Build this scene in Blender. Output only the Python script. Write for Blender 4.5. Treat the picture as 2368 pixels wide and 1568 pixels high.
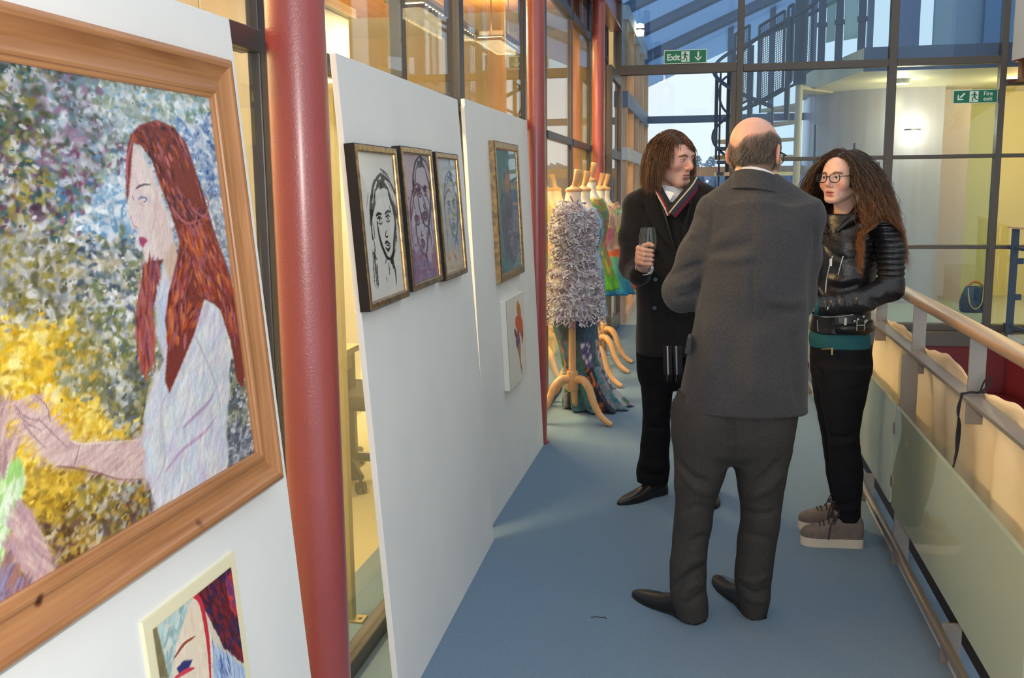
import bpy, bmesh, math, random
import numpy as np
from mathutils import Vector, Matrix, noise as mnoise

for o in list(bpy.data.objects):
    bpy.data.objects.remove(o)
scene = bpy.context.scene
col = scene.collection
rnd = random.Random(7)
nrng = np.random.default_rng(11)

# ------------------------------------------------------------------ camera
IMG_W, IMG_H = 2368, 1568
PCX, PCY = 1184.0, 784.0
F_PX = 2257.4
CAM_H = 1.55
YAW, PITCH, ROLL = [math.radians(a) for a in (11.2418, 8.8199, 0.6211)]


def cam_axes():
    fwd = np.array([-math.sin(YAW) * math.cos(PITCH), math.cos(YAW) * math.cos(PITCH), -math.sin(PITCH)])
    right = np.array([math.cos(YAW), math.sin(YAW), 0.0])
    down = np.cross(fwd, right)
    c, s = math.cos(ROLL), math.sin(ROLL)
    return np.array([c * right + s * down, -s * right + c * down, fwd])


CM = cam_axes()
CO = np.array([0, 0, CAM_H])


def ray(x, y):
    return CM.T @ np.array([(x - PCX) / F_PX, (y - PCY) / F_PX, 1.0])


def onz(x, y, z=0.0):
    d = ray(x, y)
    return CO + d * ((z - CAM_H) / d[2])


def ony(x, y, Y):
    d = ray(x, y)
    return CO + d * (Y / d[1])


def onx(x, y, X):
    d = ray(x, y)
    return CO + d * (X / d[0])


def onpl(x, y, P, N):
    d = ray(x, y)
    return CO + d * (np.dot(np.array(P, float) - CO, N) / np.dot(d, N))


cam_data = bpy.data.cameras.new('camera')
cam_data.sensor_width = 36.0
cam_data.lens = 36.0 * F_PX / IMG_W
cam_data.clip_start = 0.02
cam_data.clip_end = 500
cam = bpy.data.objects.new('camera', cam_data)
col.objects.link(cam)
m3 = np.array([CM[0], -CM[1], -CM[2]]).T
cam.matrix_world = Matrix([[*m3[0], 0], [*m3[1], 0], [*m3[2], CAM_H], [0, 0, 0, 1]])
scene.camera = cam

# ------------------------------------------------------------------ world: flat dusk overcast
w = bpy.data.worlds.new('world')
scene.world = w
w.use_nodes = True
nt = w.node_tree
nt.nodes.clear()
wo = nt.nodes.new('ShaderNodeOutputWorld')
bg = nt.nodes.new('ShaderNodeBackground')
tc = nt.nodes.new('ShaderNodeTexCoord')
sx = nt.nodes.new('ShaderNodeSeparateXYZ')
cr = nt.nodes.new('ShaderNodeValToRGB')
nt.links.new(tc.outputs['Generated'], sx.inputs[0])
nt.links.new(sx.outputs['Z'], cr.inputs[0])
cr.color_ramp.elements[0].position = 0.0
cr.color_ramp.elements[0].color = (0.80, 0.92, 1.0, 1)
cr.color_ramp.elements[1].position = 0.35
cr.color_ramp.elements[1].color = (0.86, 0.94, 1.0, 1)
nt.links.new(cr.outputs[0], bg.inputs[0])
bg.inputs[1].default_value = 1.08
nt.links.new(bg.outputs[0], wo.inputs[0])

# ------------------------------------------------------------------ lights
def light(name, kind, loc, energy, color, size=0.1, rot=None, size_y=None, spread=None):
    d = bpy.data.lights.new(name, kind)
    d.energy = energy
    d.color = color
    if kind == 'AREA':
        d.size = size
        if size_y:
            d.shape = 'RECTANGLE'
            d.size_y = size_y
        if spread:
            d.spread = spread
    elif kind in ('POINT', 'SPOT'):
        d.shadow_soft_size = size
    o = bpy.data.objects.new(name, d)
    col.objects.link(o)
    o.location = loc
    if rot:
        o.rotation_euler = rot
    return o


# the camera's own flash, just above the lens
light('camera_flash', 'POINT', (0.01, 0.0, 1.67), 85.0, (1.0, 0.95, 0.88), 0.03)
# warm room lamps are made with their luminaires further down
scene.view_settings.view_transform = 'Standard'
scene.view_settings.look = 'None'
scene.view_settings.exposure = 0.06
scene.view_settings.gamma = 1.0
scene.view_settings.use_curve_mapping = False

# ------------------------------------------------------------------ materials
def srgb(r, g, b):
    def f(c):
        c = c / 255.0
        return c / 12.92 if c <= 0.04045 else ((c + 0.055) / 1.055) ** 2.4
    return (f(r), f(g), f(b))


MATS = {}


def mat(name, c, rough=0.5, metal=0.0, c2=None, scale=8.0, bump=0.0, bscale=60.0, detail=4.0, stretch=None,
        spec=0.5, coat=0.0, trans=0.0, emit=None, estr=0.0, sheen=0.0, attr=None, alpha=None, sss=0.0, lo=0.35, hi=0.65):
    if name in MATS:
        return MATS[name]
    m = bpy.data.materials.new(name)
    m.use_nodes = True
    n = m.node_tree.nodes
    l = m.node_tree.links
    p = n['Principled BSDF']
    c4 = (*c, 1)
    p.inputs['Base Color'].default_value = c4
    p.inputs['Roughness'].default_value = rough
    p.inputs['Metallic'].default_value = metal
    p.inputs['Specular IOR Level'].default_value = spec
    p.inputs['Coat Weight'].default_value = coat
    p.inputs['Coat Roughness'].default_value = 0.28
    p.inputs['Sheen Weight'].default_value = sheen
    if trans:
        p.inputs['Transmission Weight'].default_value = trans
    if sss:
        p.inputs['Subsurface Weight'].default_value = sss
        p.inputs['Subsurface Radius'].default_value = (0.02, 0.008, 0.004)
        p.inputs['Subsurface Scale'].default_value = 0.4
    if emit:
        p.inputs['Emission Color'].default_value = (*emit, 1)
        p.inputs['Emission Strength'].default_value = estr
    tcn = n.new('ShaderNodeTexCoord')
    src = tcn.outputs['Object']
    if stretch:
        mp = n.new('ShaderNodeMapping')
        mp.inputs['Scale'].default_value = stretch
        l.new(src, mp.inputs[0])
        src = mp.outputs[0]
    colsock = None
    if attr:
        a = n.new('ShaderNodeAttribute')
        a.attribute_name = attr
        colsock = a.outputs['Color']
        l.new(colsock, p.inputs['Base Color'])
    if c2 is not None:
        nz = n.new('ShaderNodeTexNoise')
        nz.inputs['Scale'].default_value = scale
        nz.inputs['Detail'].default_value = detail
        l.new(src, nz.inputs['Vector'])
        r = n.new('ShaderNodeValToRGB')
        r.color_ramp.elements[0].position = lo
        r.color_ramp.elements[1].position = hi
        r.color_ramp.elements[0].color = c4
        r.color_ramp.elements[1].color = (*c2, 1)
        l.new(nz.outputs['Fac'], r.inputs[0])
        if attr:
            mx = n.new('ShaderNodeMix')
            mx.data_type = 'RGBA'
            mx.blend_type = 'MULTIPLY'
            mx.inputs[0].default_value = 1.0
            l.new(colsock, mx.inputs[6])
            l.new(r.outputs[0], mx.inputs[7])
            l.new(mx.outputs[2], p.inputs['Base Color'])
        else:
            l.new(r.outputs[0], p.inputs['Base Color'])
    if bump:
        nb = n.new('ShaderNodeTexNoise')
        nb.inputs['Scale'].default_value = bscale
        nb.inputs['Detail'].default_value = 3
        l.new(src, nb.inputs['Vector'])
        b = n.new('ShaderNodeBump')
        b.inputs['Strength'].default_value = bump
        b.inputs['Distance'].default_value = 0.004
        l.new(nb.outputs['Fac'], b.inputs['Height'])
        l.new(b.outputs[0], p.inputs['Normal'])
    MATS[name] = m
    return m


def glass(name, tint=(1, 1, 1), base=0.04, rough=0.0, diffuse=None, dfac=0.0, graze=1.0, tl=0.35):
    """thin window glass: see-through plus mirror by Fresnel (Schlick) on each face"""
    if name in MATS:
        return MATS[name]
    m = bpy.data.materials.new(name)
    m.use_nodes = True
    n = m.node_tree.nodes
    l = m.node_tree.links
    n.remove(n['Principled BSDF'])
    out = n['Material Output']
    tr = n.new('ShaderNodeBsdfTransparent')
    tr.inputs[0].default_value = (*tint, 1)
    gl = n.new('ShaderNodeBsdfGlossy')
    gl.inputs['Roughness'].default_value = rough
    lw = n.new('ShaderNodeLayerWeight')
    lw.inputs[0].default_value = 0.5
    pw = n.new('ShaderNodeMath')
    pw.operation = 'POWER'
    pw.inputs[1].default_value = 5
    l.new(lw.outputs['Facing'], pw.inputs[0])
    ma = n.new('ShaderNodeMath')
    ma.operation = 'MULTIPLY_ADD'
    ma.inputs[1].default_value = (1 - base) * graze
    ma.inputs[2].default_value = base
    l.new(pw.outputs[0], ma.inputs[0])
    first = tr.outputs[0]
    if diffuse:
        df = n.new('ShaderNodeBsdfDiffuse')
        df.inputs[0].default_value = (*diffuse, 1)
        tln = n.new('ShaderNodeBsdfTranslucent')
        tln.inputs[0].default_value = (*diffuse, 1)
        m0 = n.new('ShaderNodeMixShader')
        m0.inputs[0].default_value = tl
        l.new(df.outputs[0], m0.inputs[1])
        l.new(tln.outputs[0], m0.inputs[2])
        m1 = n.new('ShaderNodeMixShader')
        m1.inputs[0].default_value = dfac
        l.new(tr.outputs[0], m1.inputs[1])
        l.new(m0.outputs[0], m1.inputs[2])
        first = m1.outputs[0]
    mx = n.new('ShaderNodeMixShader')
    l.new(ma.outputs[0], mx.inputs[0])
    l.new(first, mx.inputs[1])
    l.new(gl.outputs[0], mx.inputs[2])
    l.new(mx.outputs[0], out.inputs[0])
    MATS[name] = m
    return m


def wood(name, c, c2, rings=14.0, stretch=(1, 1, 1), rough=0.4, knots=None):
    if name in MATS:
        return MATS[name]
    m = bpy.data.materials.new(name)
    m.use_nodes = True
    n = m.node_tree.nodes
    l = m.node_tree.links
    p = n['Principled BSDF']
    p.inputs['Roughness'].default_value = rough
    t = n.new('ShaderNodeTexCoord')
    mp = n.new('ShaderNodeMapping')
    mp.inputs['Scale'].default_value = stretch
    l.new(t.outputs['Object'], mp.inputs[0])
    nz = n.new('ShaderNodeTexNoise')
    nz.inputs['Scale'].default_value = rings
    nz.inputs['Detail'].default_value = 6
    nz.inputs['Distortion'].default_value = 0.6
    l.new(mp.outputs[0], nz.inputs['Vector'])
    r = n.new('ShaderNodeValToRGB')
    r.color_ramp.elements[0].position = 0.32
    r.color_ramp.elements[1].position = 0.68
    r.color_ramp.elements[0].color = (*c, 1)
    r.color_ramp.elements[1].color = (*c2, 1)
    l.new(nz.outputs['Fac'], r.inputs[0])
    last = r.outputs[0]
    for (kp, ks) in (knots or []):
        vm = n.new('ShaderNodeVectorMath')
        vm.operation = 'SUBTRACT'
        vm.inputs[1].default_value = kp
        l.new(t.outputs['Object'], vm.inputs[0])
        ln = n.new('ShaderNodeVectorMath')
        ln.operation = 'LENGTH'
        l.new(vm.outputs[0], ln.inputs[0])
        r2 = n.new('ShaderNodeValToRGB')
        r2.color_ramp.elements[0].position = ks * 0.55
        r2.color_ramp.elements[0].color = (0.12, 0.04, 0.02, 1)
        r2.color_ramp.elements[1].position = ks
        r2.color_ramp.elements[1].color = (1, 1, 1, 1)
        l.new(ln.outputs['Value'], r2.inputs[0])
        mx = n.new('ShaderNodeMix')
        mx.data_type = 'RGBA'
        mx.blend_type = 'MULTIPLY'
        mx.inputs[0].default_value = 1.0
        l.new(last, mx.inputs[6])
        l.new(r2.outputs[0], mx.inputs[7])
        last = mx.outputs[2]
    l.new(last, p.inputs['Base Color'])
    MATS[name] = m
    return m


# ------------------------------------------------------------------ mesh helpers
ORG = {}


def xform(parent):
    return ORG.get(parent.name, Vector((0, 0, 0))) if parent else None


class MB:
    def __init__(s):
        s.v = []
        s.f = []
        s.m = []
        s.cols = None

    def add(s, vs, fs, m=0):
        b = len(s.v)
        s.v += [tuple(map(float, p)) for p in vs]
        s.f += [tuple(b + i for i in f) for f in fs]
        s.m += [m] * len(fs)
        return s

    def hexa(s, p, m=0):
        return s.add(p, [(0, 3, 2, 1), (4, 5, 6, 7), (0, 1, 5, 4), (1, 2, 6, 5), (2, 3, 7, 6), (3, 0, 4, 7)], m)

    def box(s, x0, x1, y0, y1, z0, z1, m=0):
        return s.hexa([(x0, y0, z0), (x1, y0, z0), (x1, y1, z0), (x0, y1, z0),
                       (x0, y0, z1), (x1, y0, z1), (x1, y1, z1), (x0, y1, z1)], m)

    def bar(s, p, q, wd, hg, up=(0, 0, 1), m=0):
        p, q, up = Vector(p), Vector(q), Vector(up)
        d = (q - p).normalized()
        a = d.cross(up)
        if a.length < 1e-5:
            a = d.cross(Vector((1, 0, 0)))
        a.normalize()
        b = a.cross(d).normalized()
        a *= wd / 2
        b *= hg / 2
        return s.hexa([p - a - b, p + a - b, q + a - b, q - a - b, p - a + b, p + a + b, q + a + b, q - a + b], m)

    def tube(s, pts, r, n=8, cap=True, closed=False, m=0, flat=1.0, up=None):
        pts = [Vector(p) for p in pts]
        N = len(pts)
        rs = [r] * N if np.isscalar(r) else list(r)
        ts = []
        for i in range(N):
            a = pts[i - 1] if (i > 0 or closed) else pts[0]
            b = pts[(i + 1) % N] if (i < N - 1 or closed) else pts[-1]
            t = (b - a)
            ts.append(t.normalized() if t.length > 1e-9 else Vector((0, 0, 1)))
        u = Vector(up) if up is not None else (Vector((0, 0, 1)) if abs(ts[0].z) < 0.9 else Vector((1, 0, 0)))
        base = len(s.v)
        for i in range(N):
            u = (u - ts[i] * u.dot(ts[i]))
            if u.length < 1e-6:
                u = ts[i].orthogonal()
            u.normalize()
            w_ = ts[i].cross(u)
            for k in range(n):
                a = 2 * math.pi * k / n
                s.v.append(tuple(pts[i] + (u * math.cos(a) * flat + w_ * math.sin(a)) * rs[i]))
        segs = N if closed else N - 1
        for i in range(segs):
            j = (i + 1) % N
            for k in range(n):
                k2 = (k + 1) % n
                s.f.append((base + i * n + k, base + i * n + k2, base + j * n + k2, base + j * n + k))
                s.m.append(m)
        if cap and not closed:
            s.f.append(tuple(base + k for k in range(n))[::-1])
            s.m.append(m)
            s.f.append(tuple(base + (N - 1) * n + k for k in range(n)))
            s.m.append(m)
        return s

    def lathe(s, prof, n=24, c=(0, 0, 0), m=0, sy=1.0):
        base = len(s.v)
        for (r, z) in prof:
            for k in range(n):
                a = 2 * math.pi * k / n
                s.v.append((c[0] + r * math.cos(a), c[1] + r * math.sin(a) * sy, c[2] + z))
        for i in range(len(prof) - 1):
            for k in range(n):
                k2 = (k + 1) % n
                s.f.append((base + i * n + k, base + i * n + k2, base + (i + 1) * n + k2, base + (i + 1) * n + k))
                s.m.append(m)
        if prof[0][0] > 1e-6:
            s.f.append(tuple(base + k for k in range(n))[::-1])
            s.m.append(m)
        if prof[-1][0] > 1e-6:
            s.f.append(tuple(base + (len(prof) - 1) * n + k for k in range(n)))
            s.m.append(m)
        return s

    def loft(s, rings, m=0, cap=True, closed=True):
        n = len(rings[0])
        base = len(s.v)
        for r in rings:
            s.v += [tuple(map(float, p)) for p in r]
        for i in range(len(rings) - 1):
            for k in range(n if closed else n - 1):
                k2 = (k + 1) % n
                s.f.append((base + i * n + k, base + i * n + k2, base + (i + 1) * n + k2, base + (i + 1) * n + k))
                s.m.append(m)
        if cap and closed:
            s.f.append(tuple(base + k for k in range(n))[::-1])
            s.m.append(m)
            s.f.append(tuple(base + (len(rings) - 1) * n + k for k in range(n)))
            s.m.append(m)
        return s

    def prism(s, poly, d, m=0):
        n = len(poly)
        d = Vector(d)
        a = [Vector(p) for p in poly]
        return s.add(a + [p + d for p in a],
                     [tuple(range(n))[::-1], tuple(range(n, 2 * n))] +
                     [(i, (i + 1) % n, n + (i + 1) % n, n + i) for i in range(n)], m)

    def build(s, name, mats, parent=None, smooth=False, bevel=0.0, origin=None, seg=2, fixn=False):
        me = bpy.data.meshes.new(name)
        if not isinstance(mats, (list, tuple)):
            mats = [mats]
        V = np.array(s.v, float).reshape(-1, 3)
        if parent is not None:
            org = ORG[parent.name]
        else:
            if origin is None:
                lo, hi = V.min(0), V.max(0)
                origin = ((lo[0] + hi[0]) / 2, (lo[1] + hi[1]) / 2, lo[2])
            org = Vector(origin)
        V = V - np.array(org)
        me.from_pydata(V.tolist(), [], s.f)
        for mm in mats:
            me.materials.append(mm)
        if len(mats) > 1:
            me.polygons.foreach_set('material_index', s.m)
        if s.cols is not None:
            set_cols(me, s.cols)
        if fixn:
            bm = bmesh.new()
            bm.from_mesh(me)
            bmesh.ops.recalc_face_normals(bm, faces=bm.faces)
            bm.to_mesh(me)
            bm.free()
        if smooth:
            me.polygons.foreach_set('use_smooth', [True] * len(me.polygons))
            me.set_sharp_from_angle(angle=math.radians(50))
        me.update()
        o = bpy.data.objects.new(name, me)
        col.objects.link(o)
        if parent is not None:
            o.parent = parent
        else:
            o.location = org
        ORG[o.name] = Vector(org)
        if bevel:
            b = o.modifiers.new('bevel', 'BEVEL')
            b.width = bevel
            b.segments = seg
            b.limit_method = 'ANGLE'
        return o


def set_cols(me, cols):
    """per-vertex linear colours (N,3) into attribute Col"""
    a = me.color_attributes.new('Col', 'FLOAT_COLOR', 'POINT')
    c = np.ones((len(me.vertices), 4), np.float32)
    c[:, :3] = cols
    a.data.foreach_set('color', c.ravel())


def tag(o, label=None, cat=None, group=None, kind=None):
    if label:
        o['label'] = label
    if cat:
        o['category'] = cat
    if group:
        o['group'] = group
    if kind:
        o['kind'] = kind
    return o


def empty(name, loc, label=None, cat=None, group=None, kind=None):
    e = bpy.data.objects.new(name, None)
    col.objects.link(e)
    e.location = loc
    e.empty_display_size = 0.1
    ORG[e.name] = Vector(loc)
    return tag(e, label, cat, group, kind)


def copy_tree(o, loc, parent=None):
    c = o.copy()
    col.objects.link(c)
    if parent is None:
        c.location = loc
    else:
        c.parent = parent
    ORG[c.name] = Vector(loc)
    for ch in list(o.children):
        copy_tree(ch, loc, c)
    return c


def curve(pts, n=24):
    """Catmull-Rom through points"""
    P = [np.array(p, float) for p in pts]
    P = [2 * P[0] - P[1]] + P + [2 * P[-1] - P[-2]]
    out = []
    segs = len(P) - 3
    for i in range(n + 1):
        t = i / n * segs
        k = min(int(t), segs - 1)
        u = t - k
        a, b, c, d = P[k:k + 4]
        out.append(0.5 * ((2 * b) + (-a + c) * u + (2 * a - 5 * b + 4 * c - d) * u * u + (-a + 3 * b - 3 * c + d) * u ** 3))
    return out


# common materials
M_STEEL = mat('dark_grey_aluminium', srgb(72, 72, 78), 0.38, 0.3, bump=0.02)
M_STEEL2 = mat('brown_grey_aluminium', srgb(92, 84, 78), 0.42, 0.3)
M_RED = mat('red_gloss_paint', srgb(150, 62, 62), 0.30, 0.0, coat=1.0, bump=0.35, bscale=200, c2=srgb(158, 68, 67), scale=3)
M_DRED = mat('deep_red_beam_paint', srgb(104, 22, 24), 0.45)
M_WHITE = mat('white_board_paint', srgb(236, 236, 234), 0.5, c2=srgb(230, 231, 231), scale=3, bump=0.03, bscale=30)
M_PANE = glass('window_glass', (0.97, 0.98, 0.97))
M_PANEB = glass('blue_tinted_window_glass', (0.80, 0.90, 0.97))
M_BRUSH = mat('brushed_stainless_steel', srgb(168, 160, 150), 0.33, 0.85, bump=0.05, bscale=200, stretch=(1, 0.02, 1))
M_PLATE = mat('grey_painted_steel_plate', srgb(140, 134, 130), 0.45, 0.35)
M_OAKF = wood('pale_wood_frame', srgb(196, 158, 128), srgb(216, 182, 152), 6, (2, 2, 0.4))

# ================================================================== structure
def carpet(name, c, c2):
    return mat(name, c, 0.95, c2=c2, scale=220, detail=8, bump=0.5, bscale=420, spec=0.1)


M_CARPET = carpet('blue_carpet', srgb(104, 126, 148), srgb(122, 144, 164))
M_CARPETW = carpet('warm_lit_carpet', srgb(176, 172, 140), srgb(194, 190, 158))  # office carpet is the blue one with warm lamplight mixed into its colour
M_VINYL = mat('pale_green_vinyl_floor', srgb(170, 184, 176), 0.35, c2=srgb(180, 190, 182), scale=4)
GX = -1.10          # left glazing plane
EY = 11.0           # end glazing plane
FY = 15.0           # far window wall of the stair tower

st = lambda o: tag(o, kind='structure')
st(MB().box(-1.38, 0.88, -1.6, EY, -0.35, 0).build('floor', M_CARPET))
st(MB().box(-6.2, -1.38, -1.6, EY + 1.2, -0.35, 0).build('floor', M_CARPETW))
st(MB().box(-1.05, 4.6, EY, FY + 0.3, -0.35, 0).build('floor', M_VINYL))
st(MB().box(0.88, 9.0, -1.6, 12.0, -3.4, -3.2).build('floor', mat('dark_lower_floor', srgb(58, 46, 44), 0.7)))

# ---- office behind the left glazing
M_CREAM = mat('cream_office_wall', srgb(226, 214, 184), 0.6)
M_CEIL = mat('white_office_ceiling', srgb(240, 236, 222), 0.7)
M_PINE = wood('orange_pine_boarding', srgb(226, 158, 84), srgb(240, 184, 112), 5, (0.6, 6, 1), 0.35)
st(MB().box(-6.3, -6.2, -1.6, 12.2, 0, 3.6).build('wall_back', M_CREAM))
st(MB().box(-6.2, GX, 12.1, 12.2, 0, 3.6).build('wall_far', M_CREAM))
st(MB().box(-6.2, GX, -1.7, -1.6, 0, 3.6).build('wall_near', M_CREAM))
st(MB().box(-6.2, GX - 0.06, -1.6, 12.1, 3.42, 3.55).build('ceiling', M_CEIL))
# pine boarded strips under the ceiling, board by board
pine = empty('ceiling', (-3.6, 4, 3.36), kind='structure')
for x0 in np.arange(-5.8, -1.3, 0.15):
    for (y0, y1) in ((1.2, 3.3), (4.8, 6.9), (8.4, 10.5)):
        MB().box(x0, x0 + 0.145, y0, y1, 3.385, 3.42).build('board', M_PINE, pine)

# tall cream storage partition with a ledge
px = -2.35
led = onx(980, 108, px)
zt = float(led[2])
part = empty('wall_partition', (px, 4, 0), kind='structure')
M_PART = mat('cream_partition_panel', srgb(224, 218, 200), 0.55)
yy = -0.6
while yy < 6.4:
    MB().box(px - 0.05, px, yy, yy + 0.985, 0.0, zt - 0.06).build('panel', M_PART, part, bevel=0.004)
    MB().box(px - 0.06, px - 0.01, yy + 0.985, yy + 1.0, 0.0, zt - 0.06).build('cover_strip', M_STEEL2, part)
    yy += 1.0
MB().box(px - 0.35, px + 0.05, -0.6, 6.4, zt - 0.06, zt).build('ledge', mat('grey_ledge', srgb(176, 170, 154), 0.5), part, bevel=0.004)
for yp in (5.0, 6.1):
    MB().box(-1.62, -1.56, yp, yp + 0.09, 0, 3.4).build('post', M_STEEL, part)  # dark bars standing in for mullion reflections in the glass

# hanging luminaires in the office: uplighting on the white ceiling
WARM = (1.0, 0.80, 0.42)


def luminaire(x, y, z, ly, e_up, e_dn, label, angle=0.0):
    t = empty('ceiling_light', (x, y, z), label, 'light', 'office ceiling lights')
    MB().box(x - 0.14, x + 0.14, y - ly, y + ly, z, z + 0.05).build('housing', mat('grey_luminaire', srgb(150, 150, 146), 0.4, 0.5), t, bevel=0.01)
    MB().box(x - 0.11, x + 0.11, y - ly + .03, y + ly - .03, z - 0.006, z).build('diffuser', mat('lit_diffuser', (1, .9, .6), 0.5, emit=(1, .86, .55), estr=3), t)
    n = int(ly * 2 / 0.08)
    for i in range(n):
        yy = y - ly + 0.04 + i * 0.08
        MB().box(x - 0.12, x + 0.12, yy, yy + 0.008, z - 0.03, z - 0.006).build('louvre_blade', M_STEEL2, t)
    for s in (-1, 1):
        MB().tube([(x, y + s * ly * .8, z + 0.05), (x, y + s * ly * .8, 3.42)], 0.006, 6).build('hanger', M_STEEL2, t)
    a = light('lamp_up', 'AREA', (x, y, z + 0.06), e_up, WARM, 0.24, (math.pi, 0, 0), ly * 2)
    b = light('lamp_down', 'AREA', (x, y, z - 0.035), e_dn, WARM, 0.24, (0, 0, 0), ly * 2)
    for L in (a, b):
        L.parent = t
        L.location = Vector(L.location) - ORG[t.name]
    return t


lp = onx(1010, 68, -1.9)
luminaire(-1.9, float(lp[1]), 2.72, 0.75, 150, 110, 'grey louvred ceiling light hanging above the cream partition ledge')
luminaire(-3.6, 2.2, 2.8, 0.9, 150, 95, 'grey louvred office light hanging deep behind the near board')
luminaire(-2.0, 2.7, 2.85, 0.6, 60, 80, 'added louvred light out of view, brightening the office floor by the desk')  # added lamp above the view, lightens the office floor
luminaire(-3.4, 7.2, 2.8, 0.9, 150, 90, 'grey louvred office light hanging behind the mannequins glazing')
luminaire(-1.95, 9.4, 2.9, 0.5, 30, 20, 'short louvred light close to the far office wall')

# desk and chair seen between column and board
de = empty('desk', (-1.75, 4.2, 0), 'office desk with pale top behind the glass beside the red column', 'desk')
M_DESK = mat('pale_desk_top', srgb(206, 186, 130), 0.4)
MB().box(-2.25, -1.80, 3.3, 4.9, 0.70, 0.735).build('top', M_DESK, de, bevel=0.004)
MB().box(-1.85, -1.82, 3.36, 4.84, 0.62, 0.70).build('apron', mat('yellow_grey_steel', srgb(170, 160, 120), 0.4, 0.5), de)
for yy in (3.34, 4.82):
    for xx in (-1.86, -2.2):
        MB().box(xx, xx + 0.04, yy, yy + 0.04, 0, 0.70).build('leg', M_STEEL2, de)
ft = onz(826, 1434)
po = empty('screen_post', (float(ft[0]), float(ft[1]), 0), 'slim pale metal post on a foot plate behind the glass', 'post')
M_POST = mat('pale_brass_post', srgb(176, 160, 110), 0.35, 0.6)
MB().box(ft[0] - 0.05, ft[0] + 0.03, ft[1] - 0.03, ft[1] + 0.03, 0, 0.008).build('foot_plate', M_POST, po)
MB().box(ft[0] - 0.05, ft[0] - 0.01, ft[1] - 0.02, ft[1] + 0.02, 0.008, 1.9).build('upright', M_POST, po)
MB().tube([(ft[0] + .012, ft[1], .008), (ft[0] + .012, ft[1], .014)], .007, 10).build('screw', M_BRUSH, po)

cc = onz(845, 1110)
ch = empty('office_chair', (float(cc[0]) - .12, float(cc[1]), 0), 'dark swivel office chair on castors at the desk behind glass', 'chair')
M_BLK = mat('black_plastic', srgb(34, 32, 32), 0.4)
M_CHF = mat('charcoal_chair_fabric', srgb(52, 50, 50), 0.9, bump=0.4, bscale=300)
cx0, cy0 = ch.location.x, ch.location.y
for i in range(5):
    a = i * 2 * math.pi / 5 + 0.35
    ex, ey = cx0 + math.cos(a) * .29, cy0 + math.sin(a) * .29
    lg = MB().tube([(cx0, cy0, .13), (cx0 + math.cos(a) * .15, cy0 + math.sin(a) * .15, .115), (ex, ey, .085)], [.03, .026, .02], 8).build('leg', M_BLK, ch, smooth=True)
    cs = MB()
    for s in (-1, 1):
        c = Vector((ex, ey, .03)) + Vector((-math.sin(a), math.cos(a), 0)) * .014 * s
        ax = Vector((-math.sin(a), math.cos(a), 0)) * .009
        cs.tube([c - ax, c + ax], .03, 14)
    cs.tube([(ex, ey, .04), (ex, ey, .09)], .01, 6)
    cs.build('castor', M_BLK, ch, smooth=False)
MB().tube([(cx0, cy0, .1), (cx0, cy0, .3), (cx0, cy0, .3), (cx0, cy0, .43)], [.03, .03, .018, .018], 12).build('gas_lift', M_BLK, ch)
MB().box(cx0 - .24, cx0 + .24, cy0 - .24, cy0 + .24, .43, .51).build('seat', M_CHF, ch, bevel=0.03, seg=4)
MB().box(cx0 + .2, cx0 + .26, cy0 - .21, cy0 + .21, .62, 1.0).build('backrest', M_CHF, ch, bevel=0.025, seg=4)
MB().bar((cx0 + .1, cy0, .42), (cx0 + .24, cy0, .42), .05, .02).bar((cx0 + .24, cy0, .42), (cx0 + .25, cy0, .7), .05, .02).build('back_bracket', M_BLK, ch)
MB().tube([(cx0 - .1, cy0 - .15, .42), (cx0 - .1, cy0 - .28, .40)], .008, 6).build('lever', M_BLK, ch)

# ---- left glazed screen
def yat(p, py=0, X=GX):
    return float(onx(p, py, X)[1])


win1 = empty('window_1', (GX, 4, 0), kind='structure')
ZT = 4.3
mulls = [(-1.5, -1.44), (0.15, 0.21), (yat(584), yat(609)), (2.66, 2.70), (yat(1056), yat(1066)),
         (yat(1206), yat(1213)), (yat(1256), yat(1260)), (yat(1318), yat(1323)), (yat(1361), yat(1367)), (yat(1404, 100), yat(1408, 100)), (EY - .12, EY - .05)]
mulls = [(a, min(b, a + .075)) for a, b in mulls]
for (a, b) in mulls:
    MB().box(GX - .022, GX + .012, a, b, 0, ZT).build('mullion', M_STEEL, win1, bevel=0.004)
trz = [(0.0, 0.06), (1.885, 1.94), (2.885, 2.95), (ZT - .06, ZT)]
M_BLIND = mat('tan_blind_behind_glass', srgb(148, 122, 88), 0.8, bump=0.4, bscale=30, stretch=(1, 1, 12))
for i in range(len(mulls) - 1):
    a, b = mulls[i][1], mulls[i + 1][0]
    if b - a < 0.03:
        continue
    for (z0, z1) in trz:
        if i in (2, 5) and z0 not in (0.0,):
            continue
        MB().box(GX - .04, GX + .02, a, b, z0, z1).build('transom', M_STEEL, win1, bevel=0.004)
    for k in range(3):
        MB().box(GX - .008, GX, a, b, trz[k][1], trz[k + 1][0]).build('pane', M_PANE, win1)
    if a > 4.8:
        MB().box(GX - .075, GX - .06, a, b, 2.95, ZT - .06).build('blind', M_BLIND, win1)

# red columns in front of the glazing
CX = -0.985


def column(pl, pr, py, label, r=None):
    d0 = ray(pl, py)
    d1 = ray(pr, py)
    a0 = math.atan2(d0[0], d0[1])
    a1 = math.atan2(d1[0], d1[1])
    am = (a0 + a1) / 2
    Y = CX / math.tan(am)
    R = math.hypot(CX, Y) * math.sin(abs(a1 - a0) / 2)
    o = MB()
    o.lathe([(R, 0.012), (R, ZT)], 40, (CX, Y, 0))
    t = empty('column', (CX, Y, 0), label, 'column', 'red steel columns')
    o.build('shaft', M_RED, t, smooth=True)
    MB().lathe([(R + .012, 0), (R + .012, .012), (R, .014)], 40, (CX, Y, 0)).build('base_ring', M_RED, t, smooth=False)
    return Y, R


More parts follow.
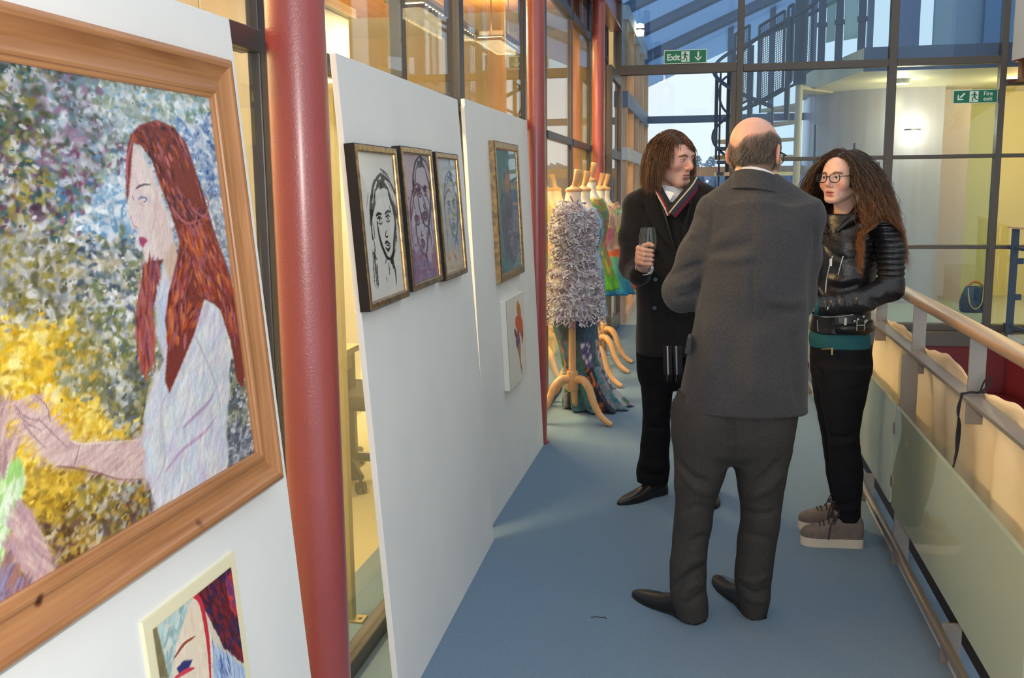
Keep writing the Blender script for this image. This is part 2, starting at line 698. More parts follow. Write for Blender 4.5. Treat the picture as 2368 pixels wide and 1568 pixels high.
c1 = column(609, 751, 0, 'glossy red round column between the big painting board and the portraits board')
c2 = column(1216.6, 1260, 0, 'red round column between the second white board and the dress forms')
c3 = column(1370, 1399.8, 0, 'red round column rising behind the dress forms near the open door')

# red beam along the head of the columns
bm_ = empty('steel_beam', (CX, 5, 3.2), 'red steel beam running over the columns to the end glazing', 'beam')
zb = 3.2
MB().box(CX - .07, CX + .06, -1.5, EY - .06, zb, zb + .018).build('flange', M_RED, bm_)
MB().box(CX - .012, CX + .004, -1.5, EY - .06, zb + .018, zb + .30).build('web', M_RED, bm_)
MB().box(CX - .07, CX + .06, -1.5, EY - .06, zb + .30, zb + .318).build('flange', M_RED, bm_)

# ---- end glazed wall with the doorway
win2 = empty('window_2', (1.0, EY, 0), kind='structure')


def xat(p, py, Y=EY):
    return float(ony(p, py, Y)[0])


def zat(p, py, Y=EY):
    return float(ony(p, py, Y)[2])


xj0, xj1 = xat(1425, 100), xat(1437, 150)
xd = xat(1692, 170)
xm1 = (xat(1704, 150), xat(1719, 150))
xm2 = (xat(2054, 150), xat(2073, 150))
xm3 = (xat(2311, 150), xat(2326, 150))
zd = zat(1570, 171)
ztr = zat(1570, 149)
Z5 = 4.8


def fr(x0, x1, z0, z1, name, d0=-.06, d1=.05, m=M_STEEL2, parent=win2):
    return MB().box(x0, x1, EY + d0, EY + d1, z0, z1).build(name, m, parent, bevel=0.004)


fr(xj0, xj1, 0, Z5, 'jamb')
fr(xm1[0], xm1[1], 0, Z5, 'mullion')
fr(xd, xm1[0], 0, zd, 'jamb')
fr(xj1, xm1[0], zd, ztr, 'door_head')
fr(xm2[0], xm2[1], 0, Z5, 'mullion')
fr(xm3[0], xm3[1], 0, Z5, 'mullion')
fr(4.3, 4.36, 0, 2.7, 'mullion')
rows = [(0.0, 0.07), (.865, .905), (1.80, 1.84), (zat(1900, 160), zat(1900, 143)), (Z5 - .06, Z5)]
bays = [(xm1[1], xm2[0]), (xm2[1], xm3[0])]
for (a, b) in bays:
    for r in rows:
        fr(a, b, r[0], r[1], 'transom')
    for k in range(4):
        MB().box(a, b, EY - .004, EY + .004, rows[k][1], rows[k + 1][0]).build('pane', M_PANEB, win2)
MB().box(xj1, xm1[0], EY - .004, EY + .004, ztr, Z5 - .06).build('pane', M_PANEB, win2)
fr(xj1, xm1[0], Z5 - .06, Z5, 'transom')
# continuation to the right of the corner post, under the bulkhead
for r in rows[:3]:
    fr(xm3[1], 4.3, r[0], r[1], 'transom')
fr(xm3[1], 4.3, 2.52, 2.58, 'transom')
rr = [rows[0], rows[1], rows[2], (2.52, 2.58)]
for k in range(3):
    MB().box(xm3[1], 4.3, EY - .004, EY + .004, rr[k][1], rr[k + 1][0]).build('pane', M_PANE, win2)
# sill plate and red edge beam under the end wall
MB().box(.88, 4.4, EY - .22, EY, -.14, 0.0).build('sill', M_STEEL2, win2)
eb = empty('steel_beam', (2.2, EY - .2, -.7), 'deep red edge beam below the end glazing across the void', 'beam')
MB().box(.9, 4.4, EY - .20, EY - .17, -.62, -.14).build('web', M_DRED, eb)
MB().box(.9, 4.4, EY - .30, EY - .02, -.64, -.62).build('flange', M_DRED, eb)
st(MB().box(.9, 4.4, EY - .02, EY, -3.2, -.64).build('wall_below', mat('dark_brown_grille', srgb(44, 34, 34), 0.6)))

# door leaf standing open against the left glazing
dl = empty('door_1', (xj1, EY - .03, 0), kind='structure')
xa = xj1 - .015
yf = EY - 1.2


def leafbox(y0, y1, z0, z1, nm, m=M_STEEL2, t=.05):
    return MB().box(xa - t / 2, xa + t / 2, y0, y1, z0, z1).build(nm, m, dl, bevel=.004 if m is M_STEEL2 else 0)


zl = zd - .02
leafbox(yf, yf + .09, .01, zl, 'stile')
leafbox(EY - .14, EY - .06, .01, zl, 'stile')
leafbox(yf + .09, EY - .14, zl - .11, zl, 'rail')
leafbox(yf + .09, EY - .14, 1.83, 1.92, 'rail')
leafbox(yf + .09, EY - .14, .01, .16, 'rail')
leafbox(yf + .09, EY - .14, .16, 1.83, 'pane', M_PANE, .008)
leafbox(yf + .09, EY - .14, 1.92, zl - .11, 'pane', M_PANE, .008)
MB().tube([(xa + .03, yf + .05, .95), (xa + .07, yf + .05, .95), (xa + .07, yf + .05, 1.25), (xa + .03, yf + .05, 1.25)], .01, 8).build('handle', M_BRUSH, dl, smooth=True)

# ---- stair tower behind
XL = float(ony(1490, 300, FY)[0])
M_BLUEF = mat('blue_grey_window_frame', srgb(104, 122, 150), 0.5)
M_PALEW = mat('pale_tower_paint', srgb(206, 208, 214), 0.6)
win3 = empty('window_3', (0, FY, 0), kind='structure')
zs0, zs1 = zat(1640, 408, FY), zat(1640, 386, FY)
zt0, zt1 = zat(1580, 284, FY), zat(1580, 268, FY)
XR = 4.4
MB().box(XL - .06, XL + .05, FY - .05, FY + .07, 0, 6).build('corner_post', M_OAKF, win3)
for p in (1689, 1785, 1880, 2010, 2105, 2300):
    x = xat(p, 120, FY)
    MB().box(x - .04, x + .04, FY - .04, FY + .06, 0, 6).build('mullion', M_BLUEF, win3)
MB().box(XL, XR, FY - .04, FY + .05, zs0, zs1).build('sill_rail', M_OAKF, win3)
MB().box(XL, XR, FY - .05, FY + .06, zt0, zt1).build('transom', M_BLUEF, win3)
MB().box(XL, XR, FY - .05, FY + .05, 0, .1).build('transom', M_OAKF, win3)
x_ = [XL + .05, xat(1689, 120, FY) - .04]
MB().box(x_[0], x_[1], FY, FY + .008, .1, zs0).build('pane', M_PANE, win3)
MB().box(x_[0], x_[1], FY, FY + .008, zs1, zt0).build('pane', M_PANE, win3)
MB().box(x_[0], XR, FY, FY + .008, zt1, 6).build('pane', M_PANE, win3)
# left side of the tower
win4 = empty('window_4', (XL, 13, 0), kind='structure')
for y in (EY + .15, EY + 1.1, EY + 2.05, EY + 3.0):
    MB().box(XL - .05, XL + .05, y - .03, y + .03, 0, 3.4).build('mullion', M_OAKF, win4)
MB().box(XL - .04, XL + .06, EY + .1, FY, 1.84, 1.98).build('sill_rail', M_PALEW, win4)
MB().box(XL - .04, XL + .06, EY + .1, FY, zt0 - .05, zt1 + .02).build('transom', M_BLUEF, win4)
MB().box(XL - .04, XL + .06, EY + .1, FY, 0, .12).build('transom', M_OAKF, win4)
MB().box(XL - .04, XL + .06, EY + .1, FY, 3.35, 3.5).build('transom', M_PALEW, win4)
MB().box(XL - .004, XL + .004, EY + .1, FY, .12, 1.84).build('pane', M_PANE, win4)
MB().box(XL - .004, XL + .004, EY + .1, FY, 1.98, 3.35).build('pane', M_PANE, win4)
st(MB().box(XL - .10, XL + .0, EY + .06, EY + .12, 0, 3.5).build('trim_1', M_PALEW))

# sloping roof of the tower with rafters
e0 = ony(1512, 150, FY)
e1 = ony(1835, 0, FY)
sl = float((e1[2] - e0[2]) / (e1[0] - e0[0]))
zr = lambda x: float(e0[2]) + sl * (x - float(e0[0]))
rf = MB()
ra, rb = XL - .9, 5.2
RTL = .45
zq = lambda x, y: zr(x) + (FY - y) * RTL
ya, yb_ = EY + .12, FY + .5


def roofslab(y0, y1, d0, d1):
    return MB().hexa([(ra, y0, zq(ra, y0) + d0), (rb, y0, zq(rb, y0) + d0), (rb, y1, zq(rb, y1) + d0), (ra, y1, zq(ra, y1) + d0),
                      (ra, y0, zq(ra, y0) + d1), (rb, y0, zq(rb, y0) + d1), (rb, y1, zq(rb, y1) + d1), (ra, y1, zq(ra, y1) + d1)])


roof = st(roofslab(ya, yb_, 0, .03).build('ceiling_tower', glass('translucent_roof_sheet', (.8, .9, 1.0), .04, .1, srgb(186, 212, 240), .8, tl=.65)))
for i, y in enumerate(np.arange(EY + .5, FY - .2, .62)):
    roofslab(y, y + .08, -.12, 0).build('rafter', M_BLUEF, roof)

# curved white wall of the stair core, soffit slab above
M_CURV = mat('glossy_lilac_white_wall', srgb(188, 184, 194), 0.22, c2=srgb(182, 174, 182), scale=2, stretch=(4, 4, .3), bump=.05, bscale=10)
cp = curve([(1.36, FY + .1), (1.36, 14.3), (1.55, 13.85), (1.95, 13.55), (2.45, 13.42), (2.92, 13.42)], 40)
wv = MB()
rings = []
for p in cp:
    rings.append(p)
for a, b in zip(rings[:-1], rings[1:]):
    wv.add([(a[0], a[1], 0), (b[0], b[1], 0), (b[0], b[1], 2.75), (a[0], a[1], 2.75)], [(0, 1, 2, 3)])
wv.add([(p[0], p[1], 0) for p in cp] + [(2.92, FY + .1, 0)] + [(p[0], p[1], 2.75) for p in cp] + [(2.92, FY + .1, 2.75)],
       [tuple(range(len(cp) + 1)), tuple(range(2 * len(cp) + 1, len(cp), -1)), (len(cp) - 1, len(cp), 2 * len(cp) + 1, 2 * len(cp))])
st(wv.build('wall_curved', M_CURV, smooth=False, fixn=True))
M_YEL = mat('pale_yellow_wall', srgb(232, 222, 160), 0.5)
M_PEACH = mat('peach_wall', srgb(210, 184, 172), 0.4)
st(MB().box(2.93, 3.35, 13.9, 14.0, 0, 2.75).build('wall_recess', M_PEACH))
st(MB().box(3.35, 4.55, 14.5, 14.6, 0, 2.75).build('wall_corridor', M_YEL))
st(MB().box(4.5, 4.6, EY, 14.6, 0, 2.75).build('wall_right', M_YEL))
sb = [(xat(1995, 195, 11.35), 11.35), (4.6, 11.35), (4.6, FY), (1.3, FY), (xat(1850, 250, 14.0), 14.0), (xat(1920, 225, 12.6), 12.55)]
sm = MB().prism([(x, y, 2.75) for x, y in sb], (0, 0, .24))
st(sm.build('ceiling_soffit', mat('cream_soffit', srgb(232, 222, 190), 0.5), fixn=True))

MB().box(sb[0][0], 4.6, 11.32, 11.349, 2.74, 2.99).build('trim_2', mat('slate_fascia', srgb(96, 110, 136), .5), None)['kind'] = 'structure'

# wall lamps
def wall_lamp(p, label, e, r=.11, half=False, colr=(1, .82, .5), es=9):
    t = empty('wall_lamp', p, label, 'lamp')
    me = mat('lit_lamp_glass_%d' % es, (1, .9, .7), .4, emit=(1, .84, .55), estr=es)
    MB().box(p[0] - .05, p[0] + .05, p[1] + .06, p[1] + .09, p[2] - .08, p[2] + .08).build('back_plate', M_PALEW, t, bevel=.01)
    prof = [(r * .85 * math.sin(a), -r * 1.25 * math.cos(a)) for a in np.linspace(0.02, math.pi - .02, 14)]
    MB().lathe(prof, 20, p).build('shade', me, t, smooth=True)
    MB().lathe([(r * .88, -.012), (r * .88, .012)], 20, p).build('band', M_STEEL2, t)
    L = light('lamp_bulb', 'POINT', (p[0], p[1] - r - .08, p[2]), e, colr, .08)
    L.parent = t
    L.location = Vector(L.location) - ORG[t.name]
    return t


lw_ = ony(2110, 300, 13.25)
wall_lamp(tuple(float(a) for a in lw_), 'bright oval wall lamp on the curved white wall behind the glass', 3, .11, es=30)
lw2 = ony(1480, 68, 12.3)
wall_lamp((float(lw2[0]), 12.3, float(lw2[2])), 'round banded wall lamp high on the tower side wall', 2, .06, es=5)
for (x, y, e, lb) in ((3.7, 12.6, 45, 'round downlight in the soffit before the yellow corridor wall'), (2.2, 12.4, 12, 'round downlight in the soffit above the curved white wall')):
    t = empty('ceiling_light', (x, y, 2.70), lb, 'light', 'soffit downlights')
    MB().lathe([(.10, 0), (.10, .05)], 24, (x, y, 2.70)).build('rim', M_PALEW, t)
    MB().lathe([(.085, -.004), (.085, .0)], 24, (x, y, 2.70)).build('lens', mat('lit_diffuser2', (1, .9, .6), .5, emit=(1, .8, .4), estr=8), t)
    L = light('lamp_down', 'POINT', (x, y, 2.60), e, (1, .78, .36), .08)
    L.parent = t
    L.location = Vector(L.location) - ORG[t.name]

# upper level: walls and glass balustrade on the slab
M_UPW = mat('blue_grey_upper_wall', srgb(128, 156, 184), .5)
M_UPW2 = mat('pale_upper_wall', srgb(190, 204, 216), .5)
zz = 2.99
st(MB().box(xat(2160, 80, 13.4), xat(2200, 80, 13.4), 13.4, 13.5, zz, 5).build('wall_upper', mat('slate_blue_upper_wall', srgb(140, 166, 186), .5)))
st(MB().box(xat(2200, 80, 13.4), xat(2275, 80, 13.4), 13.4, 13.5, zz, 5).build('wall_upper', M_UPW))
st(MB().box(xat(2275, 80, 13.3), 4.6, 13.3, 13.4, zz, 5).build('wall_upper', mat('deep_blue_upper_wall', srgb(88, 130, 176), .5)))
st(MB().box(xat(2078, 80, 14.2), xat(2126, 80, 14.2), 14.2, 14.3, zz, 5).build('wall_upper', mat('grey_lilac_upper_wall', srgb(116, 134, 172), .5)))
bal = empty('balustrade', (2.0, 11.6, zz), 'dark posts with frosted glass panels on the upper landing edge', 'balustrade')
ed = [(1900, 11.9), (1940, 11.75), (1992, 11.6)]
M_DKB = mat('dark_blue_grey_steel', srgb(62, 78, 100), .45, .3)
pp = []
for (p, y) in ed:
    x = xat(p, 90, y)
    pp.append((x, y))
    MB().box(x - .04, x + .04, y - .015, y + .015, 2.85, 4.15).build('post', M_DKB, bal)
    for zc in (3.3, 3.75):
        MB().box(x - .055, x + .055, y - .03, y + .0, zc, zc + .05).build('clip', M_DKB, bal)
M_FROST0 = glass('frosted_green_glass_far', (.8, .9, .88), .06, .05, srgb(150, 180, 180), .55)
for a, b in zip(pp[:-1], pp[1:]):
    MB().bar((a[0] + .05, a[1] - .02, 3.5), (b[0] - .05, b[1] - .02, 3.5), .01, .75).build('glass_panel', M_FROST0, bal)
MB().tube([(pp[0][0], pp[0][1], 4.17), (pp[-1][0] + 1.5, 11.45, 4.17)], .025, 8).build('handrail', M_DKB, bal)

# right side of the atrium: bulkhead, red beam, opposite wall
dirv = Vector((math.sin(math.radians(9.4)), -math.cos(math.radians(9.4)), 0))
b0 = Vector((xm3[1] + .03, EY - .08, 0))
nrm = Vector((dirv.y * -1, dirv.x, 0))
if nrm.x < 0:
    nrm = -nrm


def slab(z0, z1, off0, off1, ln=9.0, st0=0.0):
    a = b0 + dirv * st0
    p = [a + nrm * off0, a + nrm * off1, a + dirv * ln + nrm * off1, a + dirv * ln + nrm * off0]
    return MB().hexa([(*q.xy, z0) for q in p] + [(*q.xy, z1) for q in p])


z_b = zat(2334, 143)
st(slab(z_b, 4.8, 0, .3).build('wall_bulkhead', mat('cream_bulkhead', srgb(222, 216, 206), .6), fixn=True))
rb_ = empty('steel_beam', (b0.x, b0.y, z_b - .25), 'red steel beam under the cream bulkhead beyond the void', 'beam')
slab(z_b - .012, z_b, -.0, .16).build('flange', M_DRED, rb_, fixn=True)
slab(z_b - .2, z_b - .012, .07, .085).build('web', M_DRED, rb_, fixn=True)
slab(z_b - .215, z_b - .2, -.02, .17).build('flange', M_DRED, rb_, fixn=True)
rb2 = empty('steel_beam', (b0.x, b0.y, -.62), 'deep red floor edge beam on the far side of the void', 'beam')
slab(-.62, -.05, .06, .09, st0=.2).build('web', M_DRED, rb2, fixn=True)
slab(-.64, -.62, -.05, .2, st0=.2).build('flange', M_DRED, rb2, fixn=True)
st(slab(-.05, 0, .05, 2.2, st0=.2).build('floor', M_VINYL, fixn=True))
bo = b0 + nrm * 2.2
ow = slab(-3.2, 5.2, 2.2, 2.3, 13.0, -.5)
st(ow.build('wall_opposite', mat('opposite_wall_paint', srgb(196, 190, 182), .6), fixn=True))
b2 = empty('balustrade', (b0.x + .1, b0.y - .4, 0), 'dark post balustrade on the landing beyond the void', 'balustrade')
for k in range(4):
    q = b0 + nrm * .10 + dirv * (.12 + k * .9)
    MB().box(q.x - .035, q.x + .035, q.y - .012, q.y + .012, -.02, 1.08).build('post', M_DKB, b2)
    for zc in (.35, .72):
        MB().box(q.x + .035, q.x + .09, q.y - .02, q.y + .02, zc, zc + .06).build('clip', M_DKB, b2)
a_, c_ = b0 + nrm * .10 + dirv * .0, b0 + nrm * .10 + dirv * 3.2
MB().bar((a_.x, a_.y, 1.09), (c_.x, c_.y, 1.09), .06, .02).build('handrail', M_OAKF, b2)
MB().bar((a_.x, a_.y, .88), (c_.x, c_.y, .88), .02, .03).build('mid_rail', M_DKB, b2)
MB().bar((a_.x, a_.y, .08), (c_.x, c_.y, .08), .02, .03).build('base_rail', M_DKB, b2)

# ================================================================== display boards and pictures
class Plane:
    """flat panel frame: P bottom-near corner, U along, V up, N out (unit); lengths lu, lv"""

    def __init__(s, P, U, V):
        s.P = np.array(P, float)
        s.lu = np.linalg.norm(U)
        s.lv = np.linalg.norm(V)
        s.U = np.array(U, float) / s.lu
        s.V = np.array(V, float) / s.lv
        n = np.cross(s.U, s.V)
        s.N = n / np.linalg.norm(n)
        if s.N[0] < 0:
            s.N = -s.N

    def at(s, u, v, n=0.0):
        return s.P + s.U * u + s.V * v + s.N * n

    def uv(s, px, py, n=0.0):
        q = onpl(px, py, s.P + s.N * n, s.N) - s.P
        return float(q @ s.U), float(q @ s.V)


def pbox(pl, u0, u1, v0, v1, n0, n1):
    return MB().hexa([pl.at(u0, v0, n0), pl.at(u1, v0, n0), pl.at(u1, v0, n1), pl.at(u0, v0, n1),
                      pl.at(u0, v1, n0), pl.at(u1, v1, n0), pl.at(u1, v1, n1), pl.at(u0, v1, n1)])


BT = .018
# near board (big painting), middle board (portraits), far board
P1 = Plane((-.811, .30, 0), (0, 1.62, 0), (-.152, 0, 1.897))
P2 = Plane((-.862, 2.585, 0), (-.036, 1.475, 0), (-.130, 0, 1.916))
P3 = Plane((-.946, 4.20, 0), (.004, 1.49, 0), (-.086, 0, 1.932))
for pl, lb in ((P1, 'white leaning board carrying the big wood framed painting'),
               (P2, 'white leaning board with three framed face portraits in a row'),
               (P3, 'white leaning board with a teal framed picture and small orange canvas')):
    tag(pbox(pl, 0, pl.lu, 0, pl.lv, -BT, 0).build('display_board', M_WHITE, fixn=True, bevel=.002), lb, 'display board', 'white display boards')
# strap edge between the boards with clip screws
tag(pbox(P3, -.03, .0, 0.25, 1.9, -.012, .004).build('edge_strip', M_WHITE, fixn=True), 'narrow white strip joining the two white boards', 'strip')


class Art:
    def __init__(s, pl, u0, u1, v0, v1, n, du, dv, bgc=(240, 240, 238)):
        s.pl, s.u0, s.u1, s.v0, s.v1, s.n = pl, u0, u1, v0, v1, n
        s.W = max(2, int((u1 - u0) / du))
        s.H = max(2, int((v1 - v0) / dv))
        s.im = np.tile(np.array(bgc, float), (s.H, s.W, 1))
        s.gx, s.gy = np.meshgrid(np.arange(s.W), np.arange(s.H))

    def px(s, x, y):
        u, v = s.pl.uv(x, y, s.n)
        return ((u - s.u0) / (s.u1 - s.u0) * s.W, (s.v1 - v) / (s.v1 - s.v0) * s.H)

    def blend(s, mask, c):
        s.im = s.im * (1 - mask[..., None]) + np.array(c, float) * mask[..., None]

    def mask(s, pts, photo=True):
        P = [s.px(*p) for p in pts] if photo else pts
        inside = np.zeros((s.H, s.W), bool)
        n = len(P)
        for i in range(n):
            x0, y0 = P[i]
            x1, y1 = P[(i + 1) % n]
            if abs(y1 - y0) < 1e-9:
                continue
            c = ((y0 > s.gy) != (y1 > s.gy)) & (s.gx < (x1 - x0) * (s.gy - y0) / (y1 - y0) + x0)
            inside ^= c
        return inside.astype(float)

    def poly(s, pts, c, a=1.0, photo=True, soft=0):
        m = s.mask(pts, photo)
        for _ in range(soft):
            m = (m + np.roll(m, 1, 0) + np.roll(m, -1, 0) + np.roll(m, 1, 1) + np.roll(m, -1, 1)) / 5
        s.blend(m * a, c)
        return m

    def dab(s, x, y, rx, ry, ang, c, a=1.0):
        R = int(max(rx, ry)) + 2
        x0, x1 = max(0, int(x) - R), min(s.W, int(x) + R + 1)
        y0, y1 = max(0, int(y) - R), min(s.H, int(y) + R + 1)
        if x0 >= x1 or y0 >= y1:
            return
        dx = s.gx[y0:y1, x0:x1] - x
        dy = s.gy[y0:y1, x0:x1] - y
        ca, sa = math.cos(ang), math.sin(ang)
        e = ((dx * ca + dy * sa) / rx) ** 2 + ((-dx * sa + dy * ca) / ry) ** 2
        m = np.clip((1.25 - e) * 2.0, 0, 1)[..., None] * a
        s.im[y0:y1, x0:x1] = s.im[y0:y1, x0:x1] * (1 - m) + np.array(c, float) * m

    def stroke(s, pts, wd, c, a=1.0, photo=True, jit=0.0, step=.6):
        """wd in metres; tapering brush stroke along a curve"""
        P = [s.px(*p) for p in pts] if photo else pts
        P = [np.array(p) for p in P]
        L = sum(np.linalg.norm(b - a_) for a_, b in zip(P[:-1], P[1:]))
        sc = s.H / (s.v1 - s.v0)
        sx_ = s.W / (s.u1 - s.u0)
        C = curve(P, max(4, int(L / step))) if len(P) > 2 else [P[0] + (P[1] - P[0]) * t for t in np.linspace(0, 1, max(3, int(L / step)))]
        N = len(C)
        for i, q in enumerate(C):
            k = i / max(1, N - 1)
            w_ = wd * (0.45 + 0.55 * math.sin(math.pi * min(1, k * .9 + .1))) * (1 + jit * rnd.uniform(-1, 1))
            s.dab(q[0], q[1], max(.55, w_ * sx_ / 2), max(.55, w_ * sc / 2), 0, c, a)

    def smooth(s, k):
        for _ in range(k):
            s.im = (s.im * 2 + np.roll(s.im, 1, 0) + np.roll(s.im, -1, 0) + np.roll(s.im, 1, 1) + np.roll(s.im, -1, 1)) / 6

    def smooth_in(s, m, k):
        keep = s.im.copy()
        s.smooth(k)
        s.im = keep * (1 - m[..., None]) + s.im * m[..., None]

    def build(s, name, m, parent):
        H, W = s.H, s.W
        us = np.linspace(s.u0, s.u1, W)
        vs = np.linspace(s.v1, s.v0, H)
        uu, vv = np.meshgrid(us, vs)
        V = s.pl.P + uu[..., None] * s.pl.U + vv[..., None] * s.pl.V + s.n * s.pl.N
        V = V.reshape(-1, 3) - np.array(ORG[parent.name])
        idx = np.arange(H * W).reshape(H, W)
        F = np.stack([idx[1:, :-1], idx[1:, 1:], idx[:-1, 1:], idx[:-1, :-1]], -1).reshape(-1, 4)
        me = bpy.data.meshes.new(name)
        fast_mesh(me, V, F)
        me.materials.append(m)
        c = np.clip(s.im.reshape(-1, 3), 0, 255) / 255
        set_cols(me, np.where(c <= .04045, c / 12.92, ((c + .055) / 1.055) ** 2.4))
        o = bpy.data.objects.new(name, me)
        col.objects.link(o)
        o.parent = parent
        ORG[o.name] = ORG[parent.name]
        return o


def fast_mesh(me, V, F):
    V = np.asarray(V, np.float32)
    F = np.asarray(F, np.int32)
    k = F.shape[1]
    me.vertices.add(len(V))
    me.vertices.foreach_set('co', V.ravel())
    me.loops.add(F.size)
    me.loops.foreach_set('vertex_index', F.ravel())
    me.polygons.add(len(F))
    me.polygons.foreach_set('loop_start', np.arange(0, F.size, k, dtype=np.int32))
    me.polygons.foreach_set('loop_total', np.full(len(F), k, np.int32))
    me.update(calc_edges=True)
    me.validate()


M_OIL = mat('oil_paint_canvas', (.8, .8, .8), .38, attr='Col', bump=.5, bscale=90)
M_INK = mat('ink_on_paper', (.8, .8, .8), .6, attr='Col')


def rails(pl, u0, u1, v0, v1, prof, m, parent, names=('bottom_rail', 'side_rail', 'top_rail', 'side_rail')):
    """mitred picture-frame members; prof = [(inset, height)] from the outer edge"""
    cs = [(u0, v0, 1, 1), (u1, v0, -1, 1), (u1, v1, -1, -1), (u0, v1, 1, -1)]
    for k in range(4):
        a, b = cs[k], cs[(k + 1) % 4]
        ra_ = [pl.at(a[0] + a[2] * d, a[1] + a[3] * d, hh) for d, hh in prof]
        rb__ = [pl.at(b[0] + b[2] * d, b[1] + b[3] * d, hh) for d, hh in prof]
        mm = m[k] if isinstance(m, (list, tuple)) else m
        MB().loft([ra_, rb__]).build(names[k], mm, parent, fixn=True)


# ---- the big painting
u_of = lambda Y: Y - .30
vz = P1.lv / 1.897
bp_ = empty('painting', (-.83, 1.15, .96), 'large oil painting of a red haired girl in a broad pine frame', 'painting')
M_PF = [wood('pine_frame_long', srgb(150, 98, 58), srgb(186, 132, 88), 3.0, (8, .8, 14), .38,
             knots=[((float(P1.at(*P1.uv(x_k, y_k, .018), .018)[0]) + .83, float(P1.at(*P1.uv(x_k, y_k, .018), .018)[1]) - 1.15, float(P1.at(*P1.uv(x_k, y_k, .018), .018)[2]) - .96), ks)
                    for x_k, y_k, ks in ((452, 1217, .014), (90, 1388, .011), (143, 1453, .013), (300, 92, .005))]),
        wood('pine_frame_side', srgb(150, 98, 58), srgb(186, 132, 88), 3.0, (8, 14, .8), .38)]
fu0, fu1, fv0, fv1 = u_of(.46), u_of(1.850), .950 * vz, 1.803 * vz
prof = [(0, .002), (0, .040), (.004, .046), (.012, .049), (.020, .047), (.024, .041), (.030, .036), (.040, .029), (.052, .025), (.064, .026), (.070, .031), (.076, .033), (.082, .031), (.084, .026), (.090, .024), (.093, .020), (.093, .002)]
prof = [(d * .84, hh * .62 + .001) for d, hh in prof]
rails(P1, fu0, fu1, fv0, fv1, prof, [M_PF[0], M_PF[1], M_PF[0], M_PF[1]], bp_)
A = Art(P1, fu0 + .074, fu1 - .074, fv0 + .074, fv1 - .074, .009, .0027, .0018, (150, 160, 160))
anch = [((40, 230), [(70, 80, 50), (60, 90, 90), (90, 70, 90), (200, 200, 210), (120, 110, 50)]),
        ((160, 260), [(110, 140, 160), (200, 205, 215), (80, 90, 80), (150, 120, 150)]),
        ((300, 220), [(225, 230, 235), (120, 160, 190), (190, 200, 205), (140, 150, 130)]),
        ((430, 215), [(235, 238, 240), (150, 190, 220), (130, 160, 140), (225, 225, 230)]),
        ((480, 330), [(70, 110, 170), (225, 230, 238), (120, 150, 190), (200, 210, 225)]),
        ((60, 450), [(60, 90, 95), (200, 200, 205), (90, 60, 80), (150, 140, 60)]),
        ((180, 420), [(190, 195, 210), (110, 130, 100), (120, 70, 100), (80, 120, 160)]),
        ((250, 470), [(235, 238, 242), (100, 150, 190), (190, 205, 220), (215, 215, 225)]),
        ((520, 560), [(225, 228, 232), (120, 130, 140), (160, 175, 200)]),
        ((90, 650), [(150, 138, 70), (205, 202, 200), (96, 94, 66), (150, 152, 156)]),
        ((250, 640), [(120, 130, 90), (225, 225, 230), (70, 90, 110), (180, 170, 150)]),
        ((290, 780), [(225, 225, 228), (110, 120, 70), (90, 100, 120), (160, 150, 90)]),
        ((60, 830), [(240, 200, 60), (220, 170, 40), (245, 225, 140), (180, 150, 60)]),
        ((200, 860), [(196, 160, 56), (120, 116, 70), (126, 130, 100), (214, 208, 190)]),
        ((270, 900), [(90, 90, 70), (110, 120, 130), (150, 140, 80), (210, 210, 205)]),
        ((100, 980), [(245, 205, 70), (235, 180, 30), (250, 225, 130)]),
        ((200, 985), [(240, 195, 60), (245, 220, 120), (205, 160, 50)]),
        ((140, 1110), [(190, 150, 40), (150, 120, 40), (230, 190, 70)]),
        ((230, 1130), [(150, 130, 60), (190, 160, 60), (100, 80, 50), (215, 205, 190)]),
        ((170, 1240), [(130, 110, 50), (170, 130, 40), (90, 60, 50), (200, 180, 150)]),
        ((290, 1200), [(110, 100, 60), (190, 150, 60), (90, 60, 70), (180, 180, 180)]),
        ((560, 950), [(70, 80, 95), (215, 218, 222), (110, 115, 110), (150, 150, 120)]),
        ((550, 1030), [(80, 90, 110), (200, 205, 210), (120, 120, 130)])]
AP = np.array([A.px(*p) for p, _ in anch])
for i in range(21000):
    x, y = rnd.uniform(0, A.W), rnd.uniform(0, A.H)
    d = np.hypot((AP[:, 0] - x), (AP[:, 1] - y)) * np.array([rnd.uniform(.7, 1.4) for _ in anch])
    c = np.array(rnd.choice(anch[int(d.argmin())][1])) + rnd.uniform(-30, 20)
    r = rnd.uniform(4, 9) if i < 5000 else (rnd.uniform(2.2, 4.6) if i < 13000 else rnd.uniform(.8, 2.2))
    A.dab(x, y, r * .8, r * rnd.uniform(1.0, 1.9), rnd.uniform(0, 3.1), c, rnd.uniform(.35, .9))
    if i == 13000:
        A.smooth(1)


Z2 = lambda pts: [(a / 1.96, 768 + b / 1.96) for a, b in pts]
Z1 = lambda pts: [(a / 1.96, b / 1.96) for a, b in pts]


def shade_in(mask, pal, n, ln, ang, wd, a=.6):
    ys, xs = np.nonzero(mask > .5)
    if len(xs) == 0:
        return
    for _ in range(n):
        k = rnd.randrange(len(xs))
        an = ang(xs[k], ys[k]) if callable(ang) else ang + rnd.uniform(-.25, .25)
        A.dab(xs[k], ys[k], wd * rnd.uniform(.6, 1.3), ln * rnd.uniform(.5, 1.4), an, np.array(rnd.choice(pal)) + rnd.uniform(-10, 10), a)


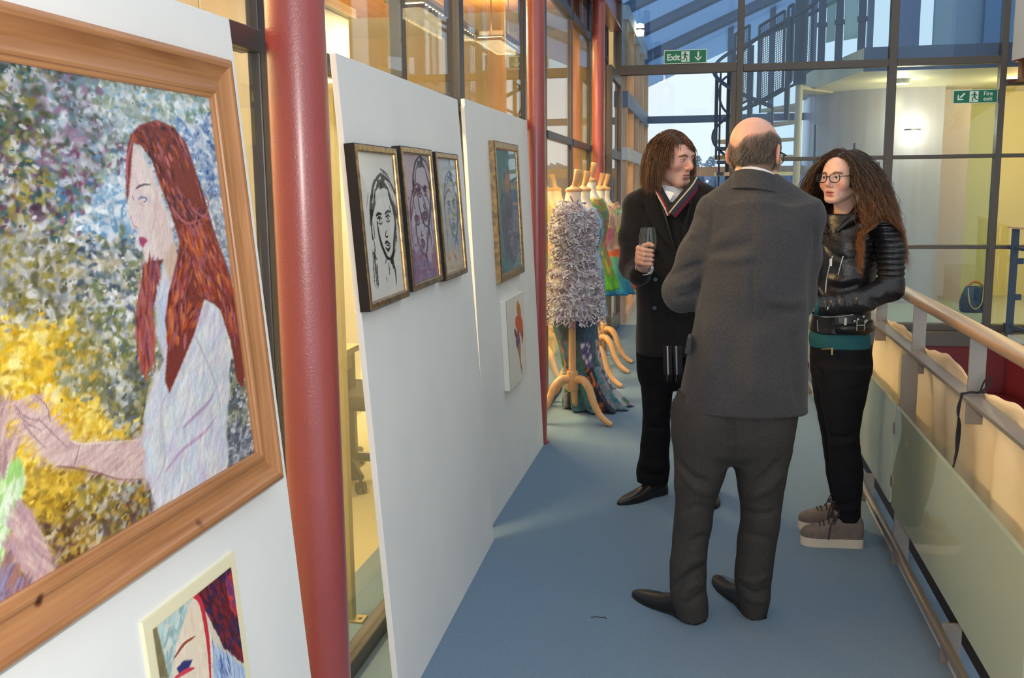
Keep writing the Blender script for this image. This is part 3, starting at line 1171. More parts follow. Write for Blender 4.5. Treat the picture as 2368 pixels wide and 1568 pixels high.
# left-hand figure: green dress, lap, skirt, hand
m_ = A.poly(Z2([(0, 560), (30, 590), (95, 600), (100, 700), (80, 780), (40, 880), (20, 980), (0, 1060), (-200, 1100), (-320, 800), (-200, 560)]), (186, 214, 140), soft=1)
shade_in(m_, [(150, 200, 110), (215, 230, 180), (225, 235, 215), (170, 200, 150)], 500, 8, .4, 2)
m_ = A.poly(Z2([(100, 780), (145, 830), (200, 960), (240, 1090), (150, 1150), (30, 980), (60, 850)]), (205, 172, 164), soft=1)
shade_in(m_, [(190, 150, 150), (218, 190, 180), (170, 135, 150)], 160, 10, -.4, 2, .4)
m_ = A.poly(Z2([(-300, 1060), (0, 1070), (40, 1030), (130, 1150), (60, 1190), (0, 1225), (-300, 1400)]), (140, 110, 130), soft=1)
shade_in(m_, [(110, 80, 110), (170, 120, 110), (150, 140, 170)], 200, 8, .6, 2)
m_ = A.poly(Z2([(-60, 330), (0, 315), (40, 300), (34, 380), (12, 470), (50, 480), (100, 465), (60, 540), (20, 620), (-20, 690), (-120, 640), (-160, 420)]), (196, 164, 158), soft=1)
shade_in(m_, [(150, 116, 122), (212, 182, 172), (176, 140, 140)], 140, 9, .4, 1.3, .5)
# red-haired girl: arm and hand
arm = Z2([(45, 300), (80, 310), (112, 330), (150, 352), (190, 370), (180, 330), (150, 305), (118, 290), (150, 276), (182, 290), (210, 330), (230, 398), (280, 440), (322, 490), (360, 505), (480, 500), (640, 488), (665, 660), (540, 662), (440, 634), (380, 598), (325, 612), (255, 604), (200, 560), (160, 490), (120, 460), (72, 424), (100, 408), (60, 372)])
m_ = A.poly(arm, (204, 172, 166), soft=1)
shade_in(m_, [(218, 190, 184), (186, 150, 150), (206, 172, 172), (222, 196, 190)], 400, 9, 1.3, 1.5, .4)
for ln in ([(60, 330), (110, 380), (170, 400)], [(75, 365), (120, 410), (180, 440)], [(100, 410), (150, 470), (200, 520)], [(360, 505), (345, 560), (330, 605)], [(170, 390), (230, 450), (300, 520)], [(150, 276), (205, 330), (225, 400)]):
    A.stroke(Z2(ln), .003, (140, 104, 112), .45)
A.stroke(Z2([(255, 606), (330, 612), (440, 636), (540, 664), (665, 664)]), .004, (140, 96, 96), .5)
A.stroke(Z2([(322, 488), (360, 503), (480, 498), (640, 486)]), .003, (230, 210, 200), .8)
# blouse
bl = [(378, 600), (362, 680), (366, 760), (378, 830), (345, 910), (328, 1000), (334, 1060), (346, 1130), (362, 1172), (430, 1145), (522, 1090), (522, 960), (532, 800), (522, 745), (500, 705), (470, 690), (440, 760), (400, 650), (396, 605)]
m_ = A.poly(bl, (214, 210, 214), soft=1)
shade_in(m_, [(222, 222, 228), (206, 196, 220), (190, 210, 230), (222, 214, 206), (196, 184, 206), (214, 222, 216), (182, 190, 200)], 900, 11, .35, 4.0, .4)
A.smooth_in(m_, 3)
shade_in(m_, [(236, 234, 238), (196, 186, 214), (186, 206, 224), (228, 220, 208)], 260, 10, .5, 2.0, .35)
for ln, c in (([(420, 990), (450, 960), (480, 930), (496, 900)], (140, 90, 150)), ([(380, 1090), (420, 1040), (470, 1000), (500, 960)], (170, 110, 170)), ([(350, 1130), (380, 1060), (370, 960), (385, 900)], (176, 160, 186)),
              ([(400, 640), (412, 720), (400, 800), (392, 870)], (150, 190, 235)), ([(440, 760), (470, 820), (500, 900), (512, 990)], (170, 170, 180)), ([(450, 870), (480, 900), (515, 870)], (190, 205, 200)), ([(380, 650), (372, 720), (384, 800)], (160, 190, 240))):
    A.stroke(ln, .008, c, .13)
# face and neck
fc = [(296, 335), (318, 340), (345, 390), (372, 450), (392, 520), (402, 575), (392, 615), (376, 602), (355, 610), (340, 606), (336, 590), (328, 585), (330, 572), (322, 566), (322, 550), (316, 528), (306, 518), (300, 500), (296, 470), (297, 440), (293, 400)]
m_ = A.poly(fc, (222, 206, 202), soft=1)
shade_in(m_, [(230, 216, 212), (214, 196, 194), (226, 206, 206), (206, 186, 190)], 260, 8, .1, 3, .35)
A.smooth_in(m_, 4)
A.poly([(352, 470), (372, 470), (396, 540), (398, 600), (372, 596), (360, 560)], (206, 176, 170), .35, soft=8)
m_ = A.poly([(376, 602), (400, 555), (412, 600), (406, 645), (392, 652)], (204, 176, 160), soft=1)
A.poly([(338, 606), (378, 598), (366, 618), (348, 640), (336, 640)], (70, 34, 32), .9, soft=1)
A.stroke([(312, 436), (325, 428), (345, 426)], .004, (90, 80, 96), .8)
A.stroke([(318, 460), (326, 455), (338, 460), (330, 468)], .004, (110, 120, 160), .8)
A.stroke([(304, 452), (308, 462)], .002, (120, 110, 130), .7)
A.stroke([(322, 470), (332, 476)], .002, (190, 140, 160), .7)
A.stroke([(300, 500), (307, 520), (316, 526)], .002, (180, 140, 140), .8)
A.poly([(320, 546), (330, 548), (342, 556), (334, 562), (330, 572), (322, 566)], (150, 50, 92), .9, soft=1)
A.stroke([(360, 440), (358, 490), (352, 530)], .002, (210, 160, 160), .6)
# hair
hair = [(300, 312), (320, 290), (360, 277), (400, 294), (428, 330), (446, 380), (462, 430), (478, 480), (492, 530), (512, 585), (532, 640), (546, 720), (558, 800), (566, 860), (560, 895), (546, 880), (532, 790), (508, 715), (490, 700), (470, 690), (448, 770), (415, 850), (390, 908), (380, 880), (386, 800), (380, 740), (388, 680), (398, 640), (408, 600), (414, 560), (405, 530), (390, 480), (370, 430), (350, 370), (325, 335), (306, 328), (302, 380), (296, 450), (291, 470), (289, 400), (292, 345)]
m_ = A.poly(hair, (120, 48, 44), soft=1)
ty = A.px(360, 280)[1]
ys_, xs_ = np.nonzero(m_ > .5)
flow = [([(360, 282), (400, 300), (440, 390), (470, 480), (455, 515), (425, 520)], 22), ([(340, 300), (370, 370), (400, 450), (430, 505), (440, 525)], 26), ([(320, 300), (345, 360), (380, 440), (412, 520)], 16),
        ([(430, 520), (420, 600), (400, 700), (395, 800), (390, 900)], 30), ([(445, 520), (460, 620), (480, 690), (440, 760), (415, 850)], 26), ([(460, 500), (500, 590), (530, 680), (545, 780), (560, 885)], 30), ([(440, 520), (470, 620), (500, 690), (540, 790)], 24)]
pal_top = [(66, 26, 28), (110, 40, 34), (168, 76, 38), (90, 30, 40), (58, 30, 50), (150, 84, 84), (130, 50, 36)]
pal_mid = [(150, 80, 96), (176, 96, 100), (110, 44, 60), (90, 50, 90), (190, 110, 110)]
pal_low = [(190, 88, 40), (160, 60, 38), (136, 50, 54), (204, 114, 64), (140, 74, 96), (96, 34, 34), (170, 96, 106)]
im0 = A.im.copy()
for li, (ln, n) in enumerate(flow):
    for k in range(n):
        off = np.array([rnd.gauss(0, 13), rnd.gauss(0, 5)])
        pts = [(a + off[0], b + off[1]) for a, b in ln]
        pal = pal_top if li == 2 else (pal_mid + pal_top if li < 2 else pal_low)
        q = np.array(rnd.choice(pal)) + rnd.uniform(-12, 12)
        t0 = rnd.randrange(0, len(pts) - 2)
        q0_ = np.array(pts[t0], float)
        q1_ = np.array(pts[t0 + 1], float)
        for _k in range(9):
            f0 = rnd.uniform(0, .8)
            s0 = q0_ + (q1_ - q0_) * f0 + np.array([rnd.gauss(0, 4), rnd.gauss(0, 4)])
            s1 = s0 + (q1_ - q0_) * rnd.uniform(.15, .35)
            A.stroke([tuple(s0), tuple(s1)], rnd.uniform(.004, .011), np.array(rnd.choice(pal)) + rnd.uniform(-14, 14), .5, step=1.2)
A.im = im0 * (1 - m_[..., None]) + A.im * m_[..., None]
lk = A.poly([(340, 618), (368, 612), (362, 650), (350, 720), (358, 790), (346, 852), (326, 852), (312, 780), (316, 700), (328, 640)], (132, 58, 60), soft=1)
shade_in(lk, pal_low + pal_mid, 160, 12, .1, 1.6, .6)
for ln in ([(440, 480), (470, 500), (480, 470), (468, 440)], [(395, 480), (430, 515), (468, 505)], [(305, 318), (292, 380), (296, 450)]):
    A.stroke(ln, .006, (176, 100, 112), .4)
A.build('canvas', M_OIL, bp_)

# ---- mounted print below it
pr = empty('mounted_print', (-.86, 1.5, .4), 'small mounted face print in a cream mat below the pine frame', 'print')
q0 = P1.uv(330, 1440, .006)
q1 = P1.uv(540, 1277, .006)
mu0, mu1, mv1 = q0[0], q1[0] + .003, (q0[1] + q1[1]) / 2
mv0 = mv1 - .46
pbox(P1, mu0, mu1, mv0, mv1, 0, .006).build('mount', mat('cream_mat_board', srgb(232, 224, 190), .6), pr, fixn=True)
A = Art(P1, mu0 + .022, mu1 - .022, mv0 + .022, mv1 - .022, .0075, .0016, .0014, (214, 206, 186))
for i in range(900):
    A.dab(rnd.uniform(0, A.W * .45), rnd.uniform(0, A.H), rnd.uniform(2, 5), rnd.uniform(4, 10), .5, rnd.choice([(150, 190, 190), (190, 215, 214), (120, 160, 165), (214, 224, 220)]), .6)
A.poly([(345, 1445), (360, 1440), (375, 1500), (390, 1568), (352, 1568)], (110, 92, 50), .8, soft=2)
fm = A.poly([(440, 1390), (455, 1385), (470, 1400), (480, 1450), (500, 1520), (500, 1700), (390, 1700), (400, 1560), (405, 1500), (420, 1450)], (232, 214, 190), soft=2)
shade_in(fm, [(240, 220, 200), (226, 196, 180), (236, 226, 206)], 200, 6, .2, 2, .5)
hm = A.poly([(440, 1368), (480, 1340), (538, 1302), (560, 1420), (578, 1540), (560, 1530), (520, 1500), (490, 1440), (470, 1400)], (92, 22, 34), soft=1)
shade_in(hm, [(60, 14, 30), (140, 30, 40), (30, 30, 90), (120, 20, 30), (50, 20, 60)], 400, 8, -.4, 2.2, .7)
rm = A.poly([(520, 1340), (542, 1320), (565, 1440), (540, 1420), (528, 1390)], (196, 46, 40), soft=1)
shade_in(rm, [(210, 70, 50), (170, 30, 40), (60, 60, 160)], 80, 6, -.3, 1.6, .6)
A.stroke([(440, 1372), (462, 1390), (474, 1440), (482, 1500), (486, 1568)], .012, (200, 40, 60), .8)
bm2 = A.poly([(490, 1490), (520, 1510), (560, 1540), (585, 1568), (600, 1700), (500, 1700)], (176, 196, 224), soft=1)
shade_in(bm2, [(60, 80, 150), (200, 214, 232), (140, 160, 200)], 200, 14, -.1, 1.2, .6)
A.poly([(408, 1545), (425, 1528), (445, 1526), (436, 1545), (415, 1560)], (40, 40, 110), .95, soft=1)
A.stroke([(404, 1520), (425, 1490), (450, 1472)], .006, (150, 70, 60), .7)
A.stroke([(405, 1568), (430, 1552), (448, 1545)], .008, (210, 60, 80), .7)
A.build('print', M_INK, pr)

# ---- framed pictures on the second board
M_GILT = mat('worn_gilt_leaf', srgb(196, 160, 108), .28, .8, c2=srgb(140, 116, 92), scale=7, stretch=(6, 6, 6), bump=.1, bscale=30)
M_BLACKF = mat('black_frame_side', srgb(22, 20, 22), .5)
M_PGL = glass('picture_glass', (1, 1, 1), .03, graze=.45)
Z6 = lambda pts: [(760 + a / 2.529, 300 + b / 2.529) for a, b in pts]
LINES = [([(280, 262), (245, 310), (230, 380), (222, 460), (228, 560), (236, 640)], 7), ([(280, 262), (300, 290), (268, 322), (255, 352)], 8), ([(284, 264), (296, 310), (322, 345)], 9), ([(262, 300), (300, 322), (275, 342)], 7),
         ([(285, 265), (330, 300), (355, 350), (376, 400), (386, 440)], 5), ([(325, 350), (345, 420), (358, 470), (370, 560), (366, 640), (360, 700), (346, 752)], 8), ([(335, 380), (352, 440), (362, 500)], 6), ([(250, 352), (244, 420), (240, 462), (224, 560)], 6),
         ([(262, 540), (275, 620), (295, 690), (320, 745), (345, 757)], 7), ([(368, 560), (363, 640), (358, 720), (345, 762), (352, 780)], 9), ([(256, 502), (270, 492), (288, 494)], 8), ([(308, 492), (325, 478), (342, 480)], 8),
         ([(262, 520), (278, 512), (292, 524)], 6), ([(276, 524), (280, 534)], 9), ([(268, 545), (284, 552), (294, 540)], 4), ([(312, 510), (326, 500), (340, 512)], 6), ([(324, 510), (326, 522)], 9), ([(316, 534), (330, 538), (340, 524)], 4),
         ([(318, 590), (310, 618), (320, 628), (328, 620)], 5), ([(308, 666), (320, 656), (340, 668)], 7), ([(312, 690), (328, 704), (342, 680)], 8), ([(318, 676), (336, 676)], 5),
         ([(330, 780), (334, 820), (336, 850)], 4), ([(350, 770), (368, 820), (376, 905)], 6), ([(318, 860), (322, 885)], 3), ([(392, 560), (410, 640), (418, 740)], 5), ([(382, 440), (392, 520), (388, 560)], 4), ([(245, 700), (252, 800), (262, 925)], 4),
         ([(232, 440), (226, 520)], 8), ([(372, 600), (378, 650)], 5), ([(360, 440), (376, 520)], 7), ([(240, 720), (262, 760)], 4), ([(300, 690), (318, 740), (312, 780)], 4), ([(232, 600), (248, 680), (256, 760)], 3), ([(352, 760), (360, 800)], 12)]
BASEQ = [(817, 336), (915, 340), (947, 690), (858, 712)]
fq = [((817, 336), (915, 340), (947, 690), (858, 712)), ((931, 341), (998, 347), (1023, 652), (951, 672)), ((1009, 353), (1060, 360), (1080, 632), (1029, 650))]
labels = ['framed black ink portrait of a long haired face on white', 'framed purple toned double face portrait between two portraits', 'framed faded face portrait with green marks beside the board joint']
prf = [(0, 0), (0, .030), (.003, .032), (.016, .032), (.020, .028), (.022, .02), (.022, .0)]
fr_uv = []
for k, q in enumerate(fq):
    uv = [P2.uv(*c, .03) for c in q]
    fr_uv.append(((uv[0][0] + uv[3][0]) / 2, (uv[1][0] + uv[2][0]) / 2, (uv[2][1] + uv[3][1]) / 2, (uv[0][1] + uv[1][1]) / 2))
for k, (u0, u1, v0, v1) in enumerate(fr_uv):
    c = P2.at((u0 + u1) / 2, v0)
    t = empty('framed_portrait', tuple(c), labels[k], 'picture', 'framed face portraits')
    rails(P2, u0, u1, v0, v1, prf[1:-2] + [(.021, .024), (.021, .016), (.003, .016)], M_GILT, t)
    rails(P2, u0 - .002, u1 + .002, v0 - .002, v1 + .002, [(0, .0), (0, .029), (.004, .029), (.004, .0)], M_BLACKF, t, ('edge_strip',) * 4)
    A = Art(P2, u0 + .019, u1 - .019, v0 + .019, v1 - .019, .020, .0032, .0021, (232, 230, 224))
    W_, H_ = A.W, A.H
    # transform from the first frame's coordinates
    R0 = fr_uv[0]

    def tr(p, dx=0.0, dy=0.0, s=1.0):
        u, v = P2.uv(p[0], p[1], .010)
        a = (u - R0[0]) / (R0[1] - R0[0])
        b = (v - R0[2]) / (R0[3] - R0[2])
        a = .5 + (a - .5) * s + dx
        b = .5 + (b - .5) * s + dy
        uu = u0 + a * (u1 - u0)
        vv = v0 + b * (v1 - v0)
        return ((uu - A.u0) / (A.u1 - A.u0) * W_, (A.v1 - vv) / (A.v1 - A.v0) * H_)

    if k == 0:
        for li in (0, 4, 5, 7, 25, 26, 27, 6, 30):
            ln, wd = LINES[li]
            for _ in range(7):
                ox, oy = rnd.gauss(0, 9), rnd.gauss(0, 14)
                i0 = rnd.randrange(0, max(1, len(ln) - 1))
                seg_ = [(a + ox, b + oy) for a, b in ln[i0:i0 + 2]]
                A.stroke([tr(p) for p in Z6(seg_)], rnd.uniform(2, 6) * .001, (44, 38, 40), .85, photo=False, jit=.5, step=.5)
        for li, (ln, wd) in enumerate(LINES):
            A.stroke([tr(p) for p in Z6(ln)], wd * (.0011 if 10 <= li <= 21 else .0018), (34, 28, 30), .95, photo=False, jit=.35, step=.5)
    elif k == 1:
        for i in range(700):
            x, y = rnd.uniform(0, W_), rnd.uniform(0, H_)
            g = y / H_
            cpal = [(190, 176, 190), (200, 184, 186), (206, 170, 170)] if g < .35 else ([(176, 162, 186), (196, 184, 200), (170, 150, 170)] if g < .75 else [(120, 100, 150), (170, 120, 150), (140, 110, 150)])
            A.dab(x, y, rnd.uniform(4, 10), rnd.uniform(5, 14), rnd.uniform(0, 3), rnd.choice(cpal), .5)
        A.poly([tr(p, .03, .05) for p in Z6([(280, 240), (240, 300), (215, 420), (215, 640), (300, 780), (330, 900), (372, 900), (385, 700), (395, 460), (340, 290)])], (206, 198, 208), .6, photo=False, soft=6)
        for dx, dy, cc_, al in ((.06, .14, (62, 54, 66), .85), (-.10, -.06, (110, 60, 84), .6)):
            for ln, wd in LINES:
                A.stroke([tr(p, dx, dy, .95) for p in Z6(ln)], wd * .0016, cc_, al, photo=False, jit=.35, step=.6)
        for i in range(24):
            A.dab(rnd.uniform(.05, .5) * W_, rnd.uniform(.3, .8) * H_, 2, 3, 0, rnd.choice([(150, 60, 80), (90, 120, 90), (120, 60, 120)]), .6)
    else:
        for i in range(600):
            x, y = rnd.uniform(0, W_), rnd.uniform(0, H_)
            g = y / H_
            cpal = [(196, 204, 204), (206, 206, 200)] if g < .4 else ([(196, 188, 180), (180, 184, 186)] if g < .8 else [(216, 200, 172), (208, 190, 170)])
            A.dab(x, y, rnd.uniform(4, 10), rnd.uniform(5, 14), rnd.uniform(0, 3), rnd.choice(cpal), .5)
        for ln, wd in LINES:
            A.stroke([tr(p, .02, .04, .98) for p in Z6(ln)], wd * .0015, (110, 112, 124), .6, photo=False, jit=.3, step=.7)
        for ln, c_ in (([(.42, .3), (.55, .27), (.66, .3)], (176, 96, 70)), ([(.6, .46), (.72, .5), (.86, .49)], (110, 160, 130)), ([(.5, .58), (.66, .62), (.8, .58)], (110, 160, 120)), ([(.52, .66), (.7, .7), (.62, .76)], (100, 140, 150)), ([(.2, .82), (.3, .88), (.36, .84)], (200, 140, 90)), ([(.55, .84), (.66, .9)], (196, 120, 100))):
            A.stroke([(a * W_, b * H_) for a, b in ln], .013, c_, .7, photo=False)
    A.build('artwork', M_INK, t)
    pbox(P2, u0 + .021, u1 - .021, v0 + .021, v1 - .021, .0235, .025).build('glazing', M_PGL, t, fixn=True)

# ---- teal picture and orange canvas on the far board
uv = [P3.uv(*c, .025) for c in ((1145, 328), (1201, 334), (1208, 633), (1155, 655))]
u0, u1, v0, v1 = (uv[0][0] + uv[3][0]) / 2, (uv[1][0] + uv[2][0]) / 2, (uv[2][1] + uv[3][1]) / 2, (uv[0][1] + uv[1][1]) / 2
t = empty('framed_picture', tuple(P3.at((u0 + u1) / 2, v0)), 'gilt framed teal abstract picture above the small orange canvas', 'picture')
rails(P3, u0, u1, v0, v1, [(0, 0), (0, .026), (.006, .030), (.03, .030), (.038, .024), (.04, .012), (.004, .0)], M_GILT, t)
A = Art(P3, u0 + .036, u1 - .036, v0 + .036, v1 - .036, .019, .005, .0035, (120, 160, 164))
for i in range(900):
    x, y = rnd.uniform(0, A.W), rnd.uniform(0, A.H)
    e = ((x / A.W - .55) / .42) ** 2 + ((y / A.H - .55) / .38) ** 2
    cp_ = [(112, 160, 166), (132, 172, 172), (96, 146, 152)] if e > 1 else [(124, 128, 146), (112, 112, 134), (140, 134, 146), (106, 120, 140)]
    A.dab(x, y, rnd.uniform(2, 6), rnd.uniform(4, 12), rnd.uniform(-.4, .4), rnd.choice(cp_), .5)
for i in range(60):
    A.dab(rnd.gauss(.5, .1) * A.W, rnd.gauss(.27, .05) * A.H, 4, 5, 0, (206, 170, 140), .3)
A.build('artwork', M_INK, t)
pbox(P3, u0 + .037, u1 - .037, v0 + .037, v1 - .037, .0215, .023).build('glazing', M_PGL, t, fixn=True)

uv = [P3.uv(*c, .03) for c in ((1170, 690), (1212, 676), (1218, 880), (1178, 893))]
u0, u1, v0, v1 = (uv[0][0] + uv[3][0]) / 2, (uv[1][0] + uv[2][0]) / 2, (uv[2][1] + uv[3][1]) / 2, (uv[0][1] + uv[1][1]) / 2
t = empty('canvas_painting', tuple(P3.at((u0 + u1) / 2, v0)), 'small white canvas with an orange and purple figure on the far board', 'painting')
pbox(P3, u0, u1, v0, v1, 0, .03).build('stretched_canvas', mat('white_canvas', srgb(228, 224, 214), .7, bump=.2, bscale=300), t, fixn=True, bevel=.003)
A = Art(P3, u0 + .004, u1 - .004, v0 + .004, v1 - .004, .0315, .004, .003, (230, 226, 216))
for ln, c_, wd in (([(1198, 698), (1196, 715), (1200, 730)], (206, 120, 40), .03), ([(1200, 712), (1202, 740)], (214, 110, 50), .06), ([(1194, 745), (1204, 752), (1206, 770)], (220, 90, 40), .07), ([(1190, 765), (1196, 780)], (110, 60, 90), .03), ([(1198, 770), (1200, 800), (1202, 815)], (150, 60, 90), .06), ([(1208, 765), (1207, 790)], (140, 40, 60), .03), ([(1194, 785), (1196, 800)], (70, 60, 130), .03), ([(1200, 800), (1203, 830)], (190, 130, 70), .04), ([(1202, 825), (1205, 850)], (220, 110, 50), .025), ([(1206, 845), (1207, 865)], (150, 50, 50), .015)):
    A.stroke(ln, wd, c_, .85, jit=.4)
A.build('artwork', M_OIL, t)

# ================================================================== outside: ground, hedge line, trees
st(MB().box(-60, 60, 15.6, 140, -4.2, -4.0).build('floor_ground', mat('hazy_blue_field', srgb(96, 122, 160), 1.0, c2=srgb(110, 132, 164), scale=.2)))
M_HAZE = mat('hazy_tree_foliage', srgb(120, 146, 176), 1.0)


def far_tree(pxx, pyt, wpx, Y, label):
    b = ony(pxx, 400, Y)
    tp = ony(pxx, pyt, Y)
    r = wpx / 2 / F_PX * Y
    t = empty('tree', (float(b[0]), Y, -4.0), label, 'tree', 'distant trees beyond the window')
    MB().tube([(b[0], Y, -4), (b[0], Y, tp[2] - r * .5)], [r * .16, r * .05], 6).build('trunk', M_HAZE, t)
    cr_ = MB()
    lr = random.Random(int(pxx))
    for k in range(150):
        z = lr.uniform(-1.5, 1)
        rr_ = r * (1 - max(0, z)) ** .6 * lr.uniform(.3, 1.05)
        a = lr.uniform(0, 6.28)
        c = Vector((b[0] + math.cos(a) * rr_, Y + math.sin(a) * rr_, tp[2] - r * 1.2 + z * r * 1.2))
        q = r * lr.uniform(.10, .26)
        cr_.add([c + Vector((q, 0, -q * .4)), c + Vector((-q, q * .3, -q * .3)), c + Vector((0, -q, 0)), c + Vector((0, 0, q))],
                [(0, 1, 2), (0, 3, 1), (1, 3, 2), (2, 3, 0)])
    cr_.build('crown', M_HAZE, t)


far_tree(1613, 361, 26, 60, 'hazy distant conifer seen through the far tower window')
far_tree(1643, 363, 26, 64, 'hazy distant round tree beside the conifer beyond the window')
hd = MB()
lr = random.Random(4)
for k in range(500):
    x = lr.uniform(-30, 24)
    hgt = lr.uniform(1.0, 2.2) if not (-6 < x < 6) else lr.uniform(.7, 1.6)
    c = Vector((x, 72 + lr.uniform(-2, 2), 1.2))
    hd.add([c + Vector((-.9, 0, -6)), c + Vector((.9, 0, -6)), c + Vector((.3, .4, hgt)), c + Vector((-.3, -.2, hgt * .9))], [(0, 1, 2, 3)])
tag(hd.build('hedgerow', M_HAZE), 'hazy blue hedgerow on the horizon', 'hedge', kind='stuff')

# ================================================================== spiral staircase
sc_ = ony(1845, 300, 13.0)
SX, SY, SR = float(sc_[0]), 13.0, 1.04
M_TREAD = wood('cream_wood_tread', srgb(214, 196, 164), srgb(226, 210, 180), 5, (3, 3, 3), .5)
ss = empty('spiral_staircase', (SX, SY, 0), 'spiral staircase with cream treads and perforated panels behind the end glazing', 'staircase')
MB().lathe([(.045, 0), (.045, 2.78)], 20, (SX, SY, 0)).build('lower_pole', mat('warm_lit_pole', srgb(214, 204, 184), .35), ss, smooth=True)  # warm light under the slab put into the pole colour
MB().lathe([(.078, 2.78), (.078, 4.02), (.0, 4.06)], 20, (SX, SY, 0)).build('newel_post', M_DKB, ss, smooth=True)  # dark colour paints the upper pole as a backlit silhouette
N_T = 26
rise = 2.99 / 14
a_start = math.radians(51)
da = math.radians(-27)
angs = []
for i in range(N_T):
    a = a_start + da * (i)
    z = rise * (i + 1)
    if z > 2.80:
        break
    w0, w1 = a, a + da * 1.15
    poly = [(SX + .05 * math.cos(w0), SY + .05 * math.sin(w0))] + [(SX + SR * math.cos(w0 + (w1 - w0) * t), SY + SR * math.sin(w0 + (w1 - w0) * t)) for t in (0, .33, .66, 1)] + [(SX + .05 * math.cos(w1), SY + .05 * math.sin(w1))]
    MB().prism([(x, y, z - .045) for x, y in poly], (0, 0, .045)).build('tread', M_TREAD if z < 2.9 else M_DKB, ss, fixn=True)
    ex, ey = SX + SR * math.cos(a), SY + SR * math.sin(a)
    MB().tube([(ex, ey, z - .05), (ex, ey, z + .95)], .014, 6).build('baluster', M_DKB, ss)


def helix(r, i0, i1, dz, n=60):
    out = []
    for k in range(n + 1):
        i = i0 + (i1 - i0) * k / n
        a = a_start + da * i
        out.append((SX + r * math.cos(a), SY + r * math.sin(a), rise * (i + 1) + dz))
    return out


MB().tube(helix(SR + .01, 6, 13.2, .95), .024, 8).build('handrail', M_DKB, ss, smooth=True)
MB().tube(helix(SR + .01, 6, 13.2, .12), .018, 8).build('stringer', M_DKB, ss, smooth=True)

# perforated sheet
M_PERF = bpy.data.materials.new('perforated_steel')
M_PERF.use_nodes = True
n_ = M_PERF.node_tree.nodes
l_ = M_PERF.node_tree.links
p_ = n_['Principled BSDF']
p_.inputs['Base Color'].default_value = (*srgb(70, 88, 112), 1)
p_.inputs['Roughness'].default_value = .5
tcn = n_.new('ShaderNodeTexCoord')
uvn = n_.new('ShaderNodeUVMap')
vor = n_.new('ShaderNodeTexVoronoi')
vor.inputs['Scale'].default_value = 40
vor.inputs['Randomness'].default_value = 0.0
l_.new(uvn.outputs[0], vor.inputs['Vector'])
gt = n_.new('ShaderNodeMath')
gt.operation = 'GREATER_THAN'
gt.inputs[1].default_value = .40
l_.new(vor.outputs['Distance'], gt.inputs[0])
l_.new(gt.outputs[0], p_.inputs['Alpha'])


def perf_panel(path, hgt, parent):
    """curved perforated sheet along a 3-D path"""
    V, F, UV = [], [], []
    s_ = 0
    for k, p in enumerate(path):
        if k:
            s_ += (Vector(p) - Vector(path[k - 1])).length
        V += [p, (p[0], p[1], p[2] + hgt)]
        UV += [(s_, 0), (s_, hgt)]
    for k in range(len(path) - 1):
        F.append((2 * k, 2 * k + 2, 2 * k + 3, 2 * k + 1))
    me = bpy.data.meshes.new('perforated_panel')
    me.from_pydata([tuple(np.array(v) - np.array(ORG[parent.name])) for v in V], [], F)
    uvl = me.uv_layers.new(name='UVMap')
    for l in me.loops:
        uvl.data[l.index].uv = UV[l.vertex_index]
    me.materials.append(M_PERF)
    o = bpy.data.objects.new('perforated_panel', me)
    col.objects.link(o)
    o.parent = parent
    sd = o.modifiers.new('thick', 'SOLIDIFY')
    sd.thickness = .003


# upper flight balustrade: rises from the left round towards the newel (front of the stair)
def up(p, q):
    v = ony(p, q, 12.4)
    return v


def arcpt(p, q):
    """point on the front of the stair cylinder under a photo direction"""
    d = ray(p, q)
    ox, oy = -SX, -SY
    A_ = d[0] ** 2 + d[1] ** 2
    B_ = 2 * (ox * d[0] + oy * d[1])
    C_ = ox * ox + oy * oy - (SR + .02) ** 2
    D_ = max(0, B_ * B_ - 4 * A_ * C_)
    t_ = (-B_ - math.sqrt(D_)) / (2 * A_)
    return CO + d * t_


def segs(pts, n=10):
    return [tuple(p) for p in curve(pts, n)]


for (pa, pb) in (((1696, 250), (1729, 232)), ((1752, 236), (1810, 203)), ((1818, 196), (1830, 188)), ((1858, 172), (1876, 160))):
    pth = [arcpt(pa[0] + (pb[0] - pa[0]) * t, pa[1] + (pb[1] - pa[1]) * t) for t in np.linspace(0, 1, 8)]
    perf_panel([tuple(p) for p in pth], .86, ss)
    MB().tube([tuple(p) for p in pth], .016, 6).build('panel_edge', M_DKB, ss, smooth=True)
    MB().tube([(p[0], p[1], p[2] + .86) for p in pth], .016, 6).build('panel_edge', M_DKB, ss, smooth=True)
    for e in (pth[0], pth[-1]):
        MB().tube([tuple(e), (e[0], e[1], e[2] + .86)], .016, 6).build('panel_edge', M_DKB, ss)
hr = [arcpt(*p) for p in ((1690, 148), (1722, 112), (1760, 82), (1800, 58), (1822, 46), (1850, 30), (1880, 10), (1905, -15))]
MB().tube(segs(hr, 20), .022, 8).build('handrail', M_DKB, ss, smooth=True)
lowr = [arcpt(*p) for p in ((1690, 268), (1720, 252), (1742, 244), (1780, 226), (1822, 202))]
MB().tube(segs(lowr, 20), .02, 8).build('stringer', M_DKB, ss, smooth=True)
for p in ((1738, 105), (1826, 40)):
    a_ = arcpt(*p)
    MB().tube([tuple(a_), (a_[0], a_[1], a_[2] - 1.15)], .032, 8).build('post', M_DKB, ss, smooth=True)
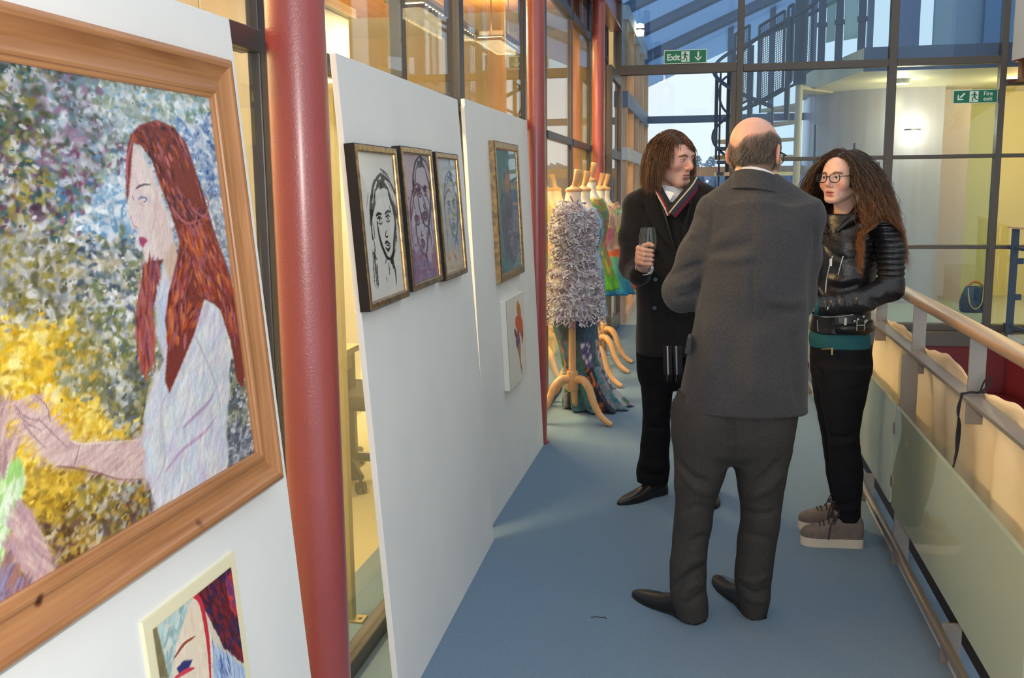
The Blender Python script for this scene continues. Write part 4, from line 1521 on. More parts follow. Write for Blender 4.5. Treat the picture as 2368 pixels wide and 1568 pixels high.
# outer post on the door side with curved tubes and brackets
a_ = arcpt(1676, 300)
for px_ in (1664, 1684):
    b = ony(px_, 300, 12.7)
    MB().tube([(b[0], b[1], 0), (b[0], b[1], 3.0)], .03 if px_ == 1684 else .012, 8).build('post', M_DKB, ss, smooth=True)
MB().tube(segs([ony(1688, 172, 12.6), ony(1668, 190, 12.6), ony(1664, 225, 12.6), ony(1672, 250, 12.6), ony(1690, 268, 12.6)], 16), .014, 6).build('curved_tube', M_DKB, ss, smooth=True)
for yy_ in (344, 375, 402):
    b = ony(1676, yy_, 12.6)
    MB().box(b[0] - .10, b[0] + .12, 12.5, 12.75, b[2] - .02, b[2] + .02).build('step_bracket', M_DKB, ss)

# ================================================================== balustrade beside the walkway
bl_ = empty('balustrade', (.82, 3.5, 0), 'steel balustrade with frosted glass panels and brushed handrail beside the walkway', 'balustrade')
M_FROST = glass('frosted_green_glass', (.75, .82, .77), .05, .02, srgb(206, 216, 200), .72)
posts = [1.50, 2.34, 3.20, 4.05, 4.90, 5.75, 6.60, 7.45, 8.30, 9.15, 10.0, 10.85]
for y in posts:
    main = y in posts[1::2]
    pt = MB().box(.776, .838, y - .006, y + .006, 0, .88 if main else .14).build('post', M_PLATE, bl_, bevel=.002)
    MB().box(.812, .862, y + .007, y + .019, .80, 1.072).build('post_head', M_PLATE, pt, bevel=.002)
    for zc in ((.34, .56) if main else ()):
        MB().box(.752, .775, y - .045, y - .01, zc, zc + .045).build('glass_clip', M_BRUSH, pt, bevel=.003)
for a, b in zip(posts[1:-2:2], posts[3::2]):
    if b > 2.0:
        MB().box(.756, .768, a + .012, b - .03, .262, .675).build('glass_panel', M_FROST, bl_, bevel=.001)
hrp = []
ring = [(.825 + .034 * math.copysign(abs(math.cos(t)) ** .55, math.cos(t)), 1.086 + .017 * math.copysign(abs(math.sin(t)) ** .4, math.sin(t))) for t in np.linspace(0, 2 * math.pi, 20, endpoint=False)]
MB().loft([[(x + .02, 1.2, z) for x, z in ring], [(x + .02, 10.95, z) for x, z in ring]]).build('handrail', mat('warm_brushed_handrail', srgb(190, 158, 130), .38, .45, bump=.05, bscale=200, stretch=(1, .02, 1)), bl_, smooth=True)  # steel handrail with a warm reflection tinted into its colour
MB().box(.795, .845, 1.2, 10.95, .882, .896).build('mid_rail', M_PLATE, bl_, bevel=.002)
MB().tube([(.766, 1.2, .115), (.766, 10.95, .115)], .016, 10).build('base_tube', M_BRUSH, bl_, smooth=True)
MB().box(.80, .806, 1.2, 10.95, .0, .07).build('kick_strip', mat('pale_kick_strip', srgb(196, 204, 214), .4), bl_)

# cream cloth hung along the outside
V, F = [], []
ny, nz = 150, 40
for i in range(ny + 1):
    y = 1.3 + 4.0 * i / ny
    sag = .5 + .5 * math.cos((y - 4.10) / .85 * 2 * math.pi)
    top = .925 + .016 * (1 - sag) * (0.6 + .4 * math.sin(y * 2.3)) - .020 * sag + .003 * math.sin(y * 31)
    for k in range(nz + 1):
        z = top - (top - .105 - .02 * math.sin(y * 3)) * k / nz
        d = .868 + .030 * (1 - math.exp(-k / 6)) + .014 * math.sin(y * 9 + z * 5 + 1.3 * math.sin(z * 7)) + .010 * math.sin(y * 23 + z * 2) + .018 * math.sin(z * 4 + y * 1.7)
        if k < 3:
            d = .862 + .006 * k
        V.append((d, y, z))
for i in range(ny):
    for k in range(nz):
        a = i * (nz + 1) + k
        F.append((a, a + 1, a + nz + 2, a + nz + 1))
cl = MB().add(V, F).build('cloth_banner', mat('cream_calico_cloth', srgb(244, 228, 202), .85, c2=srgb(232, 212, 184), scale=3, bump=.25, bscale=60), smooth=True)
cl.modifiers.new('thick', 'SOLIDIFY').thickness = .002
tag(cl, 'cream cloth sheet hung on the outer side of the balustrade', 'cloth')
# black cord tied round the near post
kc = MB()
kc.tube(curve([(.84, 3.19, .905), (.815, 3.185, .907), (.793, 3.19, .90), (.80, 3.215, .897), (.85, 3.22, .902), (.862, 3.20, .905), (.84, 3.19, .907)], 24), .0035, 6)
kc.tube(curve([(.842, 3.19, .905), (.862, 3.185, .925), (.875, 3.185, .945), (.862, 3.185, .955), (.85, 3.185, .935), (.845, 3.19, .91)], 16), .003, 6)
for k in range(3):
    kc.tube(curve([(.792, 3.19, .90), (.786 - .003 * k, 3.185, .85), (.785 + .004 * k, 3.19, .80), (.782 + .005 * k, 3.185 + .006 * k, .76 - .02 * k), (.783 - .004 * k, 3.18, .71 - .025 * k)], 14), .0026, 6)
tag(kc.build('cord', mat('black_cord', srgb(26, 28, 38), .8), smooth=True), 'thin black cord tied round a balustrade post with loose ends', 'cord')

# ================================================================== signs
M_GREEN = mat('exit_sign_green', srgb(10, 120, 82), .4)
M_SWHITE = mat('exit_sign_white', srgb(232, 240, 232), .4)


def text_mesh(body, size, m, parent, loc, name='lettering', bold=0.0):
    cu = bpy.data.curves.new(name, 'FONT')
    cu.body = body
    cu.size = size
    cu.extrude = .0006
    cu.offset = bold
    cu.align_x = 'LEFT'
    tmp = bpy.data.objects.new('tmp_text', cu)
    col.objects.link(tmp)
    dg = bpy.context.evaluated_depsgraph_get()
    me = bpy.data.meshes.new_from_object(tmp.evaluated_get(dg))
    bpy.data.objects.remove(tmp)
    me.name = name
    me.materials.clear()
    me.materials.append(m)
    vs = np.empty(len(me.vertices) * 3, np.float32)
    me.vertices.foreach_get('co', vs)
    vs = vs.reshape(-1, 3)
    out = np.stack([vs[:, 0] + loc[0], -vs[:, 2] + loc[1], vs[:, 1] + loc[2]], 1) - np.array(ORG[parent.name])
    me.vertices.foreach_set('co', out.astype(np.float32).ravel())
    o = bpy.data.objects.new(name, me)
    col.objects.link(o)
    o.parent = parent
    return o


def flat(polys, y, m, name, parent, th=.0012):
    b = MB()
    for P in polys:
        b.prism([(x, y, z) for x, z in P], (0, -th, 0))
    return b.build(name, m, parent, fixn=True)


def disc(x, z, r, n=14):
    return [(x + r * math.cos(t), z + r * math.sin(t)) for t in np.linspace(0, 2 * math.pi, n, endpoint=False)]


def limb(a, b, wd):
    a, b = np.array(a), np.array(b)
    d = (b - a) / np.linalg.norm(b - a)
    p = np.array([-d[1], d[0]]) * wd / 2
    return [tuple(a - p), tuple(b - p), tuple(b + p), tuple(a + p)]


def runner(x, z, h, y, parent, flip=1):
    """green running figure on a white door panel, h tall, lower-left corner x,z"""
    w_ = h * .78
    flat([[(x, z), (x + w_, z), (x + w_, z + h), (x, z + h)]], y, M_SWHITE, 'pictogram_door', parent)
    f = lambda a, b: (x + w_ * (a if flip > 0 else 1 - a), z + h * b)
    L = []
    L.append(disc(*f(.46, .86), h * .085))
    for a, b, wd in (((.50, .76), (.42, .46), .17), ((.50, .72), (.72, .66), .075), ((.72, .66), (.84, .52), .07), ((.48, .72), (.26, .70), .075), ((.26, .70), (.16, .54), .07),
                     ((.42, .48), (.66, .36), .10), ((.66, .36), (.62, .10), .09), ((.62, .10), (.76, .08), .06), ((.42, .48), (.34, .26), .10), ((.34, .26), (.06, .20), .085)):
        L.append(limb(f(*a), f(*b), wd * h))
    flat(L, y - .0013, M_GREEN, 'pictogram_runner', parent)


def arrow(cx_, cz, L_, ang, y, parent):
    d = np.array([math.cos(ang), math.sin(ang)])
    p = np.array([-d[1], d[0]])
    c = np.array([cx_, cz])
    P = [c - d * L_ / 2 - p * L_ * .09, c + d * L_ * .12 - p * L_ * .09, c + d * L_ * .12 + p * L_ * .09, c - d * L_ / 2 + p * L_ * .09]
    H1 = [c + d * L_ * .5, c + d * L_ * .12 - p * L_ * .36, c + d * L_ * -.02 - p * L_ * .36, c + d * L_ * .26]
    H2 = [c + d * L_ * .5, c + d * L_ * .26, c + d * L_ * -.02 + p * L_ * .36, c + d * L_ * .12 + p * L_ * .36]
    flat([[tuple(q) for q in g] for g in (P, H1, H2)], y, M_SWHITE, 'arrow', parent)


SYP = EY - .066
e0_, e1_ = ony(1535, 148, SYP), ony(1635, 113, SYP)
x0, x1, z0, z1 = float(e0_[0]), float(e1_[0]), float(e0_[2]) - .004, float(e1_[2])
h_ = z1 - z0
es = empty('exit_sign', ((x0 + x1) / 2, SYP, z0), 'green exit sign with running figure and down arrow above the doorway', 'sign')
MB().box(x0, x1, SYP - .004, SYP, z0, z1).build('sign_plate', M_SWHITE, es)
flat([[(x0 + .008, z0 + .008), (x1 - .008, z0 + .008), (x1 - .008, z1 - .008), (x0 + .008, z1 - .008)]], SYP - .004, M_GREEN, 'green_field', es)
text_mesh('Exit', h_ * .62, M_SWHITE, es, (x0 + .03, SYP - .0058, z0 + h_ * .27), bold=.0025)
runner(x0 + (x1 - x0) * .41, z0 + h_ * .12, h_ * .76, SYP - .0052, es)
arrow(x0 + (x1 - x0) * .80, z0 + h_ * .5, h_ * .68, -math.pi / 2, SYP - .0052, es)

SYP = EY - .012
e0_, e1_ = ony(2203, 240, SYP), ony(2308, 206, SYP)
x0, x1, z0, z1 = float(e0_[0]), float(e1_[0]), float(e0_[2]), float(e1_[2])
h_ = z1 - z0
es = empty('fire_exit_sign', ((x0 + x1) / 2, SYP, z0), 'green fire exit sign with diagonal arrow on the right hand pane', 'sign')
MB().box(x0, x1, SYP - .004, SYP, z0, z1).build('sign_plate', M_SWHITE, es)
flat([[(x0 + .006, z0 + .006), (x1 - .006, z0 + .006), (x1 - .006, z1 - .006), (x0 + .006, z1 - .006)]], SYP - .004, M_GREEN, 'green_field', es)
text_mesh('Fire', h_ * .42, M_SWHITE, es, (x0 + (x1 - x0) * .68, SYP - .0058, z0 + h_ * .56), bold=.0007)
text_mesh('exit', h_ * .42, M_SWHITE, es, (x0 + (x1 - x0) * .68, SYP - .0058, z0 + h_ * .18), bold=.0007)
runner(x0 + (x1 - x0) * .37, z0 + h_ * .10, h_ * .80, SYP - .0052, es, -1)
arrow(x0 + (x1 - x0) * .18, z0 + h_ * .5, h_ * .72, math.radians(-135), SYP - .0052, es)

# ================================================================== handbag on the landing floor
hb = onz(2258, 724)
hx, hy = float(hb[0]), float(hb[1]) + .1
bg_ = empty('handbag', (hx, hy, 0), 'dark blue handbag with pale chain handles on the floor behind the glass', 'handbag')
rr_ = []
for z, wx, wy in ((0, .15, .07), (.02, .17, .08), (.12, .175, .085), (.22, .15, .06), (.30, .12, .035), (.315, .11, .02)):
    rr_.append([(hx + wx * math.copysign(abs(math.cos(t)) ** .6, math.cos(t)), hy + wy * math.copysign(abs(math.sin(t)) ** .6, math.sin(t)), z) for t in np.linspace(0, 2 * math.pi, 24, endpoint=False)])
MB().loft(rr_).build('body', mat('navy_leather', srgb(44, 66, 100), .4, bump=.2, bscale=80), bg_, smooth=True)
M_CHAIN = mat('gold_chain', srgb(222, 190, 110), .3, .8)
for s in (-1, 1):
    MB().tube(curve([(hx - .09, hy + s * .03, .29), (hx - .08, hy + s * .09, .12), (hx - .02, hy + s * .11, .05), (hx + .05, hy + s * .10, .12), (hx + .08, hy + s * .03, .30)], 24), .008, 6).build('handle', M_CHAIN, bg_, smooth=True)
MB().tube(curve([(hx - .1, hy, .30), (hx - .03, hy - .02, .37), (hx + .04, hy, .35), (hx + .09, hy, .30)], 16), .016, 6).build('scarf_tie', mat('orange_silk', srgb(220, 130, 70), .5), bg_, smooth=True)

# ================================================================== dress forms and garments
M_BUST = mat('ivory_bust_cloth', srgb(232, 214, 192), .8, bump=.15, bscale=200)
M_BEECH = wood('honey_beech', srgb(206, 156, 108), srgb(220, 174, 126), 5, (4, 4, 1.2), .35)
M_RAG = mat('garment_cloth', (.8, .8, .8), .85, attr='Col', bump=.35, bscale=120, c2=(1, 1, 1), scale=30)


def ell(cx_, cy_, z, a, b, n=28, p=1.0):
    return [(cx_ + a * math.copysign(abs(math.cos(t)) ** p, math.cos(t)), cy_ + b * math.copysign(abs(math.sin(t)) ** p, math.sin(t)), z)
            for t in np.linspace(0, 2 * math.pi, n, endpoint=False)]


def dress_form(loc, label):
    """bust faces +x; built at the origin of loc"""
    x, y, z = loc
    t = empty('dress_form', loc, label, 'dress form', 'dress forms along the glazing')
    # bust: (z, half-width across y, half-depth along x, x offset)
    rows_ = [(.80, .150, .110, 0), (.86, .166, .122, 0), (.95, .160, .115, .004), (1.05, .128, .098, .006), (1.13, .124, .098, .010), (1.22, .146, .116, .018),
             (1.30, .158, .118, .020), (1.36, .166, .100, .010), (1.40, .150, .082, .002), (1.425, .112, .068, 0), (1.445, .070, .058, 0), (1.47, .054, .052, .004), (1.52, .050, .049, .010)]
    MB().loft([ell(x + o, y, zz_, d, w_) for zz_, w_, d, o in rows_]).build('bust', M_BUST, t, smooth=True)
    cap = MB().lathe([(.053, 1.518), (.056, 1.524), (.056, 1.534), (.040, 1.545), (.022, 1.552), (.018, 1.56), (.0, 1.56)], 20, (x + .010, y, 0)).build('neck_cap', M_BEECH, t, smooth=True)
    MB().tube([(x + .012, y, 1.552), (x + .024, y, 1.585), (x + .034, y, 1.62), (x + .040, y, 1.655), (x + .041, y, 1.66)], [.017, .020, .023, .025, .020], 14).build('finial', M_BEECH, cap, smooth=True)
    MB().lathe([(.024, .30), (.024, .82)], 14, (x, y, 0)).build('pole', M_BEECH, t, smooth=True)
    MB().lathe([(.030, .20), (.040, .21), (.042, .30), (.036, .335), (.026, .34)], 18, (x, y, 0)).build('hub', M_BEECH, t, smooth=True)
    for k in range(3):
        a = math.radians(-28 + 120 * k)
        ca, sa = math.cos(a), math.sin(a)
        pts = curve([(.03, .285), (.085, .285), (.135, .235), (.170, .150), (.215, .075), (.275, .030), (.315, .014)], 18)
        rr2 = np.linspace(.030, .018, len(pts))
        rr2[-1] = .013
        MB().tube([(x + ca * q[0], y + sa * q[0], max(q[1], .013)) for q in pts], rr2, 10, flat=1.0).build('leg', M_BEECH, t, smooth=True)
    return t


def garment(name, loc, rows_, colfn, label, ruffle=.0, nf=9, n=64, cat='dress', extra=None, thick=True, xo=0.0):
    """rows_: (z, half-width y, half-depth x, x offset, y offset); colfn(z, ang)->rgb"""
    x, y, _ = loc
    zs = [r[0] for r in rows_]
    N = 46
    V, C, F = [], [], []
    for i in range(N + 1):
        z = zs[0] + (zs[-1] - zs[0]) * i / N
        w_, d_, ox, oy = [float(np.interp(z, zs, [r[k] for r in rows_])) for k in (1, 2, 3, 4)]
        k_ = (zs[-1] - z) / (zs[-1] - zs[0])
        for j in range(n):
            a = 2 * math.pi * j / n
            f = 1 + ruffle * k_ ** 1.5 * math.sin(nf * a + 2 * math.sin(3 * z)) + .012 * math.sin(5 * a + 17 * z)
            V.append((x + ox + d_ * f * math.cos(a), y + oy + w_ * f * math.sin(a), z))
            C.append(colfn(z, a))
    for i in range(N):
        for j in range(n):
            j2 = (j + 1) % n
            F.append((i * n + j, i * n + j2, (i + 1) * n + j2, (i + 1) * n + j))
    t = empty(name, (x, y, zs[0]), label, cat, 'handmade garments on dress forms')
    b = MB().add(V, F)
    cc_ = np.clip(np.array(C), 0, 255) / 255
    b.cols = np.where(cc_ <= .04045, cc_ / 12.92, ((cc_ + .055) / 1.055) ** 2.4)
    o = b.build('cloth', M_RAG, t, smooth=True)
    sd = o.modifiers.new('thick', 'SOLIDIFY')
    sd.thickness = .003
    return t


def patch(cols, sc, seed):
    def f(z, a):
        v = mnoise.cell(Vector((math.cos(a) * sc, math.sin(a) * sc, z * sc * 1.2 + seed)))
        w_ = mnoise.noise(Vector((math.cos(a) * sc * 3, math.sin(a) * sc * 3, z * sc * 4 + seed)))
        c = np.array(cols[int(abs(v) * 997) % len(cols)], float)
        return c * (1 + .22 * w_)
    return f


def forms_at(pxn, Y):
    p = onx(pxn, 440, -.86)
    return (float(ony(pxn - 8, 440, Y)[0]), Y, 0.0)


spots = [forms_at(1331, 6.35), forms_at(1354, 7.02), forms_at(1370, 7.60), forms_at(1391, 8.2), forms_at(1403, 8.68)]
flabels = ['ivory dress form on a beech tripod wearing the grey rag dress', 'ivory dress form wearing pale denim behind the grey rag dress', 'taller ivory dress form wearing the green floral dress',
           'ivory dress form wearing the pink and teal dress', 'ivory dress form wearing the rust skirt nearest the open door']
proto = dress_form(spots[0], flabels[0])
for i in range(1, 5):
    s_ = spots[i]
    c = copy_tree(proto, (s_[0], s_[1], .06 if i == 2 else 0.0))
    c['label'] = flabels[i]
    if i == 2:
        c.location.z = 0
        c.scale = (1, 1, 1.045)

B0 = [(1.05, .150, .122, .006, 0), (1.13, .146, .122, .010, 0), (1.22, .166, .138, .018, 0), (1.30, .176, .138, .020, 0), (1.36, .180, .118, .010, 0), (1.40, .160, .098, .002, 0)]
# 1: grey and white rag-knot dress with a dark patchwork train
s1 = spots[0]
rag = patch([(176, 168, 170), (196, 190, 194), (150, 140, 144), (168, 150, 156), (206, 204, 210)], 7, 1)
g1 = garment('rag_dress', s1, [(.70, .215, .185, 0, 0), (.80, .21, .18, 0, 0), (.92, .20, .165, .004, 0)] + B0, rag, 'grey and white knotted rag dress with dark patchwork train', .03)
kn = MB()
KC = []
lr = random.Random(3)
for k in range(4200):
    z = lr.uniform(.68, 1.41)
    if lr.random() < .72 and z > .80:
        z = round((z - .7) / .075) * .075 + .7 + lr.uniform(-.008, .008)
    a = lr.uniform(-math.pi, math.pi)
    if k > 3600:
        a = lr.uniform(-math.pi, -.25 * math.pi)
        z = lr.uniform(1.36, 1.455)
    w_ = float(np.interp(z, [.7, .92, 1.05, 1.13, 1.22, 1.30, 1.40, 1.46], [.218, .203, .155, .150, .170, .182, .168, .07]))
    d_ = float(np.interp(z, [.7, .92, 1.05, 1.13, 1.22, 1.30, 1.40, 1.46], [.19, .17, .127, .126, .142, .144, .105, .065]))
    p = Vector((s1[0] + .01 + d_ * math.cos(a), s1[1] + w_ * math.sin(a), z))
    nrm_ = Vector((math.cos(a) / d_, math.sin(a) / w_, 0)).normalized()
    tn = Vector((-nrm_.y, nrm_.x, 0))
    L_ = lr.uniform(.018, .042)
    hw = lr.uniform(.0022, .0055)
    dr = (tn * lr.uniform(-1.3, 1.3) + Vector((0, 0, lr.uniform(-.7, .35) if z > .8 else lr.uniform(-1.5, -.3)))).normalized()
    sd_ = dr.cross(nrm_).normalized() * hw
    q = [p, p + nrm_ * lr.uniform(.012, .025) + dr * L_ * .5, p + nrm_ * lr.uniform(.004, .03) + dr * L_]
    b = len(kn.v)
    kn.add([q[0] - sd_, q[0] + sd_, q[1] - sd_, q[1] + sd_, q[2] - sd_ * .8, q[2] + sd_ * .8], [(0, 1, 3, 2), (2, 3, 5, 4)])
    c = lr.choice([(232, 228, 236), (216, 212, 222), (200, 192, 200), (240, 238, 242), (176, 160, 170), (150, 120, 136), (214, 206, 200)])
    KC += [c] * 6
cc_ = np.array(KC) / 255.0
kn.cols = np.where(cc_ <= .04045, cc_ / 12.92, ((cc_ + .055) / 1.055) ** 2.4)
ko = kn.build('rag_knots', M_RAG, g1)
ko['kind'] = 'stuff'
ko.modifiers.new('thick', 'SOLIDIFY').thickness = .002


def train_col(z, a):
    q = mnoise.cell(Vector((a * 2.2, z * 3, 7)))
    sp = mnoise.noise(Vector((math.cos(a) * 22, math.sin(a) * 22, z * 30)))
    if z > .52:
        base = np.array((84, 108, 134)) if math.cos(a * 2) > -.2 else np.array((64, 84, 104))
        return base * (1 + .35 * sp)
    if -.3 < a - math.pi * .0 < .9 or a > 5.8:
        base = np.array((206, 200, 206)) if sp > -.1 else np.array((120, 116, 130))
    else:
        base = np.array([(56, 60, 76), (96, 110, 130), (90, 130, 140), (120, 104, 150), (190, 190, 200), (50, 56, 66), (160, 170, 180)][int(abs(q) * 991) % 7])
    if sp > .25:
        base = np.array([(210, 210, 220), (60, 130, 140), (60, 120, 70), (200, 110, 60)][int(abs(q) * 513) % 4])
    return base * (1 + .3 * sp)


gt_ = [(.012, .24, .23, .12, .42), (.05, .22, .21, .10, .40), (.15, .19, .17, .07, .34), (.30, .15, .14, .04, .26), (.45, .14, .135, .02, .20), (.60, .14, .15, 0, .15), (.74, .15, .165, 0, .10)]
tb = garment('skirt_train', (s1[0], s1[1] + .02, 0), gt_, train_col, 'dark denim patchwork train trailing on the carpet beneath the grey rag dress', .14, 11, cat='skirt')
# 2: pale denim dress
garment('denim_dress', spots[1], [(.62, .20, .17, .01, 0), (.80, .19, .16, 0, 0), (.95, .185, .15, .004, 0)] + B0, patch([(120, 150, 178), (150, 176, 198), (96, 126, 156), (176, 192, 206)], 6, 3), 'pale blue denim dress between the rag dress and the green dress', .08)
# 3: green floral dress
def green(z, a):
    sp = mnoise.noise(Vector((math.cos(a) * 8, math.sin(a) * 8, z * 12)))
    v = abs(mnoise.cell(Vector((math.cos(a) * 7, math.sin(a) * 7, z * 16)))) * 997
    if z < .93:
        base = np.array((96, 170, 40)) if z < .86 else np.array((110, 160, 60))
    else:
        base = np.array((134, 146, 76))
    if .86 < z and sp > .12:
        base = np.array([(214, 96, 60), (200, 170, 60), (60, 110, 150), (196, 70, 80), (90, 150, 70)][int(v) % 5])
    return base * (1 + .2 * sp)
B3 = [(z * 1.045, a, b, c, d) for z, a, b, c, d in B0]
garment('floral_dress', spots[2], [(.76, .225, .20, .03, 0), (.90, .20, .17, .02, 0), (1.0, .18, .15, .008, 0)] + B3, green, 'olive and bright green floral dress on the taller form', .07)
# 4: pink and yellow top, teal skirt
def pinkteal(z, a):
    sp = mnoise.noise(Vector((math.cos(a) * 6, math.sin(a) * 6, z * 9)))
    if z > 1.22:
        base = np.array((206, 150, 158)) if sp < .15 else np.array((236, 214, 110))
    elif z > 1.02:
        base = np.array((214, 110, 130)) if sp > .0 else np.array((196, 170, 140))
    elif z > .98:
        base = np.array((226, 100, 50))
    else:
        k_ = (z - .68) / .3
        base = np.array((20, 110, 150)) * (1 - k_) + np.array((110, 170, 120)) * k_
    return base * (1 + .25 * sp)
garment('patchwork_dress', spots[3], [(.66, .215, .23, .07, 0), (.85, .19, .18, .03, 0), (1.0, .165, .135, .01, 0)] + B0, pinkteal, 'pink topped dress with a teal dyed skirt', .10)
# 5: rust skirt with yellow flowered top
def rust(z, a):
    sp = mnoise.noise(Vector((math.cos(a) * 7, math.sin(a) * 7, z * 10)))
    if z > 1.15:
        base = np.array((232, 216, 96)) if sp > -.1 else np.array((236, 200, 170))
    elif z > 1.0:
        base = np.array((206, 160, 120))
    else:
        base = np.array((190, 78, 36))
    return base * (1 + .2 * sp)
garment('flower_dress', spots[4], [(.66, .215, .25, .11, 0), (.85, .19, .20, .06, 0), (1.0, .165, .135, .02, 0)] + B0, rust, 'rust orange skirted dress with a yellow flowered top', .07)
# fabric flowers on the shoulder of the last dress
fl = empty('fabric_flowers', (spots[4][0] + .1, spots[4][1] - .05, 1.38), 'yellow and pink fabric flowers pinned on the rust dress shoulder', 'flowers')
lr = random.Random(9)
for k in range(9):
    c = Vector((spots[4][0] + lr.uniform(-.02, .16), spots[4][1] + lr.uniform(-.16, .08), 1.30 + lr.uniform(-.06, .13)))
    b = MB()
    for j in range(6):
        a = j * math.pi / 3
        d = Vector((math.cos(a) * .3, math.cos(a) * .4 + math.sin(a) * -.6, math.sin(a))).normalized() * .045
        e = d.cross(Vector((1, -.6, .2))).normalized() * .018
        b.add([c, c + d * .6 + e + Vector((.015, -.01, 0)), c + d + Vector((.008, -.006, 0)), c + d * .6 - e + Vector((.015, -.01, 0))], [(0, 1, 2, 3)])
    b.build('flower', [mat('yellow_flower_cloth', srgb(238, 226, 110), .8), mat('pink_flower_cloth', srgb(236, 190, 190), .8), mat('mint_flower_cloth', srgb(170, 210, 190), .8)][(k * 7 // 3) % 3 if k % 2 else 0], fl)

# ================================================================== figure modelling: signed-distance volumes
class Vol:
    def __init__(s, lo, hi, res):
        s.ax = [np.arange(lo[k], hi[k] + res, res, dtype=np.float32) for k in range(3)]
        s.res = res
        s.D = np.full([len(a) for a in s.ax], .5, np.float32)

    def sl(s, lo, hi):
        out = []
        for k in range(3):
            a = np.searchsorted(s.ax[k], lo[k])
            b = np.searchsorted(s.ax[k], hi[k])
            if b <= a:
                return None
            out.append(slice(int(a), int(b)))
        return tuple(out)

    def grid(s, sl):
        return (s.ax[0][sl[0]][:, None, None], s.ax[1][sl[1]][None, :, None], s.ax[2][sl[2]][None, None, :])

    def put(s, sl, d, k, mode='u'):
        c = s.D[sl]
        if mode == 'u':
            if k > 0:
                hh = np.clip(.5 + .5 * (c - d) / k, 0, 1)
                s.D[sl] = c * (1 - hh) + d * hh - k * hh * (1 - hh)
            else:
                s.D[sl] = np.minimum(c, d)
        elif mode == 's':
            if k > 0:
                hh = np.clip(.5 - .5 * (c + d) / k, 0, 1)
                s.D[sl] = c * (1 - hh) + (-d) * hh + k * hh * (1 - hh)
            else:
                s.D[sl] = np.maximum(c, -d)
        return s

    def cap(s, a, b, ra, rb=None, k=.01, mode='u'):
        rb = ra if rb is None else rb
        a, b = np.array(a, float), np.array(b, float)
        m = max(ra, rb) + k + s.res * 3
        sl = s.sl(np.minimum(a, b) - m, np.maximum(a, b) + m)
        if sl is None:
            return s
        X, Y, Z = s.grid(sl)
        ab = b - a
        L = float(ab @ ab) + 1e-12
        t = np.clip(((X - a[0]) * ab[0] + (Y - a[1]) * ab[1] + (Z - a[2]) * ab[2]) / L, 0, 1)
        d = np.sqrt((X - a[0] - t * ab[0]) ** 2 + (Y - a[1] - t * ab[1]) ** 2 + (Z - a[2] - t * ab[2]) ** 2) - (ra + (rb - ra) * t)
        return s.put(sl, d.astype(np.float32), k, mode)

    def chain(s, pts, rs, k=.01, mode='u'):
        for i in range(len(pts) - 1):
            s.cap(pts[i], pts[i + 1], rs[i], rs[i + 1], k, mode)
        return s

    def ell(s, c, r, R=None, k=.01, mode='u'):
        c = np.array(c, float)
        r = np.array(r, float)
        m = r.max() + k + s.res * 3
        sl = s.sl(c - m, c + m)
        if sl is None:
            return s
        X, Y, Z = s.grid(sl)
        X, Y, Z = X - c[0], Y - c[1], Z - c[2]
        if R is not None:
            R = np.array(R)
            X, Y, Z = (R[0, 0] * X + R[1, 0] * Y + R[2, 0] * Z, R[0, 1] * X + R[1, 1] * Y + R[2, 1] * Z, R[0, 2] * X + R[1, 2] * Y + R[2, 2] * Z)
        k0 = np.sqrt((X / r[0]) ** 2 + (Y / r[1]) ** 2 + (Z / r[2]) ** 2)
        k1 = np.sqrt((X / r[0] ** 2) ** 2 + (Y / r[1] ** 2) ** 2 + (Z / r[2] ** 2) ** 2) + 1e-9
        return s.put(sl, (k0 * (k0 - 1) / k1).astype(np.float32), k, mode)

    def zloft(s, rows_, k=.02, p=2.0, ang=0.0, mode='u'):
        """rows_: (z, cx, cy, a, b) ascending or descending z; flat ends"""
        rows_ = sorted(rows_)
        zs = np.array([r[0] for r in rows_])
        A_ = np.array(rows_)
        m = float(A_[:, 3:5].max()) + k + s.res * 3
        lo = (A_[:, 1].min() - m, A_[:, 2].min() - m, zs[0] - k - 3 * s.res)
        hi = (A_[:, 1].max() + m, A_[:, 2].max() + m, zs[-1] + k + 3 * s.res)
        sl = s.sl(lo, hi)
        X, Y, Z = s.grid(sl)
        zz_ = s.ax[2][sl[2]]
        # smooth interpolation of the rows
        fine = np.linspace(zs[0], zs[-1], 200)
        cols_ = []
        for j in range(1, 5):
            v = np.interp(fine, zs, A_[:, j])
            kk = 9
            vp = np.concatenate([np.full(kk, v[0]), v, np.full(kk, v[-1])])
            v = np.convolve(vp, np.ones(2 * kk + 1) / (2 * kk + 1), 'valid')
            cols_.append(np.interp(zz_, fine, v).astype(np.float32)[None, None, :])
        cx_, cy_, a, b = cols_
        U, W_ = X - cx_, Y - cy_
        if ang:
            ca, sa = math.cos(ang), math.sin(ang)
            U, W_ = U * ca + W_ * sa, -U * sa + W_ * ca
        q = (np.abs(U / a) ** p + np.abs(W_ / b) ** p) ** (1 / p)
        g = np.sqrt((U / a ** 2) ** 2 + (W_ / b ** 2) ** 2) + 1e-6
        d = np.where(q > .6, q * (q - 1) / g, (q - 1) * np.minimum(a, b))
        d = np.maximum(d, np.maximum(zs[0] - Z, Z - zs[-1]))
        return s.put(sl, d.astype(np.float32), k, mode)

